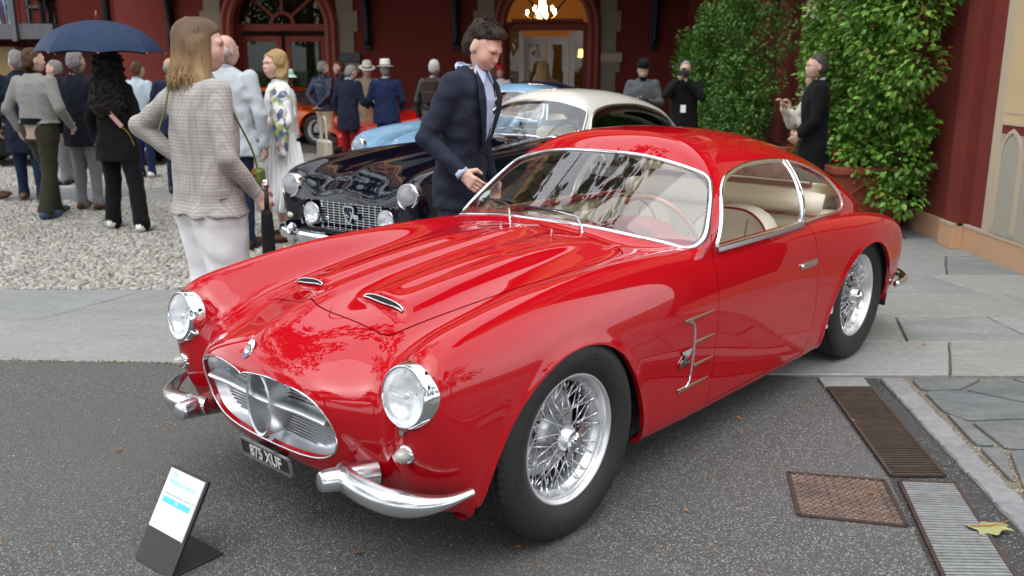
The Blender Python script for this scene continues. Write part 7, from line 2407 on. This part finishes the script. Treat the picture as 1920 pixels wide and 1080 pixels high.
# ---- plaid blazer woman (near, left)
PLAID = plaid('plaid_wool', (.40, .375, .350), (.25, .225, .215), (.29, .255, .245))
X0 = (-1.535, 4.52)
T, s, HC, hr, ends = person('woman with long blonde hair in a plaid blazer and white trousers holding a folded umbrella', X0[0], X0[1], 48, 1.775, PLAID, WHITE_C, M_SHOEW, 0, 'ombre', 'long', .815, 1.17, True, boxy=True,
    larm=((-.12, .40, 1.235), (.02, .24, 1.04)), rarm=((-.03, -.26, 1.10), (.11, -.25, .93)), yaw=R(-32), pitch=R(4), fine=.0085, legw=1.36, tw=1.12, rhand=((.1, .9, .1), .75, (.55, -.15, -.75)), lhand=((0, -1, 0), .6), seed=3)
strand = MB()
for k in range(420):
    a = random.uniform(R(62), R(298)); top_r = random.uniform(.03, .085)
    sx_, sy_ = math.cos(a), math.sin(a)
    L_ = random.uniform(.19, .30)
    pts = [(-.012 + .11 * sx_ * .55, .088 * sy_ * .55, .128), (-.014 + .116 * sx_, .094 * sy_, .055), (-.028 + .108 * sx_, .098 * sy_, -.06), (-.045 + .098 * sx_ + random.uniform(-.01, .01), .104 * sy_, -.13), (-.05 + .098 * sx_ + random.uniform(-.02, .02), .112 * sy_ + random.uniform(-.02, .02), -L_ + .06)]
    P_ = [tuple((np.array(p) @ hr.T + HC) * s) for p in catmull(pts, 3)]
    strand.tube(P_, [.0028] * (len(P_) - 3) + [.0026, .002, .0008], 4)
o = strand.build('hair_strands', H_['ombre'], T, True); tag(o, kind='stuff')
part('strap', mat('green_strap', (.10, .13, .02), .5), T, lambda b: b.sweep(catmull([(-.10 * s, .085 * s, 1.49 * s), (-.150 * s, .05 * s, 1.36 * s), (-.148 * s, .15 * s, 1.22 * s)], 5), [(-1, 0, .2)] * 11, [(-.006, -.002), (.006, -.002), (.006, .003), (-.006, .003)]))
part('strap', mat('green_strap', (0, 0, 0)), T, lambda b: b.tube(catmull([(.02 * s, -.17 * s, 1.40 * s), (.14 * s, -.185 * s, 1.15 * s), (.17 * s, -.19 * s, 1.03 * s)], 5), .005, 6))
BAG = thing('handbag', 'small green handbag hanging at the plaid blazer woman', 'handbag', (X0[0] + .258, X0[1], 1.00))
part('pouch', mat('green_leather', (.11, .14, .02), .4), BAG, lambda b: b.box((0, 0, 0), (.05, .12, .10), bev=.015), auto=40)
part('clasp', M_GOLD, BAG, lambda b: b.box((.0, -.062, .04), (.02, .01, .03)))
for zz in (1.20, 1.03):
    part('button', M_SEAL, T, lambda b: b.ball((.120 * s, -.105 * s, zz * s), (.006, .012, .012), 10, 6), smooth=True)
part('pocket_flap', PLAID, T, lambda b: b.box((.0 * s, -.212 * s, .93 * s), (.14, .012, .05), bev=.004))
# folded umbrella in her hand
ha = ends[-1][1] * s
hw = np.array((X0[0] + ha[0] * math.cos(R(48)) - ha[1] * math.sin(R(48)), X0[1] + ha[0] * math.sin(R(48)) + ha[1] * math.cos(R(48)), ha[2]))
UM = thing('folded_umbrella', 'black folded umbrella with silver cap held by the plaid blazer woman', 'umbrella', (hw[0] + .045, hw[1] + .02, hw[2] - .06))
part('handle', M_SEAL, UM, lambda b: b.tube([(0, 0, -.06), (0, 0, .09)], .015, 10), smooth=True); part('cap', M_CHROME, UM, lambda b: b.lathe([(.016, .07), (.020, .078), (.020, .112), (.015, .118), (.0001, .119)], n=16), smooth=True)
part('canopy', C_('black_nylon', (.014, .014, .015), None, 160, .5), UM, lambda b: b.lathe([(.017, -.03), (.028, -.05), (.032, -.12), (.034, -.28), (.031, -.42), (.026, -.47), (.010, -.48), (.008, -.52), (.0001, -.525)], n=9), smooth=False)
# ---- suited man leaning over the red car
SUIT = C_('navy_suit', (.024, .029, .048), (.018, .022, .038), 220, .7); SHIRT = C_('light_blue_shirt', (.50, .60, .82), (.46, .56, .78), 200)
X1 = (-.30, 5.15); FA = -30
T, s, HC, hr, ends = person('man in a navy suit and open pale blue shirt leaning over the red car', X1[0], X1[1], FA, 1.81, SUIT, SUIT, M_SHOEB, 0, 'dark', 'quiff', .74, .92, False,
    larm=hang(1, .25), rarm=((-.045, -.25, 1.125), (.14, -.20, .955)), yaw=R(4), pitch=R(30), lean=R(9), fine=.0085, collar=SHIRT, rhand=((.1, .9, -.3), .5, (.80, .05, -.60)), lhand=((0, -1, 0), .5), seed=9)
lx_ = lambda z: math.tan(R(9)) * max(0, z - .95)
V = [(lx_(1.46) + .085, -.058, 1.465), (lx_(1.46) + .085, .058, 1.465), (lx_(1.30) + .142, .060, 1.32), (lx_(1.15) + .140, .028, 1.14), (lx_(1.08) + .128, .008, 1.06), (lx_(1.08) + .128, -.008, 1.06), (lx_(1.15) + .140, -.028, 1.14), (lx_(1.30) + .142, -.060, 1.32)]
b = MB(); b.add([tuple(np.array(v) * s) for v in V], [(0, 7, 2, 1), (7, 6, 3, 2), (6, 5, 4, 3)]); b.build('shirt_front', SHIRT, T)
for sd in (1, -1):
    lap = [(lx_(1.46) + .070, .066 * sd, 1.475), (lx_(1.40) + .118, .098 * sd, 1.40), (lx_(1.33) + .140, .112 * sd, 1.33), (lx_(1.28) + .150, .100 * sd, 1.27), (lx_(1.15) + .150, .052 * sd, 1.14), (lx_(1.08) + .136, .018 * sd, 1.06)]
    inn = [(lx_(1.46) + .080, .054 * sd, 1.45), (lx_(1.40) + .122, .062 * sd, 1.40), (lx_(1.33) + .146, .060 * sd, 1.33), (lx_(1.28) + .152, .054 * sd, 1.27), (lx_(1.15) + .152, .026 * sd, 1.14), (lx_(1.08) + .138, .004 * sd, 1.06)]
    Vv = [tuple(np.array(v) * s) for v in lap + inn] + [tuple((np.array(v) + (.009, 0, 0)) * s) for v in lap + inn]
    F = []
    for i in range(5): F += [(12 + i, 12 + i + 1, 18 + i + 1, 18 + i), (i, 6 + i, 7 + i, i + 1), (i, i + 1, 13 + i, 12 + i), (6 + i, 18 + i, 19 + i, 7 + i)]
    b = MB(); b.add(Vv, F); b.build('lapel', SUIT, T)
    cf = [(lx_(1.5) + .058, .052 * sd, 1.505), (lx_(1.45) + .098, .010 * sd, 1.462), (lx_(1.4) + .118, .050 * sd, 1.405), (lx_(1.44) + .070, .076 * sd, 1.468)]
    b = MB(); b.add([tuple(np.array(v) * s) for v in cf] + [tuple((np.array(v) + (.005, 0, .002)) * s) for v in cf], [(0, 1, 2, 3), (4, 5, 6, 7), (0, 1, 5, 4), (1, 2, 6, 5), (2, 3, 7, 6), (3, 0, 4, 7)]); b.build('collar_point', SHIRT, T)
el, ha = ends[-1]
d = (ha - el) / np.linalg.norm(ha - el)
part('cuff', SHIRT, T, lambda b: b.tube([tuple((ha - d * .01) * s), tuple((ha + d * .018) * s)], .040 * s, 16), smooth=True)
for zz in (1.05, .95): part('button', M_SEAL, T, lambda b: b.ball((.138 * s + .012, -.01, zz * s), (.005, .010, .010), 8, 6), smooth=True)
st_ = MB()
for k in range(330):
    a = random.uniform(-2.9, 2.9); e_ = random.uniform(.15, 1.45)
    nv = np.array((math.cos(a) * math.cos(e_), math.sin(a) * math.cos(e_), math.sin(e_)))
    p0 = np.array((-.010, 0, .040)) + nv * np.array((.100, .078, .094))
    if p0[0] > .055 and p0[2] < .105: continue
    if p0[0] > .010 and p0[2] < .070: continue
    tg_ = np.array((.55 if p0[2] > .09 else -.35, random.uniform(-.3, .3), .35 if p0[2] > .09 else -.75)); tg_ -= nv * (tg_ @ nv); tg_ /= np.linalg.norm(tg_) + 1e-6
    L_ = random.uniform(.022, .042)
    pp = [p0, p0 + tg_ * L_ * .5 + nv * (.010 if p0[2] > .09 else .002), p0 + tg_ * L_ + nv * (.013 if p0[2] > .09 else .001)]
    st_.tube([tuple((q @ hr.T + HC) * s) for q in pp], [.0030, .0024, .0007], 4)
tag(st_.build('hair_strands', H_['dark'], T, True), kind='stuff')
beard = Field((-.05, -.09, -.14), (.13, .09, .0), .006)
beard.ell('h', (.032, 0, -.034), (.0665, .0625, .0805), 0); beard.ell('h', (.047, 0, -.083), (.037, .037, .0285), .03)
A = beard.arr('h'); XX, YY, ZZ = np.meshgrid(*beard.ax, indexing='ij'); A[...] = np.maximum(A, ZZ + .050 + (XX > .06) * np.maximum(0, .03 - np.abs(YY)) * .3); A[...] = np.maximum(A, .01 - XX)
Vb, Qb, Mb, _k = beard.mesh(); link('stubble', mk_mesh('stubble', (Vb @ hr.T + HC) * s, Qb, mat('stubble', (.22, .125, .09), .7, noise=(180, (.15, .09, .06), .3)), smooth=True), T)
# ---- grey jacket man and woman in white
T, s, HC, hr, ends = person('tall balding man in a pale grey jacket and navy trousers seen from behind', -2.40, 7.75, 75, 1.81, LGREY_C, DKBLUE_C, M_SHOEBR, 2, 'white', 'fringe', .78, 1.26, False, rarm=((-.02, -.30, 1.12), (.05, -.28, .87)), yaw=R(-12), fine=.0105, collar=LGREY_C, seed=14)
ha = ends[-1][1]
part('watch', M_SEAL, T, lambda b: b.tube([tuple((ha - (.0, 0, -.01)) * s), tuple((ha + np.array((.01, 0, -.02))) * s)], .036 * s, 14))
T, s, HC, hr, ends = person('blonde woman in a white shirt dress with a colourful scarf on her shoulder', -2.07, 8.15, 212, 1.69, WHITE_C, WHITE_C, M_SHOEBR, 2, 'blonde', 'bob', .80, 1.02, True, larm=((.03, .27, 1.12), (.20, .02, 1.08)), rarm=((.03, -.26, 1.12), (.22, .08, 1.10)), yaw=R(14), fine=.0105, dress=.30, collar=WHITE_C, seed=21)
pl_ = MB()
for k in range(26):
    a = 2 * math.pi * k / 26
    pl_.tube([(.150 * s * math.cos(a), .195 * s * math.sin(a), .92 * s), (.205 * s * math.cos(a), .240 * s * math.sin(a), .55 * s), (.250 * s * math.cos(a) + .02, .268 * s * math.sin(a), .30 * s)], [.010, .018, .022], 6)
pl_.build('pleats', WHITE_C, T, True)
SC = thing('scarf', 'colourful printed silk scarf draped over the shoulder of the woman in white', 'scarf', (-2.07, 8.15, 0), R(212))
def patch_mat():
    m = bpy.data.materials.new('printed_silk'); m.use_nodes = True; t = m.node_tree; b = t.nodes['Principled BSDF']
    co = nd(t, 'ShaderNodeTexCoord'); v = nd(t, 'ShaderNodeTexVoronoi'); v.inputs['Scale'].default_value = 24; t.links.new(co.outputs['Object'], v.inputs['Vector'])
    sp = nd(t, 'ShaderNodeSeparateColor'); t.links.new(v.outputs['Color'], sp.inputs[0]); cr = nd(t, 'ShaderNodeValToRGB'); cr.color_ramp.interpolation = 'CONSTANT'; els = cr.color_ramp.elements
    cols = [(.70, .68, .62), (.10, .13, .24), (.72, .70, .64), (.36, .44, .10), (.70, .68, .62), (.22, .29, .42), (.42, .33, .28), (.72, .70, .64)]
    while len(els) < len(cols): els.new(.5)
    for i, c in enumerate(cols): els[i].position = i / 8; els[i].color = (*c, 1)
    t.links.new(sp.outputs[0], cr.inputs[0]); t.links.new(cr.outputs[0], b.inputs['Base Color']); b.inputs['Roughness'].default_value = .45
    return m
SILK = patch_mat()
sf = Field((-.3, -.05, .5), (.35, .45, 1.5), .013)
sf.cone('c', (.03, .14, 1.36), (.08, .235, 1.14), .088, .078, .04); sf.cone('c', (.08, .25, 1.10), (.08, .28, .86), .070, .052, .04); sf.wrinkle('c', .011, 4, 1.2)
Vb, Qb, Mb, _k = sf.mesh(); link('drape', mk_mesh('drape', Vb * s, Qb, SILK, smooth=True), SC)
TB = thing('tote_bag', 'cream canvas tote bag beside the woman in white', 'bag', (-1.72, 8.32, .72), R(30)); part('pouch', C_('canvas', (.52, .47, .38)), TB, lambda b: b.box((0, 0, 0), (.08, .26, .36), bev=.02)); part('handle', C_('canvas', (.52, .47, .38)), TB, lambda b: b.tube(catmull([(0, -.07, .17), (0, -.04, .36), (0, .04, .36), (0, .07, .17)], 4), .010, 6))
# ---- group at the left
person('person in a brown suede jacket and cream trousers cut by the left edge', -6.28, 10.8, 20, 1.74, BROWN_C, BEIGE_C, M_SHOEBR, 1, 'brown', 'short', .78, fine=.0135, larm=((.05, .30, 1.14), (.10, .28, .92)), seed=31)
T, s, HC, hr, ends = person('grey haired man in a long dark navy coat at the far left', -5.70, 10.65, 118, 1.74, C_('dark_navy_coat', (.018, .024, .042)), DKBLUE_C, M_SHOEBR, 0, 'grey', 'short', .58, 1.08, yaw=R(18), fine=.012, collar=NAVY_C, seed=32, lfoot=(.12, 0), rfoot=(-.10, 0))
part('glasses', M_SEAL, T, lambda b: b.tube([tuple((np.array(p) @ hr.T + HC) * s) for p in ((.0, .080, .008), (.07, .074, .008), (.098, .05, .004), (.100, .0, .008), (.098, -.05, .004), (.07, -.074, .008))], .0025, 5))
BOMB = C_('grey_bomber_wool', (.30, .30, .285), (.26, .26, .245))
T, s, HC, hr, ends = person('man in a short grey bomber jacket and olive trousers walking away', -4.90, 9.45, 70, 1.74, BOMB, OLIVE_C, M_SHOEBL, 0, 'brown', 'short', .99, 1.22, rarm=((-.04, -.34, 1.14), (.17, -.25, .96)), larm=((-.08, .33, 1.14), (.02, .32, .93)), yaw=R(-25), fine=.0105, collar=BLACK_C, seed=33, lfoot=(.16, .0), rfoot=(-.14, .0), tw=1.12, legw=1.05)
part('jacket_hem', BLACK_C, T, lambda b: b.lathe([(.150, .975), (.172, .985), (.175, 1.03), (.160, 1.04)], n=32)); bpy.context.view_layer.update()
hm = T.children[-1]; hm.scale = (.86, 1.22, 1.0)
part('shirt_tail', C_('beige_shirt', (.46, .37, .29)), T, lambda b: b.lathe([(.13, .82), (.148, .83), (.15, .975)], n=32)); T.children[-1].scale = (.86, 1.18, 1.0)
person('older man in a dark jacket with maroon scarf between the bomber man and umbrella', -6.02, 12.2, 185, 1.64, NAVY_C, GREYTR_C, M_SHOEB, 2, 'grey', 'short', .78, fine=.0135, collar=RED_C, seed=34)
person('grey haired man in a dark jacket and grey trousers partly behind the curly haired woman', -4.70, 9.95, 85, 1.73, C_('blueblack_wool', (.016, .018, .028)), GREYTR_C, M_SHOEBR, 1, 'grey', 'short', .72, 1.06, fine=.012, seed=35)
XC = (-3.80, 8.72)
T, s, HC, hr, ends = person('woman with long curly black hair all in black with white trainers under the umbrella', XC[0], XC[1], 82, 1.67, BLACK_C, BLACK_C, M_SHOEW, 1, 'black', 'curly', .70, 1.16, True, fine=.0105, larm=hang(1, .25), rarm=((.02, -.24, 1.14), (.20, -.10, 1.22)), seed=36, lfoot=(.05, .06), rfoot=(-.12, -.16), legw=1.12)
part('strap', C_('pink_leather', (.55, .33, .30), None, 90, .5), T, lambda b: b.sweep(catmull([(-.150 * s, .035 * s, 1.30 * s), (-.165 * s, -.06 * s, 1.18 * s), (-.150 * s, -.165 * s, 1.05 * s)], 5), [(-1, -.2, 0)] * 11, [(-.02, -.003), (.02, -.003), (.02, .004), (-.02, .004)]))
part('chain', M_GOLD, T, lambda b: b.tube(catmull([(-.150 * s, -.165 * s, 1.05 * s), (-.115 * s, -.215 * s, .97 * s), (-.07 * s, -.23 * s, .86 * s)], 5), .006, 6))
# open umbrella
UB = thing('open_umbrella', 'open navy umbrella with wooden tips held over the curly haired woman', 'umbrella', (-3.86, 8.70, 1.67))
UBM = C_('navy_nylon', (.030, .052, .105), (.026, .045, .092), 60, .55, 0); n = 8
for k in range(n):
    V, F = [], []
    for i in range(9):
        t = i / 8
        for j in range(7):
            u = j / 6; a = 2 * math.pi * (k + u) / n + .39
            sag = 1 - .055 * math.sin(math.pi * u) * t
            rr = .565 * math.sin(t * 1.32) / math.sin(1.32) * sag
            zz = .30 * (math.cos(t * 1.32) - math.cos(1.32)) / (1 - math.cos(1.32)) - .02 * math.sin(math.pi * u) * t ** 2 * -1
            V.append((rr * math.cos(a), rr * math.sin(a), zz))
    for i in range(8):
        for j in range(6): F.append((i * 7 + j, i * 7 + j + 1, i * 7 + 8 + j, i * 7 + 7 + j))
    link('panel', mk_mesh('panel', V, F, UBM, smooth=True), UB)
    a = 2 * math.pi * k / n + .39
    rib = [(.565 * math.sin(t * 1.32) / math.sin(1.32) * math.cos(a), .565 * math.sin(t * 1.32) / math.sin(1.32) * math.sin(a), .30 * (math.cos(t * 1.32) - math.cos(1.32)) / (1 - math.cos(1.32)) - .004) for t in np.linspace(0, 1, 9)]
    part('rib', M_SEAL, UB, lambda b: b.tube(rib, .003, 5)); part('rib_tip', M_WOOD, UB, lambda b: b.ball((.572 * math.cos(a), .572 * math.sin(a), -.004), .011, 8, 6), smooth=True)
part('shaft', M_SEAL, UB, lambda b: b.tube([(0, 0, .32), (.03, .06, -.50)], .007, 8)); part('ferrule', M_WOOD, UB, lambda b: b.tube([(0, 0, .29), (0, 0, .36), (0, 0, .385)], [.012, .010, .004], 8), smooth=True)
part('handle', M_WOOD, UB, lambda b: b.tube(catmull([(.03, .06, -.48), (.033, .065, -.60), (.04, .10, -.64), (.05, .13, -.60)], 4), .013, 8), smooth=True)
person('man in a pale blue jacket seen from behind, left of the plaid blazer woman', -5.28, 13.0, 75, 1.63, PALEBLUE_C, BLUE_C, M_SHOEW, 1, 'brown', 'short', .80, fine=.0135, collar=PALEBLUE_C, seed=37)
person('balding man in navy just behind the plaid blazer woman', -4.18, 11.3, 95, 1.66, DKBLUE_C, DKBLUE_C, M_SHOEB, 1, 'grey', 'fringe', .78, fine=.0135, seed=38)
# ---- farther group by the orange and blue cars
T, s, HC, hr, ends = person('person in a mint cap and striped top behind the woman in white', -2.83, 11.6, 200, 1.50, plaid('stripe_jersey', (.72, .71, .68), (.72, .71, .68), (.015, .015, .02), 170), BLACK_C, M_SHOEW, 0, 'brown', 'short', .78, fine=.0135, seed=41)
hat(T, s, HC, hr, mat('mint_cotton', (.42, .66, .56), .8), mat('mint_band', (.38, .62, .52), .8), .14, .09, .03)
PUFF = mat('navy_puffer', (.018, .026, .060), .4, noise=(20, (.012, .018, .045), .3))
T, s, HC, hr, ends = person('man in a navy quilted jacket and beige trousers, hands behind his back', -3.34, 16.3, 60, 1.66, PUFF, BEIGE_C, M_SHOEB, 1, 'grey', 'short', .84, 1.08, larm=((-.16, .25, 1.12), (-.16, .06, .95)), rarm=((-.16, -.25, 1.12), (-.17, -.02, .94)), yaw=R(-35), fine=.0135, tw=1.1, seed=42)
for k in range(9): part('quilt_ring', PUFF, T, lambda b: b.lathe([(.135, -.02), (.150, 0), (.135, .02)], n=28)); c = T.children[-1]; c.location = (0, 0, (.90 + k * .058) * s); c.scale = (.86, 1.18, 1)
person('man facing left beside the quilted jacket man', -3.16, 17.0, 190, 1.66, C_('plum_knit', (.05, .03, .06)), DKBLUE_C, M_SHOEB, 2, 'brown', 'short', .80, fine=.015, seed=43)
person('grey haired man in a long navy coat and dark red trousers, head bowed', -2.62, 14.6, 62, 1.60, NAVY_C, RED_C, M_SHOEB, 1, 'grey', 'short', .62, 1.12, rarm=((.06, -.28, 1.10), (.30, -.20, 1.02)), yaw=R(-20), pitch=R(22), lean=R(8), fine=.0135, collar=PALEBLUE_C, seed=44)
T, s, HC, hr, ends = person('man in a beige trench coat and white panama hat facing the viewer', -2.58, 16.4, 285, 1.62, TRENCH_C, BEIGE_C, M_SHOEBR, 1, 'grey', 'short', .50, 1.02, larm=((.08, .26, 1.12), (.25, .05, 1.0)), pitch=R(18), fine=.0135, collar=WHITE_C, seed=45)
hat(T, s, HC, hr, STRAW, BANDK, .175, .12)
T, s, HC, hr, ends = person('man in a blue jacket and white fedora seen from behind', -2.02, 14.7, 95, 1.62, BLUE_C, DKBLUE_C, M_SHOEB, 1, 'grey', 'short', .72, 1.16, fine=.0135, collar=PALEBLUE_C, rarm=((.0, -.30, 1.12), (.14, -.24, .98)), larm=((.0, .30, 1.12), (.16, .22, 1.0)), seed=46)
hat(T, s, HC, hr, STRAW, mat('grey_band', (.20, .20, .19), .7), .165, .125)
T, s, HC, hr, ends = person('white haired man in a black leather jacket with a backpack', -1.15, 13.6, 80, 1.66, mat('black_leather', (.012, .012, .012), .35, bump=(60, .4, .004)), DKBLUE_C, M_SHOEB, 2, 'white', 'short', .82, 1.08, fine=.0135, seed=47)
BP = thing('backpack', 'dark brown backpack worn by the white haired man in black leather', 'backpack', (-1.18, 13.42, 1.20), R(80)); part('pack', C_('brown_nylon', (.045, .030, .026)), BP, lambda b: b.box((0, 0, 0), (.16, .27, .40), bev=.06), auto=40); part('pocket', C_('brown_nylon', (0, 0, 0)), BP, lambda b: b.box((-.09, 0, -.08), (.05, .20, .18), bev=.02), auto=40)
T, s, HC, hr, ends = person('person in a red cap behind the dark blue car', -.22, 18.4, 250, 1.56, WHITE_C, DKBLUE_C, M_SHOEB, 1, 'brown', 'short', .8, fine=.015, seed=48)
hat(T, s, HC, hr, mat('red_cap_cotton', (.55, .02, .02), .8), mat('red_cap_band', (.45, .02, .02), .8), .12, .10)
person('woman with curly blonde hair in the entrance doorway', .66, 20.0, 95, 1.66, BEIGE_C, BEIGE_C, M_SHOEB, 0, 'blonde', 'curly', .8, 1.0, True, fine=.015, seed=49)
# ---- photographers
def camera_prop(label, p, rz):
    c = thing('photo_camera', label, 'camera', p, rz)
    part('camera_body', M_SEAL, c, lambda b: b.box((0, 0, 0), (.06, .14, .09), bev=.012)); part('lens', M_SEAL, c, lambda b: b.lathe([(.034, .02), (.036, .10), (.040, .12), (.034, .125), (.0001, .11)], (0, 0, 0), 'x', 18), smooth=True)
    part('viewfinder', M_SEAL, c, lambda b: b.box((0, 0, .055), (.05, .05, .03), bev=.006))
T, s, HC, hr, ends = person('bearded man in a dark cap and grey sweatshirt holding a camera at his chest', 1.86, 13.1, 262, 1.64, CHAR_C, DKBLUE_C, M_SHOEB, 1, 'dark', 'short', .82, 1.1, larm=((.06, .28, 1.12), (.24, .06, 1.16)), rarm=((.06, -.28, 1.12), (.24, -.06, 1.16)), pitch=R(20), fine=.0135, seed=51)
b = MB(); b.ball((.062, 0, -.085), (.045, .055, .065), 14, 10); b.V = [tuple((np.array(v) @ hr.T + HC) * s) for v in b.V]; b.build('beard', H_['black'], T, True)
hat(T, s, HC, hr, BLACK_C, BLACK_C, .11, .09)
camera_prop('camera held low by the bearded man', (1.83, 12.76, 1.10), R(262))
T, s, HC, hr, ends = person('grey haired photographer in a black jacket raising a camera to his eye', 2.33, 12.4, 255, 1.63, BLACK_C, DKBLUE_C, M_SHOEB, 1, 'grey', 'short', .80, 1.1, larm=((.16, .26, 1.24), (.22, .05, 1.46)), rarm=((.14, -.26, 1.26), (.20, -.07, 1.48)), fine=.0135, seed=52)
camera_prop('black camera raised to the eye of the photographer by the hedge', (2.27, 12.20, 1.47), R(255))
part('badge', WHITE_C, T, lambda b: b.box((.155 * s, 0, 1.08 * s), (.01, .07, .10)))
# ---- right: man in black coat, companion
T, s, HC, hr, ends = person('dark haired man in a long black overcoat in profile by the cream arch', 2.97, 8.95, 170, 1.67, C_('black_overcoat', (.009, .009, .010)), BLACK_C, M_SHOEB, 1, 'salt', 'short', .45, 1.18, fine=.0105, yaw=R(10), larm=((.04, .28, 1.10), (.16, .20, .96)), rarm=((.0, -.28, 1.10), (.12, -.20, .96)), collar=WHITE_C, seed=55, tw=1.1)
T, s, HC, hr, ends = person('person in a fluffy white jacket mostly hidden behind the black overcoat man', 3.22, 9.75, 185, 1.55, mat('fluffy_white', (.66, .63, .56), .95, noise=(40, (.52, .49, .43), .3), bump=(50, 1, .02)), BLACK_C, M_SHOEB, 1, 'dark', 'short', .82, 1.0, True, fine=.0135, larm=((.20, .18, 1.06), (.34, .10, 1.26)), rarm=((.22, -.16, 1.06), (.36, -.08, 1.26)), lhand=((1, 0, 0), .7, (.2, 0, 1)), rhand=((1, 0, 0), .7, (.2, 0, 1)), seed=56)
# ---- on the balcony
person('person in pale jeans and white trainers on the balcony', -11.32, 20.9, 280, 1.75, BLACK_C, JEANS_C, M_SHOEW, 1, 'brown', 'short', .82, z0=2.40, fine=.015, seed=57)
person('person in black leaning on the balcony rail', -10.42, 21.0, 330, 1.70, BLACK_C, BLACK_C, M_SHOEB, 1, 'dark', 'short', .60, z0=2.40, lean=R(12), fine=.015, wide=1.2, seed=58)

# ================================================================ display sign
SG = thing('display_sign', 'black angled display stand with printed white card by the car nose', 'sign', (-1.217, 2.607, 0), R(-38))
M_SIGNB = mat('sign_black', (.012, .012, .013), .45, noise=(60, (.02, .02, .02), .3))
part('foot', M_SIGNB, SG, lambda b: b.box((.1025, .097, .005), (.205, .19, .006), bev=.002))
PN = bpy.data.objects.new('panel', None); COL.objects.link(PN); PN.parent = SG
PN.rotation_euler = (R(90 - 31), 0, 0); PN.location = (0, 0, .004)
part('board', M_SIGNB, PN, lambda b: b.prism(rounded_poly([(0, 0), (.205, 0), (.205, .312), (0, .312)], .008, 3), -.010, .0))
part('card', mat('sign_card', (.78, .80, .83), .4), PN, lambda b: b.box((.0975, .208, .0012), (.186, .192, .0020)))
part('card_edge', mat('clear_edge', (.45, .48, .50), .15), PN, lambda b: b.box((.1935, .208, .0022), (.004, .196, .004)))
part('blue_band', mat('sign_cyan', (.10, .52, .78), .5), PN, lambda b: b.box((.0975, .206, .0026), (.150, .019, .0012)))
def print_text(t, size, x, y, m, al='LEFT', sx=.78):
    me = text_mesh(t, size, .0002, al, sx=sx); me.materials.append(m); return link('lettering', me, PN, (x, y, .0034))
CY, GY = mat('print_cyan', (.25, .60, .82), .6), mat('print_grey', (.40, .43, .47), .6)
print_text('1956', .022, .022, .288, CY); print_text('MASERATI A6G/54', .0235, .022, .264, CY)
print_text('ENTRANT: JONATHAN SEGAL (UNITED STATES)', .0100, .022, .226, GY)
print_text('74', .018, .0975, .206, mat('print_white', (.85, .87, .9), .6), 'CENTER', .9)
